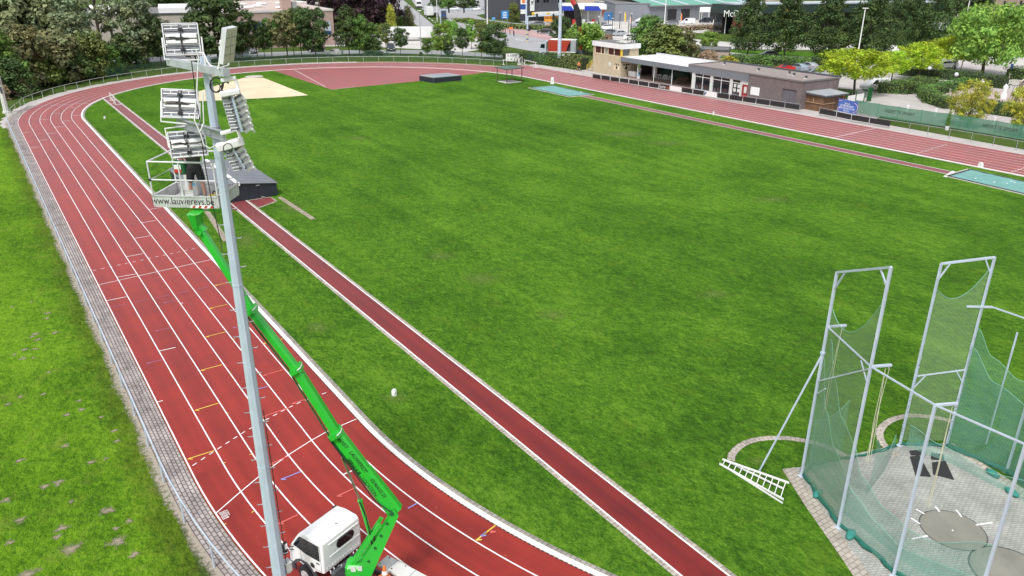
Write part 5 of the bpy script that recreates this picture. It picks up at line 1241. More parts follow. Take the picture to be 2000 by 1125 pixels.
for c0, c1 in (((1731, 228), (1783, 236)), ((1923, 256), (1985, 264))):
    a, b = gp(c0[0], bv(c0[0])), gp(c1[0], bv(c1[0]))
    for i in range(len(sp)-1):
        pass
    def onf(u):
        best = None
        for i in range(len(sp)-1):
            for k in range(41):
                p = sp[i].lerp(sp[i+1], k/40); d = abs(proj((p.x, p.y, 1.1))[0]-u)
                if best is None or d < best[0]: best = (d, p)
        return best[1]
    a, b = onf(c0[0]), onf(c1[0]); d = (b-a); L = d.length; d.normalize()
    text('VEDETTE SPORT', L*.155, 'screen_lettering', M_('screen_ink', (.03, .08, .05), .8), scr, basis((a+b)/2+Vector((-.12, 0, 1.15)), d, (0, 0, 1)), .003, world=True)
# blue banner with white lettering at the gap
a, b = gp(1634, 224), gp(1671, 231.5); bn = empty('event_banner', (a+b)/2, math.atan2((b-a).y, (b-a).x), 'blue event banner with white lettering and pink loops beside the gap in the boards', 'banner')
L = (b-a).length
mb = MB(); mb.box((0, 0, 1.3), (L, .03, 1.75)); mb.build('canvas', M_('banner_blue', (.07, .13, .42), .5, 0, .25, .9), bn); mb = MB(); mb.box((0, -.004, .36), (L, .032, .26)); mb.build('hem', m_white, bn); mb = MB()
for s in (-1, 1): mb.tube([(s*L/2, .05, 0), (s*L/2, .05, 2.2)], .03, 6)
mb.build('post', m_galvd, bn)
for i, (s_, z, sz) in enumerate((('JEUGD', 1.68, .3), ('IN BEWEGING', 1.38, .34), ('EEN SPORTCLUB', 1.06, .34), ('BIJ JOU', .76, .3))): text(s_, sz, 'banner_lettering', m_white, bn, basis((-.1, -.02, z), (1, 0, 0), (0, 0, 1)), .003)
mb = MB(); mb.tube([(1.0+.65*math.cos(t), -.03, 1.3+.6*math.sin(t)) for t in [-1.6+i*.2 for i in range(17)]], .03, 5); mb.tube([(-L/2+.05, -.03, 1.9), (-L/2+.4, -.03, 1.95), (-L/2+.6, -.03, 2.1)], .035, 5); mb.tube([(-L/2+.15+.15*math.cos(t), -.03, .85+.2*math.sin(t)) for t in [i*.5 for i in range(12)]], .03, 5)
mb.build('banner_loop', M_('banner_pink', (.7, .45, .6), .5), bn)
# dark green net fence and hedge outside the far bend
def netfence(pts, h, label, mat, name='chain_link_fence', every=4):
    P = [Vector((p[0], p[1], 0)) for p in pts]; e = empty(name, P[0], 0, label, 'fence'); mb = MB(); mb.uv = []; s = 0
    for i, p in enumerate(P):
        if i: s += (p-P[i-1]).length
        for z in (.03, h): mb.v.append(Vector((p.x, p.y, z))); mb.uv.append((s, z))
    for i in range(len(P)-1): mb.f.append([2*i, 2*i+2, 2*i+3, 2*i+1]); mb.mi.append(0)
    mb.build('mesh_panel', mat, e, world=True)
    acc = 0
    for i, p in enumerate(P):
        if i: acc += (p-P[i-1]).length
        if i == 0 or acc >= every: acc = 0; mb = MB(); mb.tube([p, p+Vector((0, 0, h+.05))], .035, 6); mb.build('post', m_greend, e, world=True)
    return e
m_chain = net_mat('chain_link', (.05, .12, .08), .06, .14); m_chaind = net_mat('dense_fence_net', (.012, .06, .05), .06, .5)
netfence([gp(u, v) for u, v in ((8, 190), (30, 184), (60, 175), (83, 169), (108, 164), (134, 159.5), (160, 156), (186, 153), (215, 149.5), (245, 146))], 2.1, 'dark green net fence under the trees outside the far left bend', m_chaind, every=6)
netfence([at(k, 12.5) for k in range(45, 72)], 1.9, 'thin green wire fence between the far bend and the street', m_chain, every=7)
netfence([gp(1030, 123), gp(1055, 125.5), gp(1081, 127.5), gp(1102, 130), gp(1120, 132.5), gp(1140, 135)], 2.0, 'green wire fence in front of the hedge by the tall lamp mast', m_chain, every=5)

# ------------------------------------------------------------------ club house
CO = Vector((50.67, 44.85, 0)); CRZ = math.atan2(-.999, -.0425)
m_ybrick = brick_mat('yellow_brick', (.5, .41, .27), (.42, .34, .22), (.46, .41, .32), .22, .075, .01, coords='WALL', var=.1, bump=.2)
m_pbrick = brick_mat('purple_brick', (.17, .125, .125), (.115, .085, .09), (.2, .18, .175), .22, .075, .012, coords='WALL', var=.14, bump=.2)
m_fascia = M_('fascia_grey', (.17, .185, .21), .5, 0, .06, .6); m_gravel = M_('roof_gravel', (.27, .23, .215), .95, 0, .25, 5, .8, 30); m_memb = M_('white_membrane', (.72, .73, .73), .5, 0, .06, .5)
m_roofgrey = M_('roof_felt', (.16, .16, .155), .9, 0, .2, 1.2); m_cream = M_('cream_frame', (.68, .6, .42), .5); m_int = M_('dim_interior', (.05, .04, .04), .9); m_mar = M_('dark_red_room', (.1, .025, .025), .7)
m_terr = M_('terrace_floor', (.24, .17, .145), .9, 0, .15, 1.2)
tw_ = empty('judges_tower', CO, CRZ, 'two storey yellow brick tower with glazed upper floor beside the club house terrace', 'tower')
Wt, Dt = 8.25, 4.0
mb = MB()
def wallbox(mb, x0, x1, y0, y1, z0, z1, mi=0): mb.box(((x0+x1)/2, (y0+y1)/2, (z0+z1)/2), (abs(x1-x0), abs(y1-y0), z1-z0), mi=mi)
wallbox(mb, 0, Wt, 0, .25, 0, 1.1); wallbox(mb, 0, 6.2, 0, .25, 1.1, 2.25); wallbox(mb, 7.9, Wt, 0, .25, 1.1, 2.25); wallbox(mb, 0, Wt, 0, .25, 2.25, 3.5)
wallbox(mb, 0, .55, 0, .25, 3.5, 4.78)
wallbox(mb, Wt-.25, Wt, .25, Dt, 0, 1.1); wallbox(mb, Wt-.25, Wt, .25, .5, 1.1, 2.3); wallbox(mb, Wt-.25, Wt, 2.2, Dt, 1.1, 2.3); wallbox(mb, Wt-.25, Wt, .25, Dt, 2.3, 3.5); wallbox(mb, Wt-.25, Wt, 1.9, Dt, 3.5, 4.78)
wallbox(mb, 0, .25, .25, Dt, 0, 4.78); wallbox(mb, .25, Wt-.25, Dt-.25, Dt, 0, 4.78)
mb.build('wall', m_ybrick, tw_)
mb = MB(); wallbox(mb, .26, Wt-.26, .3, Dt-.26, 3.3, 3.4); wallbox(mb, .26, Wt-.26, Dt-.6, Dt-.3, 3.4, 4.7, 0); mb.build('room', m_mar, tw_)
rf = MB(); wallbox(rf, -.12, Wt+.25, -.2, Dt+.2, 4.78, 5.62); rf.build('roof_band', m_memb, tw_); rf = MB(); wallbox(rf, .05, Wt+.08, 0, Dt, 5.62, 5.66); ro = rf.build('roof', m_roofgrey, tw_)
mb = MB()
for i in range(5): mb.beam((5.2+i*.55, 1.2+.3*(i % 2), 5.72), (5.6+i*.5, 2.2, 5.85), .5, .04); mb.box((5.3+i*.55, 1.8, 5.72), (.2, .5, .12))
mb.build('roof_panel', m_offw, ro); mb = MB(); mb.tube([(5.6, 1.8, 5.6), (5.6, 1.8, 9.2)], .03, 6); mb.tube([(5.2, 1.8, 8.9), (6, 1.8, 8.9)], .02, 5); mb.build('aerial', m_galv, ro)
px_ = [.55, 2.3, 3.25, 4.35, 6.1, 8.0]
for i in range(5):
    wd = MB(); x0, x1 = px_[i]+.06, px_[i+1]-.06; wd.box(((x0+x1)/2, .14, 4.13), (x1-x0, .02, 1.2)); o = wd.build('window', [M_('tower_glass', (.05, .015, .015), .1, 0, .4, .6)] if i != 2 else [M_('tower_glass_light', (.28, .3, .24), .1)], tw_)
    fr = MB()
    for x in (px_[i]+.03, px_[i+1]-.03): fr.box((x, .12, 4.13), (.09, .12, 1.26))
    fr.box(((x0+x1)/2, .12, 3.53), (x1-x0, .14, .07)); fr.build('frame', m_cream, o)
mb = MB(); wallbox(mb, Wt-.28, Wt+.012, -.012, .3, 3.42, 4.79); mb.build('corner_post', m_yellow, tw_)
wd = MB(); wd.box((Wt-.12, 1.1, 4.13), (.02, 1.55, 1.26)); o = wd.build('window', M_('tower_glass_side', (.1, .1, .1), .1), tw_); fr = MB(); fr.box((Wt-.08, 1.1, 3.53), (.14, 1.6, .07)); fr.build('frame', m_cream, o)
for (c, ax) in (((7.05, .1, 1.68), 0), ((Wt-.1, 1.35, 1.7), 1)):
    wd = MB(); wd.box(c, (1.66, .03, 1.12) if ax == 0 else (.03, 1.66, 1.16)); o = wd.build('window', m_glass, tw_); fr = MB()
    for t in (-.78, -.3, .3, .78): fr.box((c[0]+(t if ax == 0 else 0), c[1]-.04*(ax == 0)+(t if ax else 0), c[2]), (.1, .1, 1.14))
    for z in (-.54, .1, .54): fr.box((c[0], c[1]-.03*(ax == 0), c[2]+z), (1.64, .09, .09) if ax == 0 else (.09, 1.64, .09))
    for t in (-.54, .54): fr.box((c[0]+(t if ax == 0 else 0), c[1]-.02*(ax == 0)+(t if ax else 0), c[2]-.15), (.3, .05, .66) if ax == 0 else (.05, .3, .66))
    fr.build('frame', m_cream, o)
mb = MB(); mb.box((5.1, -.012, 1.9), (.7, .02, .55)); mb.build('notice', m_offw, tw_)
st = MB()
for i in range(9): st.box((-.9, 2.4-.28*i, .12+.19*i if False else 2.0-.2*i), (1.1, .3, .05))
st.beam((-.4, 2.6, 2.05), (-.4, -.2, .1), .06, .22); st.beam((-1.4, 2.6, 2.05), (-1.4, -.2, .1), .06, .22)
stp = st.build('outside_stair', m_conc, tw_); st = MB()
for x in (-.4, -1.42):
    st.tube([(x, 2.6, 3.0), (x, -.3, 1.05), (x, -.3, .1)], .035, 6); st.tube([(x, 2.6, 2.6), (x, -.3, .65)], .03, 6)
    for i in range(4): st.tube([(x, 2.5-.85*i, 2.0-.6*i), (x, 2.5-.85*i, 2.95-.6*i)], .03, 6)
st.build('stair_rail', M_('yellow_rail', (.7, .46, .08), .5), stp)
ch = empty('club_house', CO+Vector((math.cos(CRZ), math.sin(CRZ), 0))*8.25, CRZ, 'long flat roofed club house with covered terrace, glazed bar and purple brick end', 'club house')
X0 = 8.25
def cu(u, z, y=0):                          # distance along the front that shows at column u
    lo, hi = 0, 70; ex = Vector((math.cos(CRZ), math.sin(CRZ), 0)); ey = Vector((-ex.y, ex.x, 0))
    for _ in range(40):
        m = (lo+hi)/2; q = CO+ex*m+ey*y
        if proj((q.x, q.y, z))[0] < u: lo = m
        else: hi = m
    return m-X0
xg = cu(1350, 1.5); xd = cu(1459, 1.6); xe = cu(1563, 2)
DB = 8.0
mb = MB()
dx0, dx1 = cu(1525.5, 1.1), cu(1553, 1.1)
wallbox(mb, xd, dx0, 0, .3, 0, 3.75); wallbox(mb, dx1, xe, 0, .3, 0, 3.75); wallbox(mb, dx0, dx1, 0, .3, 2.55, 3.75)
wallbox(mb, xe-.3, xe, .3, DB, 0, 3.75); wallbox(mb, xg, xe-.3, DB-.3, DB, 0, 3.75)
mb.build('brick_wall', m_pbrick, ch)
mb = MB(); wallbox(mb, dx0, dx1, .12, .17, 0, 2.55); d_ = mb.build('metal_door', M_('door_grey', (.13, .12, .14), .5, 0, .1, 1), ch); mb = MB(); wallbox(mb, (dx0+dx1)/2-.015, (dx0+dx1)/2+.015, .1, .125, 0, 2.5); wallbox(mb, dx0, dx1, .08, .12, 2.42, 2.55); mb.build('door_frame', m_dark, d_)
mb = MB(); a_, b_2 = cu(1465, 1.4), cu(1482, 1.4); wallbox(mb, a_, b_2, -.03, -.002, .95, 2.1); mb.build('white_board', m_white, ch)
mb = MB(); wallbox(mb, a_+4.3, a_+4.55, -.03, -.002, .25, .5); mb.build('vent', m_dark, ch)
mb = MB(); wallbox(mb, xg-1.0, xe+.05, -.05, DB+.05, 3.75, 3.87); ro = mb.build('roof', m_gravel, ch)
mb = MB(); wallbox(mb, xg-1.0, xe+.1, -.1, .12, 3.78, 3.98); wallbox(mb, xe-.12, xe+.1, .12, DB+.1, 3.78, 3.98); wallbox(mb, xg-1.05, xg-.85, .12, DB, 3.8, 4.02); mb.build('roof_edge', M_('roof_edge_metal', (.22, .2, .2), .5, .3), ro)
mb = MB(); wallbox(mb, xg-1, xe+.1, DB-.12, DB+.16, 3.78, 4.1); mb.build('back_edge', m_dark, ro)
for i, x in enumerate((xg+1.5, xg+10, xg+15, xg+16.5, xg+19.5)):
    mb = MB(); y = (5.5, 4.0, 5.0, 4.2, 3.2)[i]; mb.cyl((x, y, 3.87), .14, .3, 10); mb.cyl((x, y, 4.15), .22, .1, 10); mb.box((x+.3, y-.5, 3.9), (.5, .3, .06), mi=1); mb.build('roof_vent', [m_dark, m_offw], ro)
mb = MB(); wallbox(mb, xg-.95, xd, -.1, .15, 2.78, 3.75); wallbox(mb, 0.02, xg-.98, -.12, .12, 2.72, 3.5); mb.build('fascia', m_fascia, ch)
mb = MB(); wallbox(mb, .02, xg-1.0, .13, 8.2, 3.2, 3.46); tr_ = mb.build('terrace_roof', m_memb, ch); mb = MB(); wallbox(mb, .02, xg-1.0, 8.2, 8.5, 3.2, 3.75); wallbox(mb, .02, 2.2, 4.7, 5.0, 3.46, 3.56); mb.build('roof_kerb', M_('light_metal', (.55, .56, .57), .5), tr_)
mb = MB(); wallbox(mb, .02, xg, 0.2, 8.2, -.02, .03); mb.build('terrace_floor', m_terr, ch)
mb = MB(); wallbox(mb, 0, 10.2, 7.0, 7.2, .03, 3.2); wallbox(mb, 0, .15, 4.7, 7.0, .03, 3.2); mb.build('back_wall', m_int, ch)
mb = MB(); wallbox(mb, 10.2, xg, 7.0, 7.2, .03, 3.2); wallbox(mb, 3.6, 4.6, 4.4, 4.6, .03, 3.2); mb.build('white_wall', m_offw, ch)
mb = MB(); wallbox(mb, xg-.1, xg+.02, .8, 7.0, .03, 3.2); mb.build('bar_side_wall', m_offw, ch)
for u in (1244, 1276, 1311):
    x = cu(u, 1.2, .3); mb = MB(); mb.tube([(x, .3, 0), (x, .3, 2.75)], .06, 8); mb.build('terrace_post', m_alu, ch)
mb = MB(); wallbox(mb, xg, xg+.55, -.02, .35, 0, 2.78); mb.build('pier', m_offw, ch)
# glazing
gl = [(xg+.55, cu(1385, 1.3)), (cu(1389, 1.3), cu(1423, 1.3)), (cu(1427, 1.3), cu(1443.5, 1.3))]
for i, (a, b) in enumerate(gl):
    mb = MB(); mb.box(((a+b)/2, .2, 1.5), (b-a, .02, 2.5)); o = mb.build('window', m_glass, ch); fr = MB(); m = (a+b)/2
    for x in ((a+.05, b-.05, m) if i < 2 else (a+.05, b-.05)): fr.box((x, .15, 1.5), (.09, .1, 2.5))
    for z in (.22, 2.25, 2.72): fr.box((m, .15, z), (b-a, .09, .09))
    fr.build('frame', m_alu, o)
    rm = MB()
    for k in range(4): rm.box((a+.5+k*(b-a-.8)/4, .186, .6+.2*(k % 2)), (.35, .004, .5), mi=0 if k % 2 else 1)
    rm.build('room_shapes', [M_('room_brown', (.07, .03, .025), .5), M_('room_grey', (.09, .09, .1), .5)], o)
for x in (gl[0][1], gl[1][1]): mb = MB(); wallbox(mb, x, x+.5, 0.0, .3, 0, 2.78); mb.build('pier', m_offw, ch)
x = cu(1443.5, 1.2); mb = MB(); wallbox(mb, x, xd, .1, .2, 0, 2.78); mb.build('door_surround', m_offw, ch)
mb = MB(); wallbox(mb, x+.35, x+2.0, .05, .098, .05, 2.2); d_ = mb.build('door', M_('door_red', (.28, .03, .03), .4), ch); mb = MB(); wallbox(mb, x+.8, x+1.3, .03, .048, 1.0, 1.9); mb.build('door_glass', m_offw, d_)
for k in range(6): 
    mb = MB(); wallbox(mb, gl[2][0]+.3+(k % 3)*.75, gl[2][0]+.3+(k % 3)*.75+.5, .176, .182, .9+.65*(k//3), 1.4+.65*(k//3)); mb.build('poster', m_offw, ch)
# things on the terrace
ex = Vector((math.cos(CRZ), math.sin(CRZ), 0)); ey = Vector((-ex.y, ex.x, 0))
TL = lambda x, y, z=.03: CO+ex*(X0+x)+ey*y+Vector((0, 0, z))
ct = empty('counter', TL(1.35, 1.9), CRZ, 'white sales counter standing under the terrace roof by the tower', 'counter'); mb = MB(); mb.rbox((0, 0, .48), (2.0, .7, .9), .03); mb.build('counter_body', m_white, ct); mb = MB(); mb.box((0, 0, .95), (2.1, .8, .05)); mb.build('counter_top', m_white, ct)
person(TL(2.0, 2.9), CRZ+PI, 'person in pale clothes standing behind the white counter', M_('pale_shirt', (.55, .55, .6), .8), M_('pale_trousers', (.4, .4, .42), .8), dict(STAND, handR=(.12, .3, 1.05), handL=(-.12, .3, 1.05)), shorts=False, hair=(.12, .08, .06))
bt_ = empty('water_dispenser', TL(3.75, 1.1), CRZ, 'blue and white drum at the foot of the first terrace post', 'drum'); mb = MB(); mb.cyl((0, 0, 0), .3, .5, 14); mb.build('drum_base', m_white, bt_); mb = MB(); mb.cyl((0, 0, .5), .28, .35, 14, r2=.16); mb.cyl((0, 0, .85), .1, .12, 10); mb.build('drum_bottle', M_('drum_blue', (.2, .4, .6), .3), bt_)
tp_ = empty('tarpaulin', TL(7.6, 6.0), CRZ, 'dark green tarpaulin over stacked gear at the back of the terrace', 'tarpaulin'); mb = MB()
for i in range(9): mb.ball((-3+i*.75, .1*math.sin(i), .7+.25*math.sin(i*1.3)), (.9, .7, 1.0), 10, 6)
mb.build('cover', M_('tarp_dark', (.008, .035, .02), .6), tp_, smooth=True)
pr = None
for i, (x, y) in enumerate(((5.6, 4.2), (6.2, 4.0), (7.0, 4.4), (7.7, 4.1), (8.4, 4.5), (6.6, 4.9))):
    if pr is None:
        pr = empty('white_stool', TL(x, y), CRZ, 'white plastic stool on the terrace', 'stool', 'white stools under the terrace roof'); mb = MB(); mb.rbox((0, 0, .72), (.5, .5, .06), .02); mb.build('seat', m_white, pr)
        for a in (-1, 1):
            for b in (-1, 1): mb = MB(); mb.beam((a*.2, b*.2, .7), (a*.26, b*.26, 0), .06); mb.build('leg', m_white, pr)
    else: c = copy_tree(pr); c.location = TL(x, y)
    (pr if i == 0 else c)['label'] = 'white plastic stool in the group under the terrace roof'
for i, (x, y, lb) in enumerate(((12.3, 3.4, 'brown wooden bench table nearest the glazed bar'), (11.2, 4.8, 'brown wooden bench table at the back white wall'))):
    e = empty('picnic_table', TL(x, y), CRZ+.3, lb, 'table'); w_b = M_('bench_wood', (.16, .09, .06), .7, 0, .2, 4); mb = MB()
    for k in range(4): mb.box((0, -.33+k*.22, .74), (1.9, .2, .04))
    mb.build('table_top', w_b, e); 
    for s in (-1, 1): mb = MB(); mb.box((0, s*.75, .44), (1.9, .28, .04)); mb.build('bench', w_b, e)
    mb = MB()
    for s in (-.7, .7): mb.beam((s, -.75, .4), (s, .75, .4), .05, .08); mb.beam((s, -.4, .72), (s, -.6, 0), .06); mb.beam((s, .4, .72), (s, .6, 0), .06)
    mb.build('trestle', w_b, e)
# wooden shed
sh_ = empty('wooden_shed', TL(xe+.05, 1.2, 0), CRZ, 'brown timber shed with a grey lean-to roof built against the brick end wall', 'shed')
m_wood = brick_mat('shed_boards', (.19, .105, .06), (.14, .075, .045), (.05, .03, .02), 3.0, .16, .012, coords='WALL', var=.25)
sw, sd2 = 2.9, 4.7
mb = MB(); mb.prism([(.02, 0), (sw, 0), (sw, sd2), (.02, sd2)], 0, 2.2); mb.build('wall', m_wood, sh_)
mb = MB(); mb.add([(-.02, -.25, 2.38), (sw+.3, -.25, 2.16), (sw+.3, sd2+.2, 2.16), (-.02, sd2+.2, 2.38), (-.02, -.25, 2.5), (sw+.3, -.25, 2.28), (sw+.3, sd2+.2, 2.28), (-.02, sd2+.2, 2.5)], [[3, 2, 1, 0], [4, 5, 6, 7], [0, 1, 5, 4], [1, 2, 6, 5], [2, 3, 7, 6], [3, 0, 4, 7]]); mb.build('roof', M_('shed_roof', (.36, .38, .4), .6, .1, .12, .8), sh_)
mb = MB(); mb.box((sw/2+.1, -.27, 2.22), (sw+.4, .05, .2)); mb.box((sw+.32, sd2/2, 2.14), (.05, sd2+.4, .2)); mb.build('gutter', m_dark, sh_)
mb = MB(); mb.box((1.5, -.06, 1.1), (2.9, .1, .08)); mb.box((sw+.05, 1.2, 1.1), (.1, 2.4, .08)); mb.box((1.3, -.05, 1.45), (.09, .08, .7)); m_pt = M_('pale_timber', (.36, .24, .15), .7); mb.build('counter_ledge', m_pt, sh_); mb = MB(); mb.box((sw+.05, 4.2, 1.2), (.08, .1, 1.6)); mb.build('corner_batten', m_pt, sh_)
mb = MB(); mb.box((sw+.02, 3.2, 1.1), (.04, 1.5, 1.9)); mb.build('slat_door', M_('dark_timber', (.08, .045, .03), .8), sh_)
# ------------------------------------------------------------------ trees and hedges
LEAF = dict(dk=leaf_mat('leaf_dark', (.08, .132, .043)), mg=leaf_mat('leaf_mid', (.13, .24, .055)), gy=leaf_mat('leaf_grey', (.24, .3, .16)), br=leaf_mat('leaf_brown', (.19, .2, .09)),
            yg=leaf_mat('leaf_yellow_green', (.38, .53, .04), .35), lg=leaf_mat('leaf_light', (.24, .41, .08), .3), cp=leaf_mat('leaf_copper', (.085, .05, .06)), go=leaf_mat('leaf_golden', (.4, .4, .06), .3), ol=leaf_mat('leaf_olive', (.17, .22, .06)), rd=leaf_mat('reed', (.38, .29, .2)))
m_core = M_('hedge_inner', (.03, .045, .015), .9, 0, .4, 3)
m_bark = M_('bark', (.07, .055, .045), .9, 0, .3, 4, .6, 20); 
def leafquad(mb, c, n, s, col, zs=1.0):
    n = n.normalized(); a = n.cross(Vector((random.uniform(-1, 1), random.uniform(-1, 1), random.uniform(-1, 1)))).normalized(); b = n.cross(a)
    k = len(mb.v); l = s*random.uniform(.75, 1.35); w = s*random.uniform(.5, .8); Z = lambda q: Vector((q.x, q.y, q.z*zs))
    mb.v += [c-Z(a*l), c+Z(n*s*.15-b*w), c+Z(a*l), c+Z(b*w+n*s*.1)]; mb.col += [col]*4
    mb.f.append([k, k+1, k+2, k+3]); mb.mi.append(0)
def crown(kind, seed, nl, ls, nclump, cr, asp):
    """asp: crown height over crown radius, so that leaves and clumps keep their shape when the crown is scaled"""
    rnd = random.Random(seed); mb = MB(); mb.col = []; cl = []; nclump = int(nclump*max(1, asp/1.6)**.7); nl = int(nl*max(1, asp/1.6)**.5)
    prof = dict(round=lambda z: math.sqrt(max(0, 1-(2*z-1)**2))**.8, cone=lambda z: (1-z)**.62*min(1, z*5+.3)*1.05, column=lambda z: min(1, z*6+.3)*(1-z)**.55, spread=lambda z: math.sqrt(max(0, 1-(1.5*z-.5)**2)) if z > .08 else .55, bush=lambda z: math.sqrt(max(0, 1-z*z))*.97+.03)[kind]
    tries = 0
    while len(cl) < nclump and tries < 9000:
        tries += 1
        z = rnd.uniform(.02, .97); r = prof(z); t = rnd.random()**.42; a = rnd.uniform(0, 2*PI)
        rr = r*t*(1-cr*.55); wob = 1+.2*math.sin(3*a+seed)+.13*math.sin(5*a+z*7+seed*2)
        p = Vector((rr*wob*math.cos(a), rr*wob*math.sin(a), z))
        if all((Vector((p.x-q.x, p.y-q.y, (p.z-q.z)*asp))).length > cr*.62 for q, _, _ in cl): cl.append((p, cr*rnd.uniform(.65, 1.3), rnd.uniform(.7, 1.32)))
    per = max(6, nl//len(cl))
    for p, r, br in cl:
        hue = rnd.uniform(-.08, .1)
        for i in range(per):
            d = Vector((rnd.gauss(0, 1), rnd.gauss(0, 1), rnd.gauss(.25, 1))).normalized(); q = rnd.random()**.4
            c = p+Vector((d.x*r*q, d.y*r*q, d.z*r*q*.78/asp))
            nrm = d+Vector((rnd.uniform(-.6, .6), rnd.uniform(-.6, .6), rnd.uniform(-.2, .9)))
            b = br*rnd.uniform(.75, 1.25)
            random.seed(rnd.random()); leafquad(mb, c, nrm, ls*rnd.uniform(.7, 1.25), (b*(1+hue), b, b*(1-hue), 1), 1/asp)
    rs = sorted(math.hypot(v.x, v.y) for v in mb.v); k = 1/rs[int(len(rs)*.985)]
    zs = sorted(v.z for v in mb.v); z0, z1 = zs[int(len(zs)*.004)], zs[int(len(zs)*.997)]
    for v in mb.v: v.x *= k; v.y *= k; v.z = (v.z-z0)/(z1-z0)
    return mb, cl
CR = {}
def crown_mesh(kind, var, mat, fine, asp=1.6):
    asp = min((1.0, 1.6, 2.3, 3.4, 5.0), key=lambda q: abs(math.log(q/max(.3, asp))))
    key = (kind, var, mat, fine, asp)
    if key not in CR:
        nl, ls, nc, cr = dict(n=(4800, .06, 66, .25), f=(7600, .036, 130, .19), c=(1500, .07, 36, .3))[fine]
        if kind == 'column': ls *= 1.3; cr = .5; nc = 40
        mb, cl = crown(kind, hash_(kind)+var*17, nl, ls, nc, cr, asp)
        CR[key] = mb.mesh('crown', LEAF[mat])
    return CR[key]
def hash_(s): return sum(ord(c)*(i+3) for i, c in enumerate(s))
TR = {}
def trunk_mesh(var, limbs=6):
    if (var, limbs) in TR: return TR[(var, limbs)]
    rnd = random.Random(var*5+1); mb = MB()
    mb.tube([(0, 0, -.02), (.02, 0, .02), (.01, .03, .3), (.03, .01, .55), (0, 0, .86)], [.036, .028, .022, .016, .004], 8)
    for i in range(limbs):
        z = .28+.4*i/limbs; a = i*2.4+var; L = rnd.uniform(.22, .38)
        mb.tube([(.01, .01, z), (L*.45*math.cos(a), L*.45*math.sin(a), z+.1), (L*math.cos(a), L*math.sin(a), z+.24)], [.012, .008, .003], 5)
    TR[(var, limbs)] = mb.mesh('trunk', m_bark, None, True); return TR[(var, limbs)]
vcount = 0
def tree(kind, mat, u, vb, vt, wpx, label, bare=.25, fine='n', group=None, name=None, depth=None, cat='tree', wz=None):
    global vcount; vcount += 1
    b = gp(u, vb); h = max(.8, hz(b, vt)); r = wpx*math.hypot(hdist(b), CZ)/FOC/2
    nm = name or dict(round='broadleaf_tree', cone='broadleaf_tree', column='columnar_tree', spread='spreading_tree', bush='shrub')[kind]
    e = empty(nm, b, (vcount*1.7) % 6.28, label, cat, group)
    var = vcount % 3
    c = bpy.data.objects.new('crown', crown_mesh(kind, var, mat, fine, h*(1-bare)/r)); COL.objects.link(c); c.parent = e
    c.location = (0, 0, h*bare); c.scale = (r, r*(depth or 1), h*(1-bare)*1.02)
    if kind != 'bush' or bare > .05:
        t = bpy.data.objects.new('trunk', trunk_mesh(var)); COL.objects.link(t); t.parent = e; t.scale = (max(r, h*.35)*1.2, max(r, h*.35)*1.2, h)
    else:
        t = bpy.data.objects.new('stems', trunk_mesh(var, 6)); COL.objects.link(t); t.parent = e; t.scale = (r, r, h*.8)
    return e
LW = 'trees of the wood outside the far left bend'
for a in (
 ('round', 'gy', -25, 150, -60, 170, 'grey green willow like tree at the top left corner of the wood', .12), ('round', 'gy', 62, 148, -40, 150, 'tall grey green tree in the wood, second from the top left corner', .12),
 ('round', 'gy', 125, 143, -20, 120, 'grey green tree in front of the bare trunked trees', .1), ('bush', 'mg', 5, 186, 62, 100, 'green leafy tree low at the left edge beside the white mast', .02),
 ('bush', 'dk', 20, 190, 118, 80, 'dark round bush behind the white mast at the left edge', .02), ('bush', 'br', 60, 172, 52, 105, 'brownish tree above the left part of the dark net fence', .02), ('bush', 'ol', 92, 167, 84, 80, 'olive bush behind the first posts of the dark net fence', .02),
 ('bush', 'br', 122, 160, 62, 100, 'brown tinged tree in the middle of the left wood', .02), ('bush', 'dk', 150, 157, 98, 80, 'dark low bush behind the middle of the dark net fence', .02), ('bush', 'gy', 152, 150, 30, 95, 'silvery grey tree rising in front of the dark bare trunks', .02),
 ('bush', 'ol', 185, 152, 66, 80, 'olive bush at the right part of the left wood', .02), ('bush', 'mg', 213, 149, 88, 52, 'fresh green bush where the dark net fence ends', .02),
 ('round', 'dk', 38, 132, -70, 120, 'dark tree standing far back in the left wood', .1)):
    tree(a[0], a[1], a[2], a[3], a[4], a[5], a[6], a[7], 'n', LW)
for a in ((168, 128, -150, 90, 'tall dark tree with a bare double trunk in the left wood'), (206, 130, -170, 110, 'tall dark tree with forked bare trunks beside the beige hall'), (232, 124, -130, 80, 'tall dark tree with a thin bare trunk left of the beige hall')):
    tree('round', 'dk', a[0], a[1], a[2], a[3], a[4], .62, 'n', 'tall bare trunked trees beside the beige hall')
for a in ((12, 196, 168, 24, 'dry pinkish reed clump beside the white mast'), (46, 187, 158, 40, 'dry pinkish reed clump left of the dark net fence')): tree('bush', 'rd', *a, .0, 'c', 'reed clumps', 'reed_clump', cat='reeds')
ST = 'trees lining the street behind the far bend'
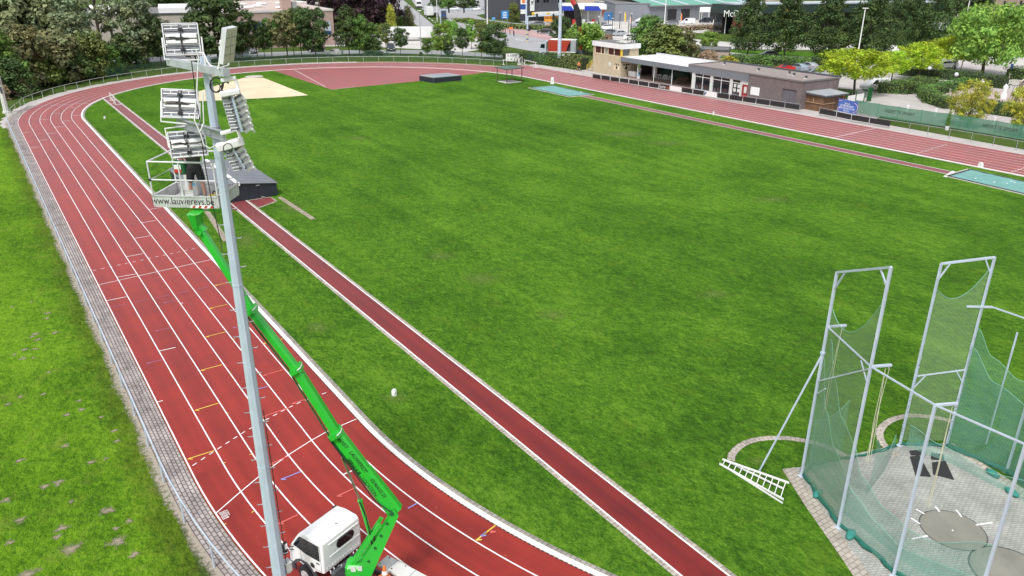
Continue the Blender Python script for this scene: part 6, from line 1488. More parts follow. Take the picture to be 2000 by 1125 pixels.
for a in (
 ('round', 'gy', 268, 131, -6, 96, 'big grey green tree right of the left wood', .12), ('bush', 'dk', 252, 134, 70, 66, 'dark bush under the big grey green tree', .02), ('round', 'dk', 316, 130, 34, 54, 'dark tree left of the nearest floodlight panel', .22), ('round', 'dk', 287, 130, 50, 44, 'thin trunked dark tree between the big grey tree and the floodlights', .3),
 ('round', 'dk', 428, 119, -8, 118, 'big dark green tree directly behind the top of the near mast', .14), ('cone', 'dk', 384, 124, 30, 60, 'dark tree left behind the near mast', .15), ('round', 'dk', 474, 118, 44, 46, 'dark tree right of the cream floodlight', .2),
 ('round', 'dk', 503, 116, 42, 36, 'slim dark tree, first right of the two parked cars', .3), ('round', 'dk', 518, 115, 54, 34, 'small dark tree, second right of the two parked cars', .3), ('round', 'mg', 532, 114, 38, 34, 'slim green tree, third right of the two parked cars', .3),
 ('round', 'br', 561, 113, 22, 72, 'brownish round tree in front of the beige building', .26), ('round', 'mg', 575, 113, 38, 38, 'green tree just right of the brownish tree', .3), ('round', 'dk', 590, 112, 16, 56, 'tall green tree with thin trunk left of the broadest street tree', .3), ('round', 'dk', 617, 111, 18, 66, 'broadest dark street tree in front of the beige building', .12),
 ('cone', 'dk', 682, 110, 14, 56, 'dark pointed tree right of the beige building', .2), ('round', 'mg', 703, 110, 32, 44, 'green tree beside the dark pointed one', .15), ('round', 'mg', 727, 108, 46, 40, 'green tree behind the low dark bush', .2), ('bush', 'dk', 728, 109, 78, 44, 'low dark bush between street trees', .02),
 ('round', 'ol', 755, 109, 46, 28, 'thin crowned tree beside the dark car on the street', .4), ('round', 'dk', 783, 109, 55, 36, 'small round tree in front of the long white trailer', .34), ('bush', 'dk', 822, 110, 102, 9, 'tiny dark bush at the street edge', .0), ('round', 'mg', 835, 109, 77, 24, 'small green tree right of the long white trailer', .2),
 ('round', 'lg', 862, 112, 46, 42, 'light green tree nearest the long white trailer', .22), ('round', 'dk', 876, 113, 76, 26, 'small dark tree touching the light green one', .15), ('round', 'lg', 880, 92, 40, 28, 'yellow green tree behind the light green street tree', .25), ('round', 'dk', 903, 114, 56, 32, 'dark small tree in the middle of the street row', .34), ('round', 'lg', 921, 96, 40, 24, 'yellow green slender tree beside the road junction', .25),
 ('round', 'ol', 941, 116, 46, 34, 'olive tree left of the large dark tree at the end of the street row', .22), ('round', 'dk', 966, 117, 48, 54, 'large dark tree at the right end of the street row', .14)):
    tree(a[0], a[1], a[2], a[3], a[4], a[5], a[6], a[7], 'n', ST)
BG = 'trees behind the street'
for a in (
 ('round', 'cp', 652, 60, -50, 92, 'copper beech directly right of the beige building', .08), ('round', 'cp', 702, 62, -60, 100, 'middle copper beech of the purple group', .08), ('round', 'cp', 748, 58, -50, 84, 'right copper beech of the purple group', .08), ('column', 'go', 765, 66, 10, 20, 'golden columnar tree beside the copper beech', .05), ('column', 'br', 798, 55, 12, 24, 'brown green columnar tree left of the road', .04), ('round', 'mg', 782, 52, 20, 20, 'green tree between the two columnar trees', .05),
 ('round', 'dk', 318, 42, -40, 70, 'dark tree behind the left end of the beige hall', .1), ('round', 'dk', 366, 40, -42, 70, 'dark tree behind the white roof lights of the hall', .1), ('round', 'dk', 412, 34, -40, 70, 'dark tree behind the beige building roof', .1), ('round', 'dk', 465, 22, -40, 70, 'dark far tree above the pink roof', .1), ('round', 'dk', 540, 16, -40, 70, 'dark far tree above the flat roof chimneys', .1), ('round', 'dk', 600, 16, -45, 70, 'dark far tree left of the copper beeches', .1),
 ('bush', 'mg', 878, 18, -12, 40, 'dark green tree left of the green road sign', .02), ('bush', 'dk', 915, 16, -16, 42, 'dark tree above the white cars on the main road', .02), ('round', 'mg', 962, 22, -14, 34, 'tree right of the white lorry on the main road', .05), ('bush', 'ol', 1003, 44, 6, 28, 'olive shrub tree left of the dark grey store', .02), ('bush', 'dk', 852, 12, -14, 30, 'small far tree above the road', .02), ('round', 'dk', 985, 14, -30, 40, 'far dark tree left of the store roof', .04),
 ('round', 'dk', 1095, 80, 31, 48, 'dark tree left of the red crane boom', .1), ('round', 'lg', 1147, 107, 44, 74, 'light yellow green tree right of the red crane boom', .22), ('round', 'mg', 1268, 105, 30, 76, 'green tree behind the terrace roof', .05), ('bush', 'ol', 1298, 119, 48, 96, 'wide olive tree behind the terrace roof', .02), ('bush', 'br', 1336, 120, 58, 58, 'brownish tree joining the olive one behind the club house', .02), ('round', 'lg', 1383, 104, 60, 42, 'small light green tree behind the beige wall', .15),
 ('bush', 'go', 1422, 130, 108, 36, 'tan shrub at the end of the beige wall', .0), ('bush', 'rd', 1382, 124, 98, 46, 'dry pale shrub in front of the beige wall', .0), ('bush', 'rd', 1403, 62, 46, 40, 'dry shrub near the parked delivery vans', .0), ('bush', 'rd', 1186, 78, 66, 24, 'dry grass clump beside the car park', .0)):
    tree(a[0], a[1], a[2], a[3], a[4], a[5], a[6], a[7], 'n', BG)
DR = 'row of tall dark trees along the road right'
for a in ((1459, 112, -14, 100, 'tall dark tree at the left end of the right hand row'), (1530, 115, -16, 92, 'second tall dark tree of the right hand row, behind the club house end'), (1609, 121, -18, 100, 'third tall dark tree of the right hand row, above the parked red car'), (1690, 122, -14, 112, 'fourth tall dark tree of the right hand row, behind the near lamp post'), (1745, 100, -10, 80, 'dark tree behind the yellow green trees'), (1795, 100, -16, 96, 'fifth tall dark tree of the right hand row, left of the chevron truck')):
    tree('cone' if a[0] < 1700 else 'round', 'dk', a[0], a[1], a[2]-6, a[3]*(.8 if a[0] < 1500 else .92), a[4], .12, 'f', DR)
for a in (('round', 'dk', 1885, 62, -16, 70, 'dark tree behind the right lamp post', .1), ('round', 'dk', 1992, 100, 6, 60, 'dark tree at the right picture edge', .1), ('round', 'dk', 1830, 40, -20, 60, 'dark tree above the chevron truck', .1)):
    tree(*a, 'n', BG)
YG = 'yellow green trees round the car park'
tree('spread', 'yg', 1667, 186, 95, 138, 'bright yellow green spreading tree nearest the wooden shed', .38, 'f', YG)
tree('spread', 'yg', 1741, 162, 98, 66, 'small yellow green tree on the hedge island', .34, 'f', YG)
tree('spread', 'yg', 1792, 157, 82, 88, 'yellow green tree in the middle of the car park row', .34, 'f', YG)
tree('spread', 'yg', 1862, 141, 70, 104, 'yellow green tree left of the great light green tree', .36, 'f', YG)
tree('round', 'lg', 1918, 150, 6, 158, 'great light green tree by the terrace at the right', .2, 'f', YG)
tree('round', 'go', 1889, 249, 155, 72, 'round golden green tree behind the screen fence', .16, 'f', 'young golden trees behind the screen fence')
tree('round', 'go', 1989, 268, 168, 66, 'golden tree cut by the right edge behind the screen fence', .2, 'f', 'young golden trees behind the screen fence')
# hedges
def hedge(pts, h, w, mat, label, dens=26, name='hedge', ls=.13, group=None, kind=None, cat='hedge'):
    P = [gp(*a) for a in pts]; e = None; mb = MB(); mb.col = []; core = MB()
    for i in range(len(P)-1):
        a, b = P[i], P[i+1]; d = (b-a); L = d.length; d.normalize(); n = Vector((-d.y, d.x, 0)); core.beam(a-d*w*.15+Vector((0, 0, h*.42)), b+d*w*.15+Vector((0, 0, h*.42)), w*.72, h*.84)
        for k in range(int(L*dens*(w+2*h)*.8)):
            t = random.uniform(-w*.3, L+w*.3); q = random.uniform(0, w+2*h); j = random.uniform(-.1, .12)
            if q < h: p = a+d*t+n*(w/2+j)+Vector((0, 0, q)); nn = n
            elif q < h+w: p = a+d*t+n*(q-h-w/2)+Vector((0, 0, h+j+.06*math.sin(t*1.7))); nn = Vector((0, 0, 1))
            else: p = a+d*t-n*(w/2+j)+Vector((0, 0, q-h-w)); nn = -n
            b_ = random.uniform(.6, 1.3)*(1+.2*math.sin(t*.9)); leafquad(mb, p, nn+Vector((random.uniform(-.8, .8), random.uniform(-.8, .8), random.uniform(-.3, .9))), ls, (b_, b_, b_, 1))
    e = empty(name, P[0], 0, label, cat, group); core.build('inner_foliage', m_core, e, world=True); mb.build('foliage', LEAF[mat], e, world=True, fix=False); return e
hedge([(985, 121), (1030, 121), (1080, 126)], 1.9, 2.2, 'dk', 'dark hedge behind the white sponsor sign', 30)
hedge([(1103, 130.5), (1124, 133.5), (1140, 136)], 2.5, 2.4, 'ol', 'tall clipped hedge behind the orange runner', 34)
hedge([(1050, 124), (1100, 129)], 1.7, 1.4, 'mg', 'green hedge under the tall lamp mast', 30)
hedge([(1722, 179), (1762, 181), (1808, 171)], 1.6, 4.4, 'mg', 'thick hedge island in the car park', 34)
hedge([(1806, 190), (1818, 201), (1852, 212)], 1.5, 2.2, 'mg', 'curved hedge at the left of the terrace', 34)
hedge([(1806, 187), (1845, 179), (1888, 170)], 1.4, 2.2, 'mg', 'clipped hedge along the back of the terrace', 34)
hedge([(1908, 166), (1958, 172)], 1.9, 2.4, 'dk', 'dark hedge behind the closed white parasols', 34)
hedge([(1915, 219), (1965, 226), (2020, 234)], 1.7, 1.8, 'dk', 'dark hedge at the near side of the terrace', 34)
hedge([(1765, 146), (1840, 154), (1905, 158)], 1.6, 3, 'dk', 'long dark shrub bed under the yellow green trees', 24)
hedge([(1978, 152), (2030, 158)], 1.9, 4, 'mg', 'green hedge at the right picture edge', 26)
hedge([(1432, 121), (1490, 124), (1560, 127)], 1.3, 7, 'mg', 'broad green shrub bed behind the club house roof', 16, 'shrub_bed', .2, cat='shrubs')
hedge([(1560, 127), (1620, 124)], 1.2, 5, 'dk', 'dark shrub bed behind the parked cars', 18, 'shrub_bed', .18, cat='shrubs')
hedge([(900, 42), (930, 46), (985, 54), (1060, 58)], 1.0, 6, 'ol', 'rough verge shrubs beside the main road', 8, 'shrub_bed', .3, cat='shrubs')
hedge([(1330, 60), (1420, 54)], 1.1, 4, 'rd', 'dry shrub strip in front of the grey workshop', 8, 'shrub_bed', .3, cat='shrubs')
hedge([(70, 168), (130, 158), (190, 150), (245, 144)], .7, 2.5, 'mg', 'overgrown weeds in front of the dark net fence', 14, 'weeds', .16, cat='weeds')
# ------------------------------------------------------------------ roads behind the stadium
def road(name, pts, mat, z=.006): return struct(name, flat(pix(pts), z), mat)
m_road = M_('road_asphalt', (.33, .33, .34), .9, 0, .1, .12, world=True); m_yard = M_('yard_paving', (.5, .48, .45), .9, 0, .12, .12, world=True)
road('street', [(-250, 165), (150, 135), (290, 121), (470, 112.5), (620, 106), (760, 104), (880, 107), (985, 113), (985, 108), (940, 103), (850, 98.5), (760, 97.5), (620, 99), (470, 104), (290, 112), (150, 124), (-250, 150)], m_road)
road('side_road', [(868, 99), (905, 102), (945, 96), (960, 84), (930, 70), (900, 74), (885, 86)], m_yard, .01)
road('main_road', [(1040, 100), (1120, 104), (1120, 78), (1062, 50), (1000, 44), (950, 38), (930, 30), (970, 22), (1010, 10), (950, -4), (860, -6), (800, -6), (812, 12), (850, 30), (880, 42), (915, 60), (960, 72), (985, 90)], m_road, .006)
road('road_lanes', [(780, -6), (812, 20), (850, 52), (900, 74), (880, 84), (838, 66), (806, 44), (760, 20), (740, -4)], m_road, .0065)
road('cycle_path', [(975, 54), (1040, 60), (1092, 74), (1075, 80), (1030, 70), (980, 62)], m_pink, .012)
road('through_road', [(1120, 104), (1120, 70), (1240, 76), (1330, 92), (1450, 96), (1660, 98), (1760, 120), (2100, 132), (2100, 112), (1900, 110), (1760, 100), (1690, 88), (1450, 82), (1420, 82), (1330, 74), (1240, 62), (1130, 56), (1110, 60)], m_yard, .006)
road('path', [(1420, 107), (1500, 114), (1660, 120), (1660, 114), (1500, 108), (1420, 102)], m_yard, .01)
road('grass_strip', [(1420, 98), (1500, 101), (1660, 104), (1680, 112), (1660, 113.5), (1500, 107.5), (1420, 102)], m_infield, .011)
road('shop_yard', [(1150, 40), (1180, 92), (1250, 90), (1330, 66), (1420, 62), (1450, 40), (1330, 34), (1200, 30)], m_yard, .0075)
road('petrol_yard', [(1010, 40), (1060, 54), (1180, 62), (1190, 30), (1030, 26)], m_asph, .008)
road('hall_yard', [(440, 92), (700, 90), (820, 96), (850, 84), (790, 68), (640, 66), (440, 74)], m_yard, .006)
road('brown_field', [(1130, 8), (1430, 8), (1900, -30), (1100, -40)], M_('stubble_field', (.34, .26, .19), .95, 0, .15, .05, world=True), .006)
ms = MB()
for a in ([(1000, 60), (1060, 67)], [(1006, 78), (1058, 84)], [(1040, 67.5), (1085, 72)], [(880, 40), (905, 60)], [(830, 30), (862, 52)], [(1100, 96), (1118, 100)]): dashes(ms, a, 5, .6, .3, .02)
for a in ([(1006, 75), (1024, 77)], [(1006, 77), (1022, 79)], [(1820, 118), (1960, 126)], [(1920, 123), (1985, 127)]): pstroke(ms, a, .35, .02)
struct('road_markings', ms, m_line)

# ------------------------------------------------------------------ vehicles
paints = {}
def paint(c):
    if c not in paints: paints[c] = M_('car_paint', c, .28, .1, .03, 1, coat=.6)
    return paints[c]
m_tail = M_('tail_light', (.4, .01, .01), .3); m_headl = M_('head_light', (.75, .75, .72), .15)
CARP = dict(  # length, width, height, bonnet y, windscreen base/top, roof end, tail ; z of waist
 hatch=(4.0, 1.75, 1.48, [(2.0, .55), (1.95, .75), (1.1, .95), (.45, 1.42), (-.9, 1.48), (-1.75, 1.1), (-1.98, .95), (-2.0, .45)], [(.98, .98), (.42, 1.38), (-.88, 1.43), (-1.62, 1.08)]),
 sedan=(4.5, 1.8, 1.44, [(2.25, .5), (2.2, .72), (1.2, .92), (.4, 1.38), (-.7, 1.44), (-1.5, 1.05), (-2.2, .98), (-2.25, .45)], [(1.05, .95), (.38, 1.34), (-.68, 1.39), (-1.4, 1.03)]),
 estate=(4.6, 1.82, 1.5, [(2.3, .52), (2.25, .74), (1.25, .95), (.55, 1.42), (-1.6, 1.5), (-2.2, 1.1), (-2.3, .9), (-2.3, .45)], [(1.1, .98), (.52, 1.38), (-1.55, 1.44), (-2.05, 1.08)]),
 suv=(4.5, 1.86, 1.68, [(2.25, .6), (2.2, .9), (1.25, 1.08), (.6, 1.58), (-1.5, 1.68), (-2.1, 1.25), (-2.25, 1.0), (-2.25, .5)], [(1.12, 1.1), (.56, 1.54), (-1.45, 1.62), (-1.98, 1.22)]),
 van=(4.6, 1.85, 1.9, [(2.3, .55), (2.2, .9), (1.5, 1.1), (.8, 1.78), (.4, 1.9), (-2.2, 1.9), (-2.3, 1.75), (-2.3, .5)], [(1.38, 1.12), (.78, 1.72), (.25, 1.76), (.2, 1.15)]),
 cabrio=(3.8, 1.72, 1.38, [(1.9, .55), (1.85, .78), (1.0, .95), (.4, 1.3), (-.9, 1.38), (-1.35, 1.0), (-1.88, .95), (-1.9, .45)], [(.9, .97), (.38, 1.28), (-.1, 1.3), (-.2, 1.0)]))
def car(kind, u, v, heading, col, label, group=None, roof=None):
    """heading: compass direction of the bonnet in the ground plane, degrees from +X"""
    L, Wd, H, prof, win = CARP[kind]; b = gp(u, v)
    e = empty('delivery_van' if kind == 'van' else 'parked_car', b, R_(heading)-PI/2, label, 'van' if kind == 'van' else 'car', group)
    pr = prof+[(-L/2+.1, .28), (L/2-.1, .28)]; n = len(pr); mb = MB()
    for x, k in ((-Wd/2, 0), (-Wd/2+.1, 1), (Wd/2-.1, 1), (Wd/2, 0)):
        for y, z in pr:
            tz = max(0, z-.95)/(H-.95); inx = .17*tz if kind != 'van' else .08*tz
            mb.v.append(Vector((x-inx*(1 if x > 0 else -1), y*(1 if k else .985), z-(0 if k else .03*(z > .9)))))
    for i in range(3):
        for k in range(n): mb.f.append([i*n+k, i*n+(k+1) % n, (i+1)*n+(k+1) % n, (i+1)*n+k]); mb.mi.append(0)
    mb.f += [list(range(n)), list(range(3*n, 4*n))]; mb.mi += [0, 0]
    bd = smooth_by_angle(mb.build('body', paint(col), e), 35)
    wm = MB()
    for s in (-1, 1): wm.poly([(s*(Wd/2-.17*max(0, z-.95)/(H-.95)*(.5 if kind == 'van' else 1)+.006), y, z) for y, z in win])
    wm.build('side_window', m_glass, bd)
    (y0, z0), (y1, z1) = win[0], win[1]; wm = MB(); hw = Wd/2-.14; wm.quad((-hw, y0+.04, z0), (hw, y0+.04, z0), (hw-.12, y1+.05, z1), (-hw+.12, y1+.05, z1)); wm.build('windscreen', m_glass, bd)
    if kind in ('hatch', 'sedan', 'estate', 'suv'):
        (y0, z0), (y1, z1) = win[3], win[2]; wm = MB(); wm.quad((-hw, y0-.09, z0+.03), (hw, y0-.09, z0+.03), (hw-.12, y1-.07, z1), (-hw+.12, y1-.07, z1)); wm.build('rear_window', m_glass, bd)
    if roof: rb = MB(); rb.extr([(y, z+.02) for y, z in ((.35, 1.3), (-.88, 1.38), (-1.35, 1.0), (-1.2, .98))], -Wd/2+.12, Wd/2-.12, axis='x'); rb.build('soft_roof', m_black, bd)
    for y in (L*.3, -L*.29):
        for s in (-1, 1): wheel(None, s*(Wd/2-.1), y, .31, .22, e)
    for s in (-1, 1):
        h = MB(); h.rbox((s*(Wd/2-.28), L/2-.04, .68), (.34, .1, .14), .03); h.build('headlight', m_headl, bd)
        h = MB(); h.rbox((s*(Wd/2-.2), -L/2+.03, .85 if kind != 'van' else 1.0), (.2, .08, .2 if kind != 'van' else .5), .03); h.build('tail_light', m_tail, bd)
    h = MB(); h.box((0, -L/2-.01, .6), (.5, .02, .12)); h.box((0, L/2+.01, .5), (.5, .02, .12)); h.build('number_plate', m_offw, bd)
    return e
vdir = 90-math.degrees(YAW)        # compass angle of the view direction
away, left, right_, toward = vdir, vdir+90, vdir-90, vdir+180
PC = 'cars parked or passing behind the stadium'
white, silver, dark, grey, black_c, red_c, blue_c = (.8, .8, .8), (.38, .41, .44), (.03, .033, .04), (.14, .15, .16), (.012, .012, .014), (.5, .02, .015), (.03, .07, .2)
for a in (
 ('hatch', 473, 114.5, right_-35, (.3, .34, .36), 'pale hatchback parked nearest the far bend right of the mast top'), ('sedan', 486, 104, right_-30, grey, 'dark grey saloon behind the pale hatchback'), ('hatch', 618, 101.5, left, black_c, 'black car half hidden behind the broadest street tree'),
 ('cabrio', 653, 108, left+4, white, 'white car passing along the street'), ('suv', 763, 99, toward+12, dark, 'dark car seen from the back beside the round tree'),
 ('sedan', 1064, 65, left-8, black_c, 'black saloon crossing the road junction'), ('suv', 1184, 58, left-6, white, 'white sport utility car parked below the yellow flags'), ('suv', 1197, 69, left+150, grey, 'dark grey car parked right of the black lamp poles'), ('hatch', 1209, 70, left+10, silver, 'silver hatchback beside the dark grey car'),
 ('suv', 1243, 52, left+20, silver, 'silver people carrier near the blue container'), ('hatch', 1252, 43, left+20, white, 'white car near the blue container'), ('hatch', 1231, 78, right_, white, 'white car behind the tower roof'), ('estate', 1312, 48, left-5, grey, 'dark grey estate car by the workshop'),
 ('van', 1343, 47, left-3, white, 'white delivery van in the middle of the workshop yard'), ('van', 1378, 45, left-4, dark, 'dark delivery van in the workshop yard'), ('van', 1409, 43, left-3, white, 'white delivery van furthest right in the workshop yard'), ('van', 1237, 38, left, white, 'white van in front of the blue container'),
 ('cabrio', 1531, 140, left-8, red_c, 'bright red convertible with black soft top'), ('hatch', 1558, 139, away+25, (.3, .38, .45), 'pale blue hatchback parked between the red and the silver car'), ('hatch', 1577, 136, away+25, silver, 'silver hatchback right of the pale blue one'), ('hatch', 1591, 151, left-15, silver, 'silver car whose roof shows behind the club house roof'),
 ('hatch', 1500, 112.5, left-4, black_c, 'black car driving along the path behind the shrub bed'), ('van', 1707, 176, left+20, white, 'white van parked under the bright yellow green tree'), ('suv', 1741, 103, toward, white, 'white car glimpsed between the dark trees'), ('estate', 1844, 133, left+3, white, 'white car on the road under the yellow green trees'),
 ('sedan', 929, 20, left-8, white, 'white saloon on the far main road, left one of a pair'), ('hatch', 949, 19, left-8, silver, 'pale hatchback on the far main road, right one of a pair'), ('sedan', 888, 20, left-15, white, 'white car waiting beside the blue van'), ('hatch', 897, 15, left-15, dark, 'dark car behind the waiting white car'), ('hatch', 852, 32, away+5, dark, 'dark car between the box truck and the blue van'),
 ('van', 1128, 57, left, white, 'white minibus on the forecourt behind the crane boom'), ('van', 1152, 55, left, white, 'white van right of the crane boom near the car park'),
 ('suv', 1050, 52, left, grey, 'grey car under the petrol price beam'), ('hatch', 1113, 62, left, white, 'white car behind the crane boom'), ('hatch', 1295, 62, left, white, 'white car hidden behind the olive tree'), ('hatch', 1350, 90, left, white, 'white car on the road behind the small light green tree')):
    car(*a, PC, roof=(a[0] == 'cabrio' and a[4] == red_c))
def boxtruck(u, v, heading, L, box, cabc, label, h=3.6, w=2.5, cabin=True, side=None, name='box_truck', cat='truck'):
    b = gp(u, v); e = empty(name, b, R_(heading)-PI/2, label, cat)
    mb = MB(); mb.rbox((0, -L/2+.3, .95+(h-.95)/2), (w, L-2.4 if cabin else L, h-.95), .05); o = mb.build('cargo_box', box, e)
    mb = MB(); mb.box((0, -L/2+.3, h+.02), (w-.2, (L-2.4 if cabin else L)-.2, .03)); mb.box((0, -L/2+.3, .86), (w-.1, (L-2.4 if cabin else L), .14)); mb.build('box_trim', m_offw, o)
    if cabin:
        y = 1.5; mb = MB(); mb.extr([(y-.95, .5), (y-.95, 3.0), (y-.6, 3.15), (y+.55, 2.95), (y+.85, 1.8), (y+.9, .5)], -w/2+.05, w/2-.05, axis='x'); c = mb.build('cab', cabc, e)
        mb = MB(); mb.quad((-w/2+.2, y+.87, 1.85), (w/2-.2, y+.87, 1.85), (w/2-.25, y+.6, 2.78), (-w/2+.25, y+.6, 2.78)); mb.build('windscreen', m_glass, c)
        mb = MB()
        for s in (-1, 1): mb.poly([(s*(w/2-.04), y+.7, 1.8), (s*(w/2-.04), y+.45, 2.65), (s*(w/2-.04), y-.4, 2.65), (s*(w/2-.04), y-.4, 1.8)])
        mb.build('side_window', m_glass, c); mb = MB(); mb.box((0, y+.9, .75), (w-.2, .1, .5)); mb.build('bumper', m_dark, c)
    for y in ((1.5, -L+2.2, -L+3.4) if cabin else (-L+1.5, -L+2.7)):
        for s in (-1, 1): wheel(None, s*(w/2-.2), y, .48, .34, e)
    return e
boxtruck(836, 32, away+12, 8.5, paint(white), paint(white), 'white box truck driving along the road left of the blue van')
boxtruck(866, 37, toward+6, 6.0, paint(blue_c), paint(blue_c), 'dark blue box van coming down the road', 3.0, 2.2)
boxtruck(818, 16, toward+10, 9, paint(white), paint(white), 'white lorry tractor far up the road')
boxtruck(985, 17, left-10, 9, paint(silver), paint(silver), 'grey lorry crossing the far main road')
tr1 = boxtruck(842, 79, right_+7, 12.5, paint(white), None, 'long plain white trailer behind the small round tree', 3.4, 2.5, False, name='white_trailer', cat='trailer')
# red curtain side truck with open curtain, crane beside it
ce = gp(1063, 109); cd = (gp(1128, 111)-ce); ch_d = math.degrees(math.atan2(-cd.y, -cd.x))
lt = empty('curtain_truck', ce+cd*.06, R_(ch_d)-PI/2, 'truck with silver cab and torn open red side curtain behind the hedge', 'truck')
Lc = cd.length*.98
mb = MB(); mb.extr([(-.2, .6), (-.2, 3.1), (.1, 3.25), (1.1, 3.0), (1.35, 1.9), (1.4, .6)], -1.2, 1.2, axis='x'); c = mb.build('cab', paint((.5, .55, .6)), lt)
mb = MB(); 
for s in (-1, 1): mb.poly([(s*1.205, 1.15, 1.8), (s*1.205, .9, 2.6), (s*1.205, .1, 2.6), (s*1.205, .1, 1.7)])
mb.build('side_window', m_glass, c); mb = MB(); mb.quad((-1, 1.37, 1.9), (1, 1.37, 1.9), (.95, 1.14, 2.85), (-.95, 1.14, 2.85)); mb.build('windscreen', m_glass, c); mb = MB(); mb.box((0, 1.42, .85), (2.3, .1, .5)); mb.build('bumper', paint((.55, .05, .04)), c)
mb = MB(); mb.box((0, -Lc/2-.2, 3.55), (2.55, Lc-1.6, .12)); mb.box((0, -Lc/2-.2, 1.05), (2.5, Lc-1.6, .15)); bx_ = mb.build('trailer_frame', m_white, lt)
mb = MB(); mb.box((0, -Lc+.6, 2.3), (2.5, .08, 2.4)); mb.box((1.2, -Lc+1.15, 2.3), (.06, 1.1, 2.4)); mb.box((-1.2, -Lc+1.15, 2.3), (.06, 1.1, 2.4)); mb.build('rear_panel', paint((.36, .38, .42)), bx_)
mb = MB(); mb.box((0, -Lc/2-.2, 2.3), (1.6, Lc-2.2, 2.3)); mb.build('dark_block', m_int, bx_)  # plain dark block filling the trailer frame
yf = -.65; ye = -Lc+1.6
for s in (-1, 1):
    mb = MB(); mb.poly([(s*1.26, yf, 1.1), (s*1.26, yf, 3.5), (s*1.26, ye, 3.5), (s*1.26, ye+.35, 3.0), (s*1.26, ye+.75, 2.2), (s*1.26, ye+1.0, 1.1)]); mb.build('side_curtain', paint((.42, .05, .03)), bx_)
for y in (.4, -Lc+2.0, -Lc+3.2):
    for s in (-1, 1): wheel(None, s*1.05, y, .48, .32, lt)
cr = empty('crane_boom', gp(1131, 108), 0, 'folded red and black loader crane arm standing up beside the red truck', 'crane')
cb_ = gp(1131, 108); cdst = hdist(cb_)
Qc = lambda u, v: rd(u, v, cdst)
mb = MB(); mb.tube([Qc(1131, 108), Qc(1132.5, 100), Qc(1135, 88), Qc(1134, 76), Qc(1133, 62), Qc(1131, 50)], [.55, .5, .55, .5, .55, .5], 6); mb.build('main_arm', paint((.6, .09, .05)), cr, world=True)
mb = MB(); mb.tube([Qc(1131.5, 66), Qc(1131, 52), Qc(1129, 34), Qc(1127, 20), Qc(1123, 8)], [.35, .55, .75, .7, .6], 6); mb.build('jib_arm', m_black, cr, world=True)
mb = MB(); mb.tube([Qc(1123, 9), Qc(1119, 4), Qc(1117, -14)], [.6, .6, .5], 6); mb.build('top_arm', paint((.55, .06, .05)), cr, world=True)
mb = MB(); mb.rbox(Vector((cb_.x, cb_.y, .6)), (2.2, 2.2, 1.2), .1, .5); mb.build('base', m_dark, cr, world=True)
# white chevron maintenance truck
cvt = boxtruck(1843, 64, toward+4, 6, paint(white), paint(white), 'white maintenance truck with black and yellow chevrons among the dark trees', 2.6, 2.2)
mb = MB(); 
mb.box((0, -6.05+1.55+.3, 1.6), (2.0, .06, 1.1)); pl = mb.build('chevron_board', m_yellow, cvt)
mb = MB()
for s in (-1, 1):
    for i in range(3): x = s*(.1+i*.34); mb.add([(x, -6.05+1.55+.26, 2.14), (x+s*.16, -6.05+1.55+.26, 2.14), (x+s*.16+s*.3, -6.05+1.55+.26, 1.06), (x+s*.3, -6.05+1.55+.26, 1.06)], [[0, 1, 2, 3]])
mb.build('chevron_stripe', m_black, cvt)

# ------------------------------------------------------------------ buildings behind
def bldg(a, b, depth, h, label, wall, roof, name='building', parapet=.4, eave=.15):
    """front runs from pixel a to pixel b on the ground (left to right), depth away from the viewer"""
    A, B = gp(*a), gp(*b); d = B-A; L = d.length; rz = math.atan2(d.y, d.x); e = empty(name, A, rz, label, 'building')
    mb = MB(); mb.box((L/2, depth/2, h/2), (L, depth, h)); mb.build('wall', wall, e)
    mb = MB(); mb.box((L/2, depth/2, h+.03), (L-.1, depth-.1, .06)); ro = mb.build('roof', roof, e)
    mb = MB()
    for y in (0, depth): mb.box((L/2, y, h), (L+eave*2, .3, parapet))
    for x in (0, L): mb.box((x, depth/2, h), (.3, depth-.31, parapet-.01))
    mb.build('parapet', wall if parapet < .3 else m_offw if roof != m_roofgrey else m_dark, ro)
    return e, L, ro
m_beige = M_('beige_cladding', (.44, .4, .35), .8, 0, .06, .3); m_pinkst = M_('pink_brick', (.4, .29, .25), .85, 0, .1, .6, .3, 6); m_pkroof = M_('pinkish_roof', (.5, .4, .36), .9, 0, .1, .2); m_win = M_('pale_window', (.5, .55, .62), .2); m_bwin = M_('blue_window', (.03, .08, .3), .15)
e, L, ro = bldg((445, 98), (655, 88), 26, hz(gp(655, 88), 20), 'low beige stone office with flat pink roof, blue windows and roof vents', m_pinkst, m_pkroof, 'office_building')
h = hz(gp(655, 88), 20)
for i in range(8): mb = MB(); mb.box((L*(.13+.035*i), -.03, h*.62), (L*.03, .06, h*.22)); o = mb.build('window', m_bwin, e); mb = MB(); mb.box((L*(.13+.035*i), -.07, h*.5), (L*.028, .04, .12)); mb.build('sill', m_offw, o)
for i in range(2): mb = MB(); mb.box((L*(.92+.035*i), -.03, h*.5), (L*.03, .06, h*.36)); o = mb.build('window', m_win, e); mb = MB(); mb.box((L*(.92+.035*i), -.05, h*.36), (L*.03, .06, h*.1)); mb.build('blue_panel', m_bwin, o)
for i in range(5): mb = MB(); mb.rbox((L*(.2+.13*i), 8+(i % 3)*5, h+.35), (2.4, 1.4, .7), .3); mb.build('roof_light', m_white, ro)
mb = MB(); mb.box((L*.62, 6, h+1.2), (2.2, 2.2, 2.4)); mb.build('chimney', m_pinkst, ro)
mb = MB(); mb.box((L*.7, 6, h+.9), (1.2, 1.2, 1.8)); mb.build('flue', m_galvd, ro)
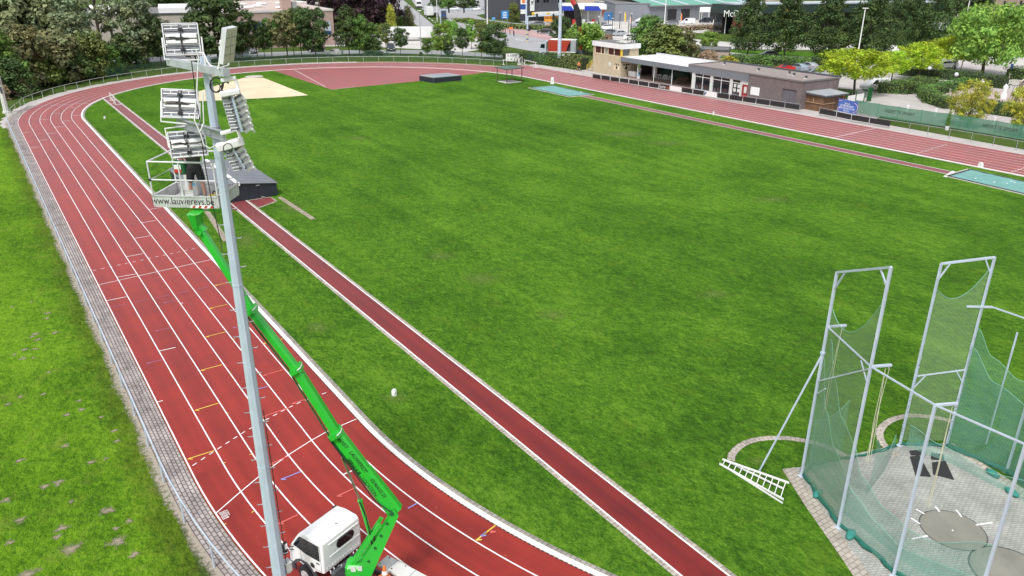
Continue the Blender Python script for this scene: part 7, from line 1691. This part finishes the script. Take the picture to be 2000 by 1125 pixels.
e, L, ro = bldg((455, 62), (640, 52), 30, hz(gp(640, 52), 8)*1.0, 'second flat pink roofed block behind the beige office', m_pinkst, m_pkroof, 'office_building')
for i in range(4): mb = MB(); mb.rbox((L*(.2+.2*i), 6, hz(gp(640, 52), 8)+.3), (3, 1.6, .7), .3); mb.build('roof_light', m_white, ro)
e, L, ro = bldg((150, 98), (480, 88), 30, hz(gp(480, 88), 26), 'long beige hall with white roof lights behind the left trees', m_beige, m_roofgrey, 'hall'); hh = hz(gp(480, 88), 26)
for x0, x1 in ((.1, .3), (.5, .68), (.78, .97)): mb = MB(); mb.extr([(2, hh), (2, hh+1.2), (5, hh+2.0), (5, hh)], L*x0, L*x1, axis='x'); mb.build('roof_light', m_white, ro)
mb = MB(); mb.box((L*.955, -.02, hh*.32), (L*.05, .1, hh*.64)); mb.build('gate', m_black, e)
# dark grey store
sh_h = hz(gp(1060, 46), -14)
e, L, ro = bldg((1009, 42), (1104, 38), 22, sh_h, 'dark grey two storey store with a lion sign and a white shop fascia', M_('store_cladding', (.06, .063, .075), .6, 0, .06, .2), m_roofgrey, 'store')
for x in (.2, .42, .56, .62, .86, .94): mb = MB(); mb.box((L*x, -.03, sh_h*.72), (L*.045, .08, sh_h*.2)); mb.build('window', m_glass, e)
mb = MB(); mb.rbox((L*.3, -.3, sh_h*.55), (L*.085, .4, sh_h*.42), .1); pn = mb.build('sign_box', m_white, e)
ln2 = MB(); cx_, cz_ = L*.3, sh_h*.62; k = L*.085
for bx in ((-.05, .08, .34, .3), (.16, .3, .2, .22), (-.2, -.22, .1, .34), (.14, -.22, .1, .34), (-.28, .22, .07, .36), (.24, .36, .12, .1)): ln2.box((cx_+bx[0]*k, -.52, cz_+bx[1]*k), (bx[2]*k, .03, bx[3]*k))
ln2.build('lion_emblem', m_black, pn)
mb = MB(); mb.ball((L*.32, -.3, sh_h*.24), (L*.03, .12, sh_h*.07), 12, 6); mb.build('shell_emblem', m_yellow, e)
mb = MB(); mb.box((L*.62, -2.6, sh_h*.26), (L*.56, 5, .8)); fc = mb.build('shop_fascia', m_white, e)
text('ESSO', 1.0, 'fascia_lettering', m_red, fc, basis((L*.76, -5.13, sh_h*.26), (1, 0, 0), (0, 0, 1)), .02) if False else None
mb = MB(); mb.box((L*.76, -5.12, sh_h*.26), (L*.12, .06, .45)); mb.build('red_lettering', m_red, fc); mb = MB(); mb.ball((L*.47, -5.1, sh_h*.26), (.8, .08, .38), 10, 5); mb.build('fascia_shell', m_yellow, fc)
mb = MB(); mb.box((L*.6, -.02, sh_h*.13), (L*.7, .2, sh_h*.24)); mb.build('shop_front', m_glass, e)
mb = MB(); mb.box((L*.12, -1.4, sh_h*.36), (L*.05, .3, sh_h*.18)); mb.build('notice_board', M_('teal_sign', (.03, .2, .2), .5), e)
# price pylon
b = gp(1022, 52); e = empty('price_pylon', b, -YAW, 'tall price sign in front of the dark grey store', 'sign'); hp = hz(b, -3)
mb = MB(); mb.box((.9, .1, hp/2), (.5, .4, hp)); mb.build('pole', m_galv, e)
for z0, z1, m in ((.8, 1.0, m_white), (.62, .79, m_bwin), (.54, .61, m_white), (.46, .53, m_white)): mb = MB(); mb.box((-.1, 0, hp*(z0+z1)/2), (1.6, .3, hp*(z1-z0))); mb.build('price_panel', m, e)
mb = MB(); mb.ball((0, -.17, hp*.9), (.6, .06, .6), 10, 6); mb.build('orange_emblem', m_orange, e)
# canopy of the petrol station
A = gp(1138, 50); e = empty('petrol_canopy', A, -YAW, 'white petrol station canopy with blue ends and open pump bays', 'canopy'); k = mpp(A); hc = hz(A, 13)
mb = MB(); mb.box((0, 5, hc), (84*k, 12, 1.4)); mb.build('roof', m_white, e)
for x0, x1 in ((-41, -17), (2, 33)): mb = MB(); mb.extr([(x0*k, hc-1.1), (x0*k, hc+.3), (x1*k-6*k, hc+.3), (x1*k, hc-1.1)], -1.1, -1.02); mb.build('blue_fascia', M_('royal_blue', (.02, .05, .4), .4), e)
for x in (-36, -12, 10, 34): mb = MB(); mb.box((x*k, 2, hc/2-.35), (.5, .4, hc-.7)); mb.build('column', m_offw, e)
mb = MB(); mb.box((-22*k, 9, hc/2-.4), (36*k, 1, hc-.9)); mb.build('dark_bay', m_int, e); mb = MB(); mb.box((18*k, 9, hc/2-.4), (32*k, 1, hc-.9)); mb.build('kiosk', m_offw, e)
for i in range(4): mb = MB(); mb.rbox((-34*k+i*18*k, 1, .95), (1.0, .6, 1.9), .05); mb.build('pump', m_red if i % 2 else m_offw, e)
# scissor lift on the forecourt
b = gp(1077, 57); e = empty('scissor_lift', b, -YAW, 'orange scissor lift standing in front of the shop', 'lift'); o_ = M_('lift_orange', (.7, .28, .02), .5)
mb = MB(); mb.box((0, 0, .7), (3.6, 1.6, .7)); mb.build('chassis', m_dark, e); mb = MB()
for s in (-1, 1): mb.beam((-1.6, s*.5, 1.0), (1.6, s*.5, 2.2), .12); mb.beam((1.6, s*.5, 1.0), (-1.6, s*.5, 2.2), .12)
mb.build('scissor_arm', o_, e); mb = MB(); mb.box((0, 0, 2.6), (4.4, 2.0, .7)); mb.build('platform', o_, e); mb = MB()
for z in (3.3, 3.7):
    for s in (-1, 1): mb.beam((-2.2, s*1, z), (2.2, s*1, z), .08)
for x in (-2.2, -.7, .7, 2.2):
    for s in (-1, 1): mb.beam((x, s, 2.9), (x, s, 3.75), .08)
mb.build('platform_rail', o_, e)
for i, x in enumerate((-2.2, 1.6)):
    for s in (-1, 1): wheel(None, s*.8, 0, .4, .3, e).location = (0, 0, 0)
# green roofed workshop
hw_ = hz(gp(1280, 38), 8)
e, L, ro = bldg((1268, 42), (1470, 36), 40, hw_*1.0, 'long grey workshop with a green sloping roof and dark gateways', M_('workshop_cladding', (.17, .18, .2), .6, 0, .05, .2), M_('green_sheet_roof', (.13, .36, .27), .5, 0, .06, .2), 'workshop', .35)
mb = MB(); mb.add([(-1, -1, hw_+.2), (L+1, -1, hw_+.2), (L+1, 41, hw_+5), (-1, 41, hw_+5)], [[0, 1, 2, 3]]); mb.build('green_roof', M_('green_roof_sheet', (.13, .36, .27), .5, 0, .06, .2), ro)
for i in range(5): mb = MB(); x = L*(.12+.2*i); mb.add([(x, -.9, hw_+.26), (x+1.6, -.9, hw_+.26), (x+1.6, 38, hw_+4.75), (x, 38, hw_+4.75)], [[0, 1, 2, 3]]); mb.build('roof_strip', m_win, ro)
for x0, w_ in ((.235, .1), (.36, .1), (.64, .085), (.76, .085)): mb = MB(); mb.box((L*(x0-.05+w_/2-.03), -.05, hw_*.38), (L*w_*.8, .2, hw_*.76)); mb.build('gateway', m_black, e)
e, L, ro = bldg((1200, 42), (1268, 42), 26, hw_*1.15, 'plain grey hall joining the left end of the green roofed workshop', M_('grey_hall', (.21, .22, .25), .6, 0, .05, .2), m_roofgrey, 'hall', .2)
# sign frame in the workshop yard
b = gp(1375, 41); e = empty('yard_sign', b, -YAW, 'white board sign on legs in front of the workshop', 'sign'); hs2 = hz(b, 12); k = mpp(b)
mb = MB(); mb.box((0, 0, hs2*.8), (19*k, .3, hs2*.36)); mb.build('board', m_white, e)
for x in (-9, -5, 7, 9): mb = MB(); mb.tube([(x*k, 0, 0), (x*k, 0, hs2*.62)], .09, 6); mb.build('leg', m_offw, e)
# containers
for u0, u1, v, c, lb, hm in ((1240, 1269, 40, (.05, .16, .4), 'blue shipping container beside the workshop', 1), (1180, 1211, 40, (.06, .2, .45), 'blue container behind the flags', 1), (1177, 1212, 33, (.42, .07, .05), 'red container stacked behind the blue one', 1.5)):
    A, B = gp(u0, v), gp(u1, v); d = B-A; e = empty('shipping_container', A, math.atan2(d.y, d.x), lb, 'container', 'containers by the workshop'); m_ = paint(c); mb = MB(); L = d.length
    mb.box((L/2, 1.2, 1.3*hm+.05), (L, 2.4, 2.6*hm))
    for i in range(int(L/.4)): mb.box((.2+i*.4, -.03, 1.3*hm), (.2, .05, 2.3*hm))
    mb.build('container_body', m_, e); mb = MB()
    for x in (.05, L-.05): mb.box((x, -.05, 1.3*hm), (.14, .1, 2.6*hm))
    mb.build('corner_frame', m_, e)
# restaurant
hr_ = hz(gp(1600, 62), 12)
e, L, ro = bldg((1408, 66), (1812, 58), 5, hr_*.8, 'restaurant with a dark green roof band, dark glass front and a brick corner pillar', m_glass, m_roofgrey, 'restaurant', .2)
mb = MB(); mb.box((L/2, .6, hr_*.98), (L+2, 9, hr_*.34)); mb.build('roof_band', M_('dark_green_band', (.018, .035, .028), .6), ro); mb = MB(); mb.box((L/2, .6, hr_*1.18), (L*.95, 7, .4)); mb.build('roof_top', m_win, ro)
mb = MB(); mb.box((L*.045, -3.2, hr_*.36), (L*.035, 1.5, hr_*.72)); mb.build('brick_pillar', M_('red_brick', (.22, .06, .045), .85, 0, .15, 3), e)
text("McDonald's", 2.5, 'roof_lettering', m_white, ro, basis((L*.052, -4.6, hr_*.82), (1, 0, 0), (0, 0, 1)), .06, sx=1.0)
mb = MB()
for s in (-1, 1): mb.tube([(L*.245+s*(.05+t*1.2), -4.3, hr_*.52+2.9*math.sin(PI*min(1, .12+t*.88))**.75*(1-.05*t)) for t in [i/12 for i in range(13)]], .2, 6)
mb.build('arch_emblem', M_('arch_yellow', (.85, .5, .02), .4), e)
for i in range(9): mb = MB(); mb.box((L*(.1+.1*i), -.06, hr_*.35), (.3, .12, hr_*.7)); mb.build('glazing_bar', m_dark, e)
# houses at the top right
for a, b, vt, lb, w_ in (((1842, 40), (1872, 40), 8, 'pale grey rendered house among the dark trees', m_beige), ((1935, 30), (2040, 26), -12, 'pink brick house at the top right corner', m_pinkst)):
    A, B = gp(*a), gp(*b); d = B-A; L = d.length; e = empty('house', A, math.atan2(d.y, d.x), lb, 'house'); h = hz(A, vt); mb = MB(); mb.extr([(0, 0), (0, h), (5, h+4), (10, h), (10, 0)], 0, L, axis='x'); mb.build('wall', w_, e)
    mb = MB(); mb.add([(-.4, -.5, h-.3), (L+.4, -.5, h-.3), (L+.4, 5, h+4.2), (-.4, 5, h+4.2), (-.4, 10.5, h-.3), (L+.4, 10.5, h-.3)], [[0, 1, 2, 3], [3, 2, 5, 4]]); mb.build('roof', m_dark, e)
    for i in range(3): mb = MB(); mb.box((L*(.2+.3*i), -.03, h*.6), (1.2, .1, 1.5)); o = mb.build('window', m_glass, e); mb = MB(); mb.box((L*(.2+.3*i), -.06, h*.6-.85), (1.4, .12, .12)); mb.build('sill', m_white, o)
# beige garden wall building behind the club house
e, L, ro = bldg((1366, 120), (1422, 122), 7, hz(gp(1422, 122), 98), 'low beige brick outbuilding behind the olive tree', M_('pale_brick', (.4, .33, .28), .9, 0, .1, 1.5, .3, 20), m_roofgrey, 'outbuilding', .3)

# ------------------------------------------------------------------ masts, lamps, signs, flags
b = gp(1092, 128); e = empty('floodlight_mast', b, 0, 'tall pale lamp mast beside the hedge, its top cut off by the picture', 'light mast'); mb = MB(); mb.tube([(0, 0, 0), (0, 0, 9), (0, 0, 16)], [.4, .32, .24], 10); mb.build('pole', m_galv, e); mb = MB(); mb.box((0, 0, 16), (3, .2, .2)); mb.build('crossarm', m_galv, e)
b = gp(13, 221); e = empty('floodlight_mast', b, 0, 'foot of a white lamp mast at the left edge with two dark slots', 'light mast'); mb = MB(); mb.tube([(0, 0, 0), (0, 0, 16)], [.34, .2], 8); mb.cyl((0, 0, 0), .5, .25, 10); mb.build('pole', m_offw, e)
nn = Vector((CX-b.x, CY-b.y, 0)).normalized(); mb = MB()
for z in (3.1, 4.3): mb.box(nn*.335+Vector((0, 0, z)), (.26, .06, .85), math.atan2(nn.y, nn.x)+PI/2)
mb.build('cable_hatch', m_dark, e)
def lamp(u, vb, vt, label, col, r=.1, head=True, group=None, arm=1.0):
    b = gp(u, vb); h = hz(b, vt); e = empty('street_lamp', b, -YAW, label, 'street lamp', group); mb = MB(); mb.tube([(0, 0, 0), (0, 0, h)], [r, r*.6], 8); mb.build('pole', col, e)
    if head: mb = MB(); mb.rbox((0, 0, h+.05), (arm, .4, .18), .06); mb.build('lamp_head', m_offw, e)
    return e
lamp(1668, 150, 15, 'white lamp post in front of the dark tree row', m_white, .14); lamp(1864, 141, -3, 'white lamp post among the right hand trees', m_white, .14)
lamp(952, 56, -20, 'tall white lamp post at the road junction', m_white, .2, group='lamp posts at the junction'); lamp(854, 42, -20, 'white lamp post on the median strip left', m_white, .16, group='lamp posts at the junction'); lamp(1297, 56, -6, 'white lamp post in front of the workshop', m_white, .18, group='lamp posts at the junction'); lamp(822, 90, 22, 'thin dark lamp post in front of the white trailer', m_galvd, .09, group='lamp posts at the junction')
lamp(1415, 66, 12, 'white flag pole at the restaurant car park', m_white, .14, False); lamp(1511, 30, 8, 'white pole beside the yellow arches', m_white, .2, False)
for i, (u, vb, vt) in enumerate(((1168, 62, 33), (1195, 76, 36), (1210, 56, 24), (1226, 80, 40), (1232, 63, 26), (1188, 54, 30))): lamp(u, vb, vt, 'black lamp pole in the restaurant car park', m_black, .12, True, 'black lamp poles in the car park', .6)
for i, (u, v, vt, c, lb) in enumerate(((1219, 44, 22, m_yellow, 'yellow feather flag in the car park'), (1329, 42, 24, m_orange, 'orange yellow feather flag by the workshop'), (1198, 40, 21, M_('cream_flag', (.7, .6, .3), .6), 'cream feather flag behind the car park'), (1286, 28, 18, m_red, 'dark red feather flag by the grey hall'), (1230, 48, 32, M_('pink_flag', (.7, .45, .42), .6), 'pink feather flag near the blue container'), (759, 66, 26, m_white, 'white feather flag beside the golden columnar tree'), (1135, 44, 26, m_white, 'small white feather flag at the petrol station'))):
    b = gp(u, v); h = hz(b, vt); e = empty('feather_flag', b, -YAW, lb, 'flag', 'feather flags'); mb = MB(); mb.tube([(0, 0, 0), (0, 0, h)], .06, 5); mb.build('pole', m_offw, e); mb = MB(); n = 9; vs = []
    for i2 in range(n): t = i2/(n-1); vs += [(0.05, 0, h*(.12+.88*t)), (h*.16*math.sin(PI*(.25+.75*t))**.6+.05, .12*math.sin(t*6), h*(.12+.88*t))]
    mb.add(vs, [[2*i2, 2*i2+1, 2*i2+3, 2*i2+2] for i2 in range(n-1)]); mb.build('flag', c, e)
# traffic light gantries
for (u, v, vt, w_, lb) in ((1030, 84, 32, 66, 'grey traffic light gantry with yellow and black striped foot at the junction'), (861, 47, 20, 60, 'grey traffic light gantry further up the road')):
    b = gp(u, v); h = hz(b, vt); k = mpp(b); e = empty('traffic_light_gantry', b, -YAW, lb, 'traffic light'); mb = MB(); mb.tube([(0, 0, 0), (0, 0, h)], .22, 8); mb.build('post', m_galv, e); mb = MB(); mb.beam((0, 0, h), (w_*k, 0, h+.5), .3); mb.build('beam', m_galv, e)
    for t in (.26, .72): mb = MB(); mb.rbox((w_*k*t, -.1, h-.1), (.5, .4, 1.5), .08); mb.build('signal', m_black, e)
    if vt == 32:
        for i in range(6): mb = MB(); mb.tube([(0, 0, .3+i*.55), (0, 0, .55+i*.55)], .26, 8); mb.build('stripe', m_black if i % 2 else m_yellow, e)
        mb = MB(); mb.rbox((.5, -.1, 3.6), (.5, .4, 1.4), .08); mb.build('signal', m_black, e)
# direction signs and small street furniture
for (u, v, vt, w_, c, lb) in ((986, 48, 21, 13, M_('sign_blue', (.02, .22, .55), .4), 'blue direction sign board beside the main road'), (964, 42, 34, 6, M_('sign_blue2', (.1, .35, .65), .4), 'small blue and white traffic sign left of the blue board'), (885, 16, 0, 10, M_('sign_green', (.05, .3, .2), .4), 'green and white direction sign above the far cars'), (998, 60, 53, 7, m_orange, 'orange road works sign at the cycle path'), (1112, 80, 65, 4, m_yellow, 'yellow post sign at the junction'), (1971, 152, 122, 4, M_('sign_blue3', (.05, .15, .45), .4), 'small blue sign on a post by the terrace')):
    b = gp(u, v); h = hz(b, vt); k = mpp(b); e = empty('road_sign', b, -YAW, lb, 'road sign'); mb = MB(); mb.box((0, 0, h*.72), (w_*k, .1, h*.56)); pn = mb.build('panel', c, e); mb = MB()
    for s in (-1, 1): mb.tube([(s*w_*k*.35, .1, 0), (s*w_*k*.35, .1, h*.95)], .06, 6)
    mb.build('post', m_galvd, e)
    if w_ > 9:
        mb = MB()
        for i in range(4): mb.box((0, -.06, h*(.52+.12*i)), (w_*k*(.6-.1*(i % 2)), .02, h*.05))
        mb.build('panel_lettering', m_white, pn)
for i, (u, v) in enumerate(((987, 66), (996, 68), (1003, 69), (1004, 71))): b = gp(u, v); mb = MB(); mb.tube([(0, 0, 0), (0, 0, 1.2)], .1, 6); mb.ball((0, 0, 1.25), .14, 6, 4); o = mb.build('bollard', m_black); o.location = b; tag(o, 'dark bollard on the pink cycle path', 'bollard', 'bollards at the junction')
# runner in orange by the stairs
rp_ = gp(1130, 138.5); person(rp_, math.atan2(ex.y, ex.x)-PI/2+PI, 'runner in an orange shirt walking towards the far bend past the tower stairs', M_('orange_shirt', (.75, .2, .06), .8), m_black, dict(elbowL=(-.3, -.08, 1.12), handL=(-.26, .18, 1.05), elbowR=(.3, -.12, 1.12), handR=(.28, .1, 1.0), kneeL=(-.1, .18, .52), ankleL=(-.11, .1, .1), kneeR=(.1, -.02, .5), ankleR=(.11, -.28, .14)), hair=(.3, .2, .12))
# closed parasols, globe lamps, posts on the terrace
for (u, v, vt, lb) in ((1912, 188, 152, 'closed white parasol further from the camera on the terrace'), (1957, 201, 161, 'closed white parasol nearest the camera on the terrace')):
    b = gp(u, v); h = hz(b, vt); e = empty('closed_parasol', b, 0, lb, 'parasol', 'closed parasols on the terrace'); mb = MB(); mb.tube([(0, 0, 0), (0, 0, h)], .05, 6); mb.box((0, 0, .04), (.7, .7, .08)); mb.build('pole', m_dark, e); mb = MB(); mb.tube([(0, 0, .55), (0, 0, .9), (0, 0, 1.6), (0, 0, h*.72), (0, 0, h*.84), (0, 0, h)], [.42, .46, .26, .3, .34, .04], 9); mb.build('folded_canopy', m_white, e)
for (u, v, vt, lb) in ((1858, 192, 143, 'black lamp post with a clear globe at the terrace hedge'), (1808, 172, 131, 'black lamp post with a globe at the hedge island')):
    b = gp(u, v); h = hz(b, vt); e = empty('globe_lamp', b, 0, lb, 'street lamp', 'globe lamps'); mb = MB(); mb.tube([(0, 0, 0), (0, 0, .8), (0, 0, h-.3)], [.08, .05, .04], 8); mb.build('pole', m_black, e); mb = MB(); mb.ball((0, 0, h), .3, 12, 8); mb.build('globe', M_('globe_glass', (.7, .72, .72), .15), e, smooth=True)
for (u, v, vt) in ((1822, 176, 157), (1853, 190, 172), (1904, 162, 143), (1968, 165, 142), (1875, 145, 118)):
    b = gp(u, v); h = hz(b, vt); mb = MB(); mb.tube([(0, 0, 0), (0, 0, h)], .09, 7); mb.box((0, 0, h), (.24, .24, .1)); mb.cyl((0, 0, 0), .16, .1, 8); o = mb.build('timber_post', M_('grey_timber', (.38, .33, .28), .9)); o.location = b; tag(o, 'weathered timber post between the hedges of the terrace', 'post', 'timber posts round the terrace')
a = gp(1824, 182); e = empty('white_bench', a, .4, 'white bench table in front of the curved hedge', 'bench'); mb = MB(); mb.box((0, 0, .72), (2.4, .8, .06)); mb.build('table_top', m_white, e); mb = MB(); mb.box((.9, 0, .35), (.08, .7, .7)); mb.box((-.9, 0, .35), (.08, .7, .7)); mb.build('leg', m_white, e)
# sand coloured wall of the building at the right edge and gate fence by the shed
A = gp(1989, 200); e = empty('garden_house', A, -YAW-.25, 'pale rendered gable at the right picture edge with dark coping', 'building'); mb = MB(); mb.extr([(0, 0), (0, 2.9), (6, 8.0), (6, 0)], 0, 1.5, axis='y'); mb.build('wall', M_('sand_render', (.55, .47, .36), .9), e); mb = MB(); mb.beam((-.2, -.05, 2.85), (6, -.05, 8.15), .3, .18); mb.build('coping', m_dark, e); mb = MB()
for i in range(5): mb.beam((-1.6+i*.35, -.6, 0), (-1.2+i*.35, -.6, 2.6), .05)
mb.beam((-1.7, -.6, 2.5), (.4, -.6, 2.7), .06); mb.build('iron_railing', m_black, e)
A, B = gp(1652, 207), gp(1700, 198); d = B-A; e = empty('gate_fence', A, math.atan2(d.y, d.x), 'green framed wire gate fence hung with white panels behind the blue banner', 'fence'); L = d.length
for t in (0, .35, .7, 1): mb = MB(); mb.box((L*t, 0, 1.0), (.1, .1, 2.0)); mb.build('post', m_greend, e)
mb = MB(); mb.beam((0, 0, 1.95), (L, 0, 1.95), .06); mb.beam((0, 0, .1), (L, 0, .1), .06); mb.build('frame', m_greend, e); mb = MB(); mb.box((L*.18, 0, .9), (L*.3, .04, 1.0)); mb.box((L*.53, 0, .9), (L*.3, .04, 1.0)); mb.build('white_panel', m_white, e)
mb = MB(); mb.box((L, .3, 1.0), (.3, .5, 2.0)); mb.build('gate_post', m_greend, e)
for i, (u, v, lb) in enumerate(((1771, 220, 'white bollard behind the left lettering of the screen fence'), (1826, 227, 'white bollard behind the middle of the screen fence'), (1940, 244, 'white bollard behind the right lettering of the screen fence'))):
    b = gp(u, v); mb = MB(); mb.tube([(0, 0, 0), (0, 0, .9)], .16, 8); mb.cyl((0, 0, .9), .2, .12, 8); o = mb.build('white_bollard', m_white); o.location = b; tag(o, lb, 'bollard', 'white bollards behind the screen fence')
a = gp(1849, 254); e = empty('potted_conifer', a, 0, 'slim green potted conifer against the screen fence', 'plant'); mb = MB(); mb.tube([(0, 0, 0), (0, 0, .5)], [.2, .27], 10); mb.build('pot', m_white, e); c = bpy.data.objects.new('foliage', crown_mesh('column', 0, 'mg', 'c', 5)); COL.objects.link(c); c.parent = e; c.location = (0, 0, .45); c.scale = (.32, .32, 1.9)
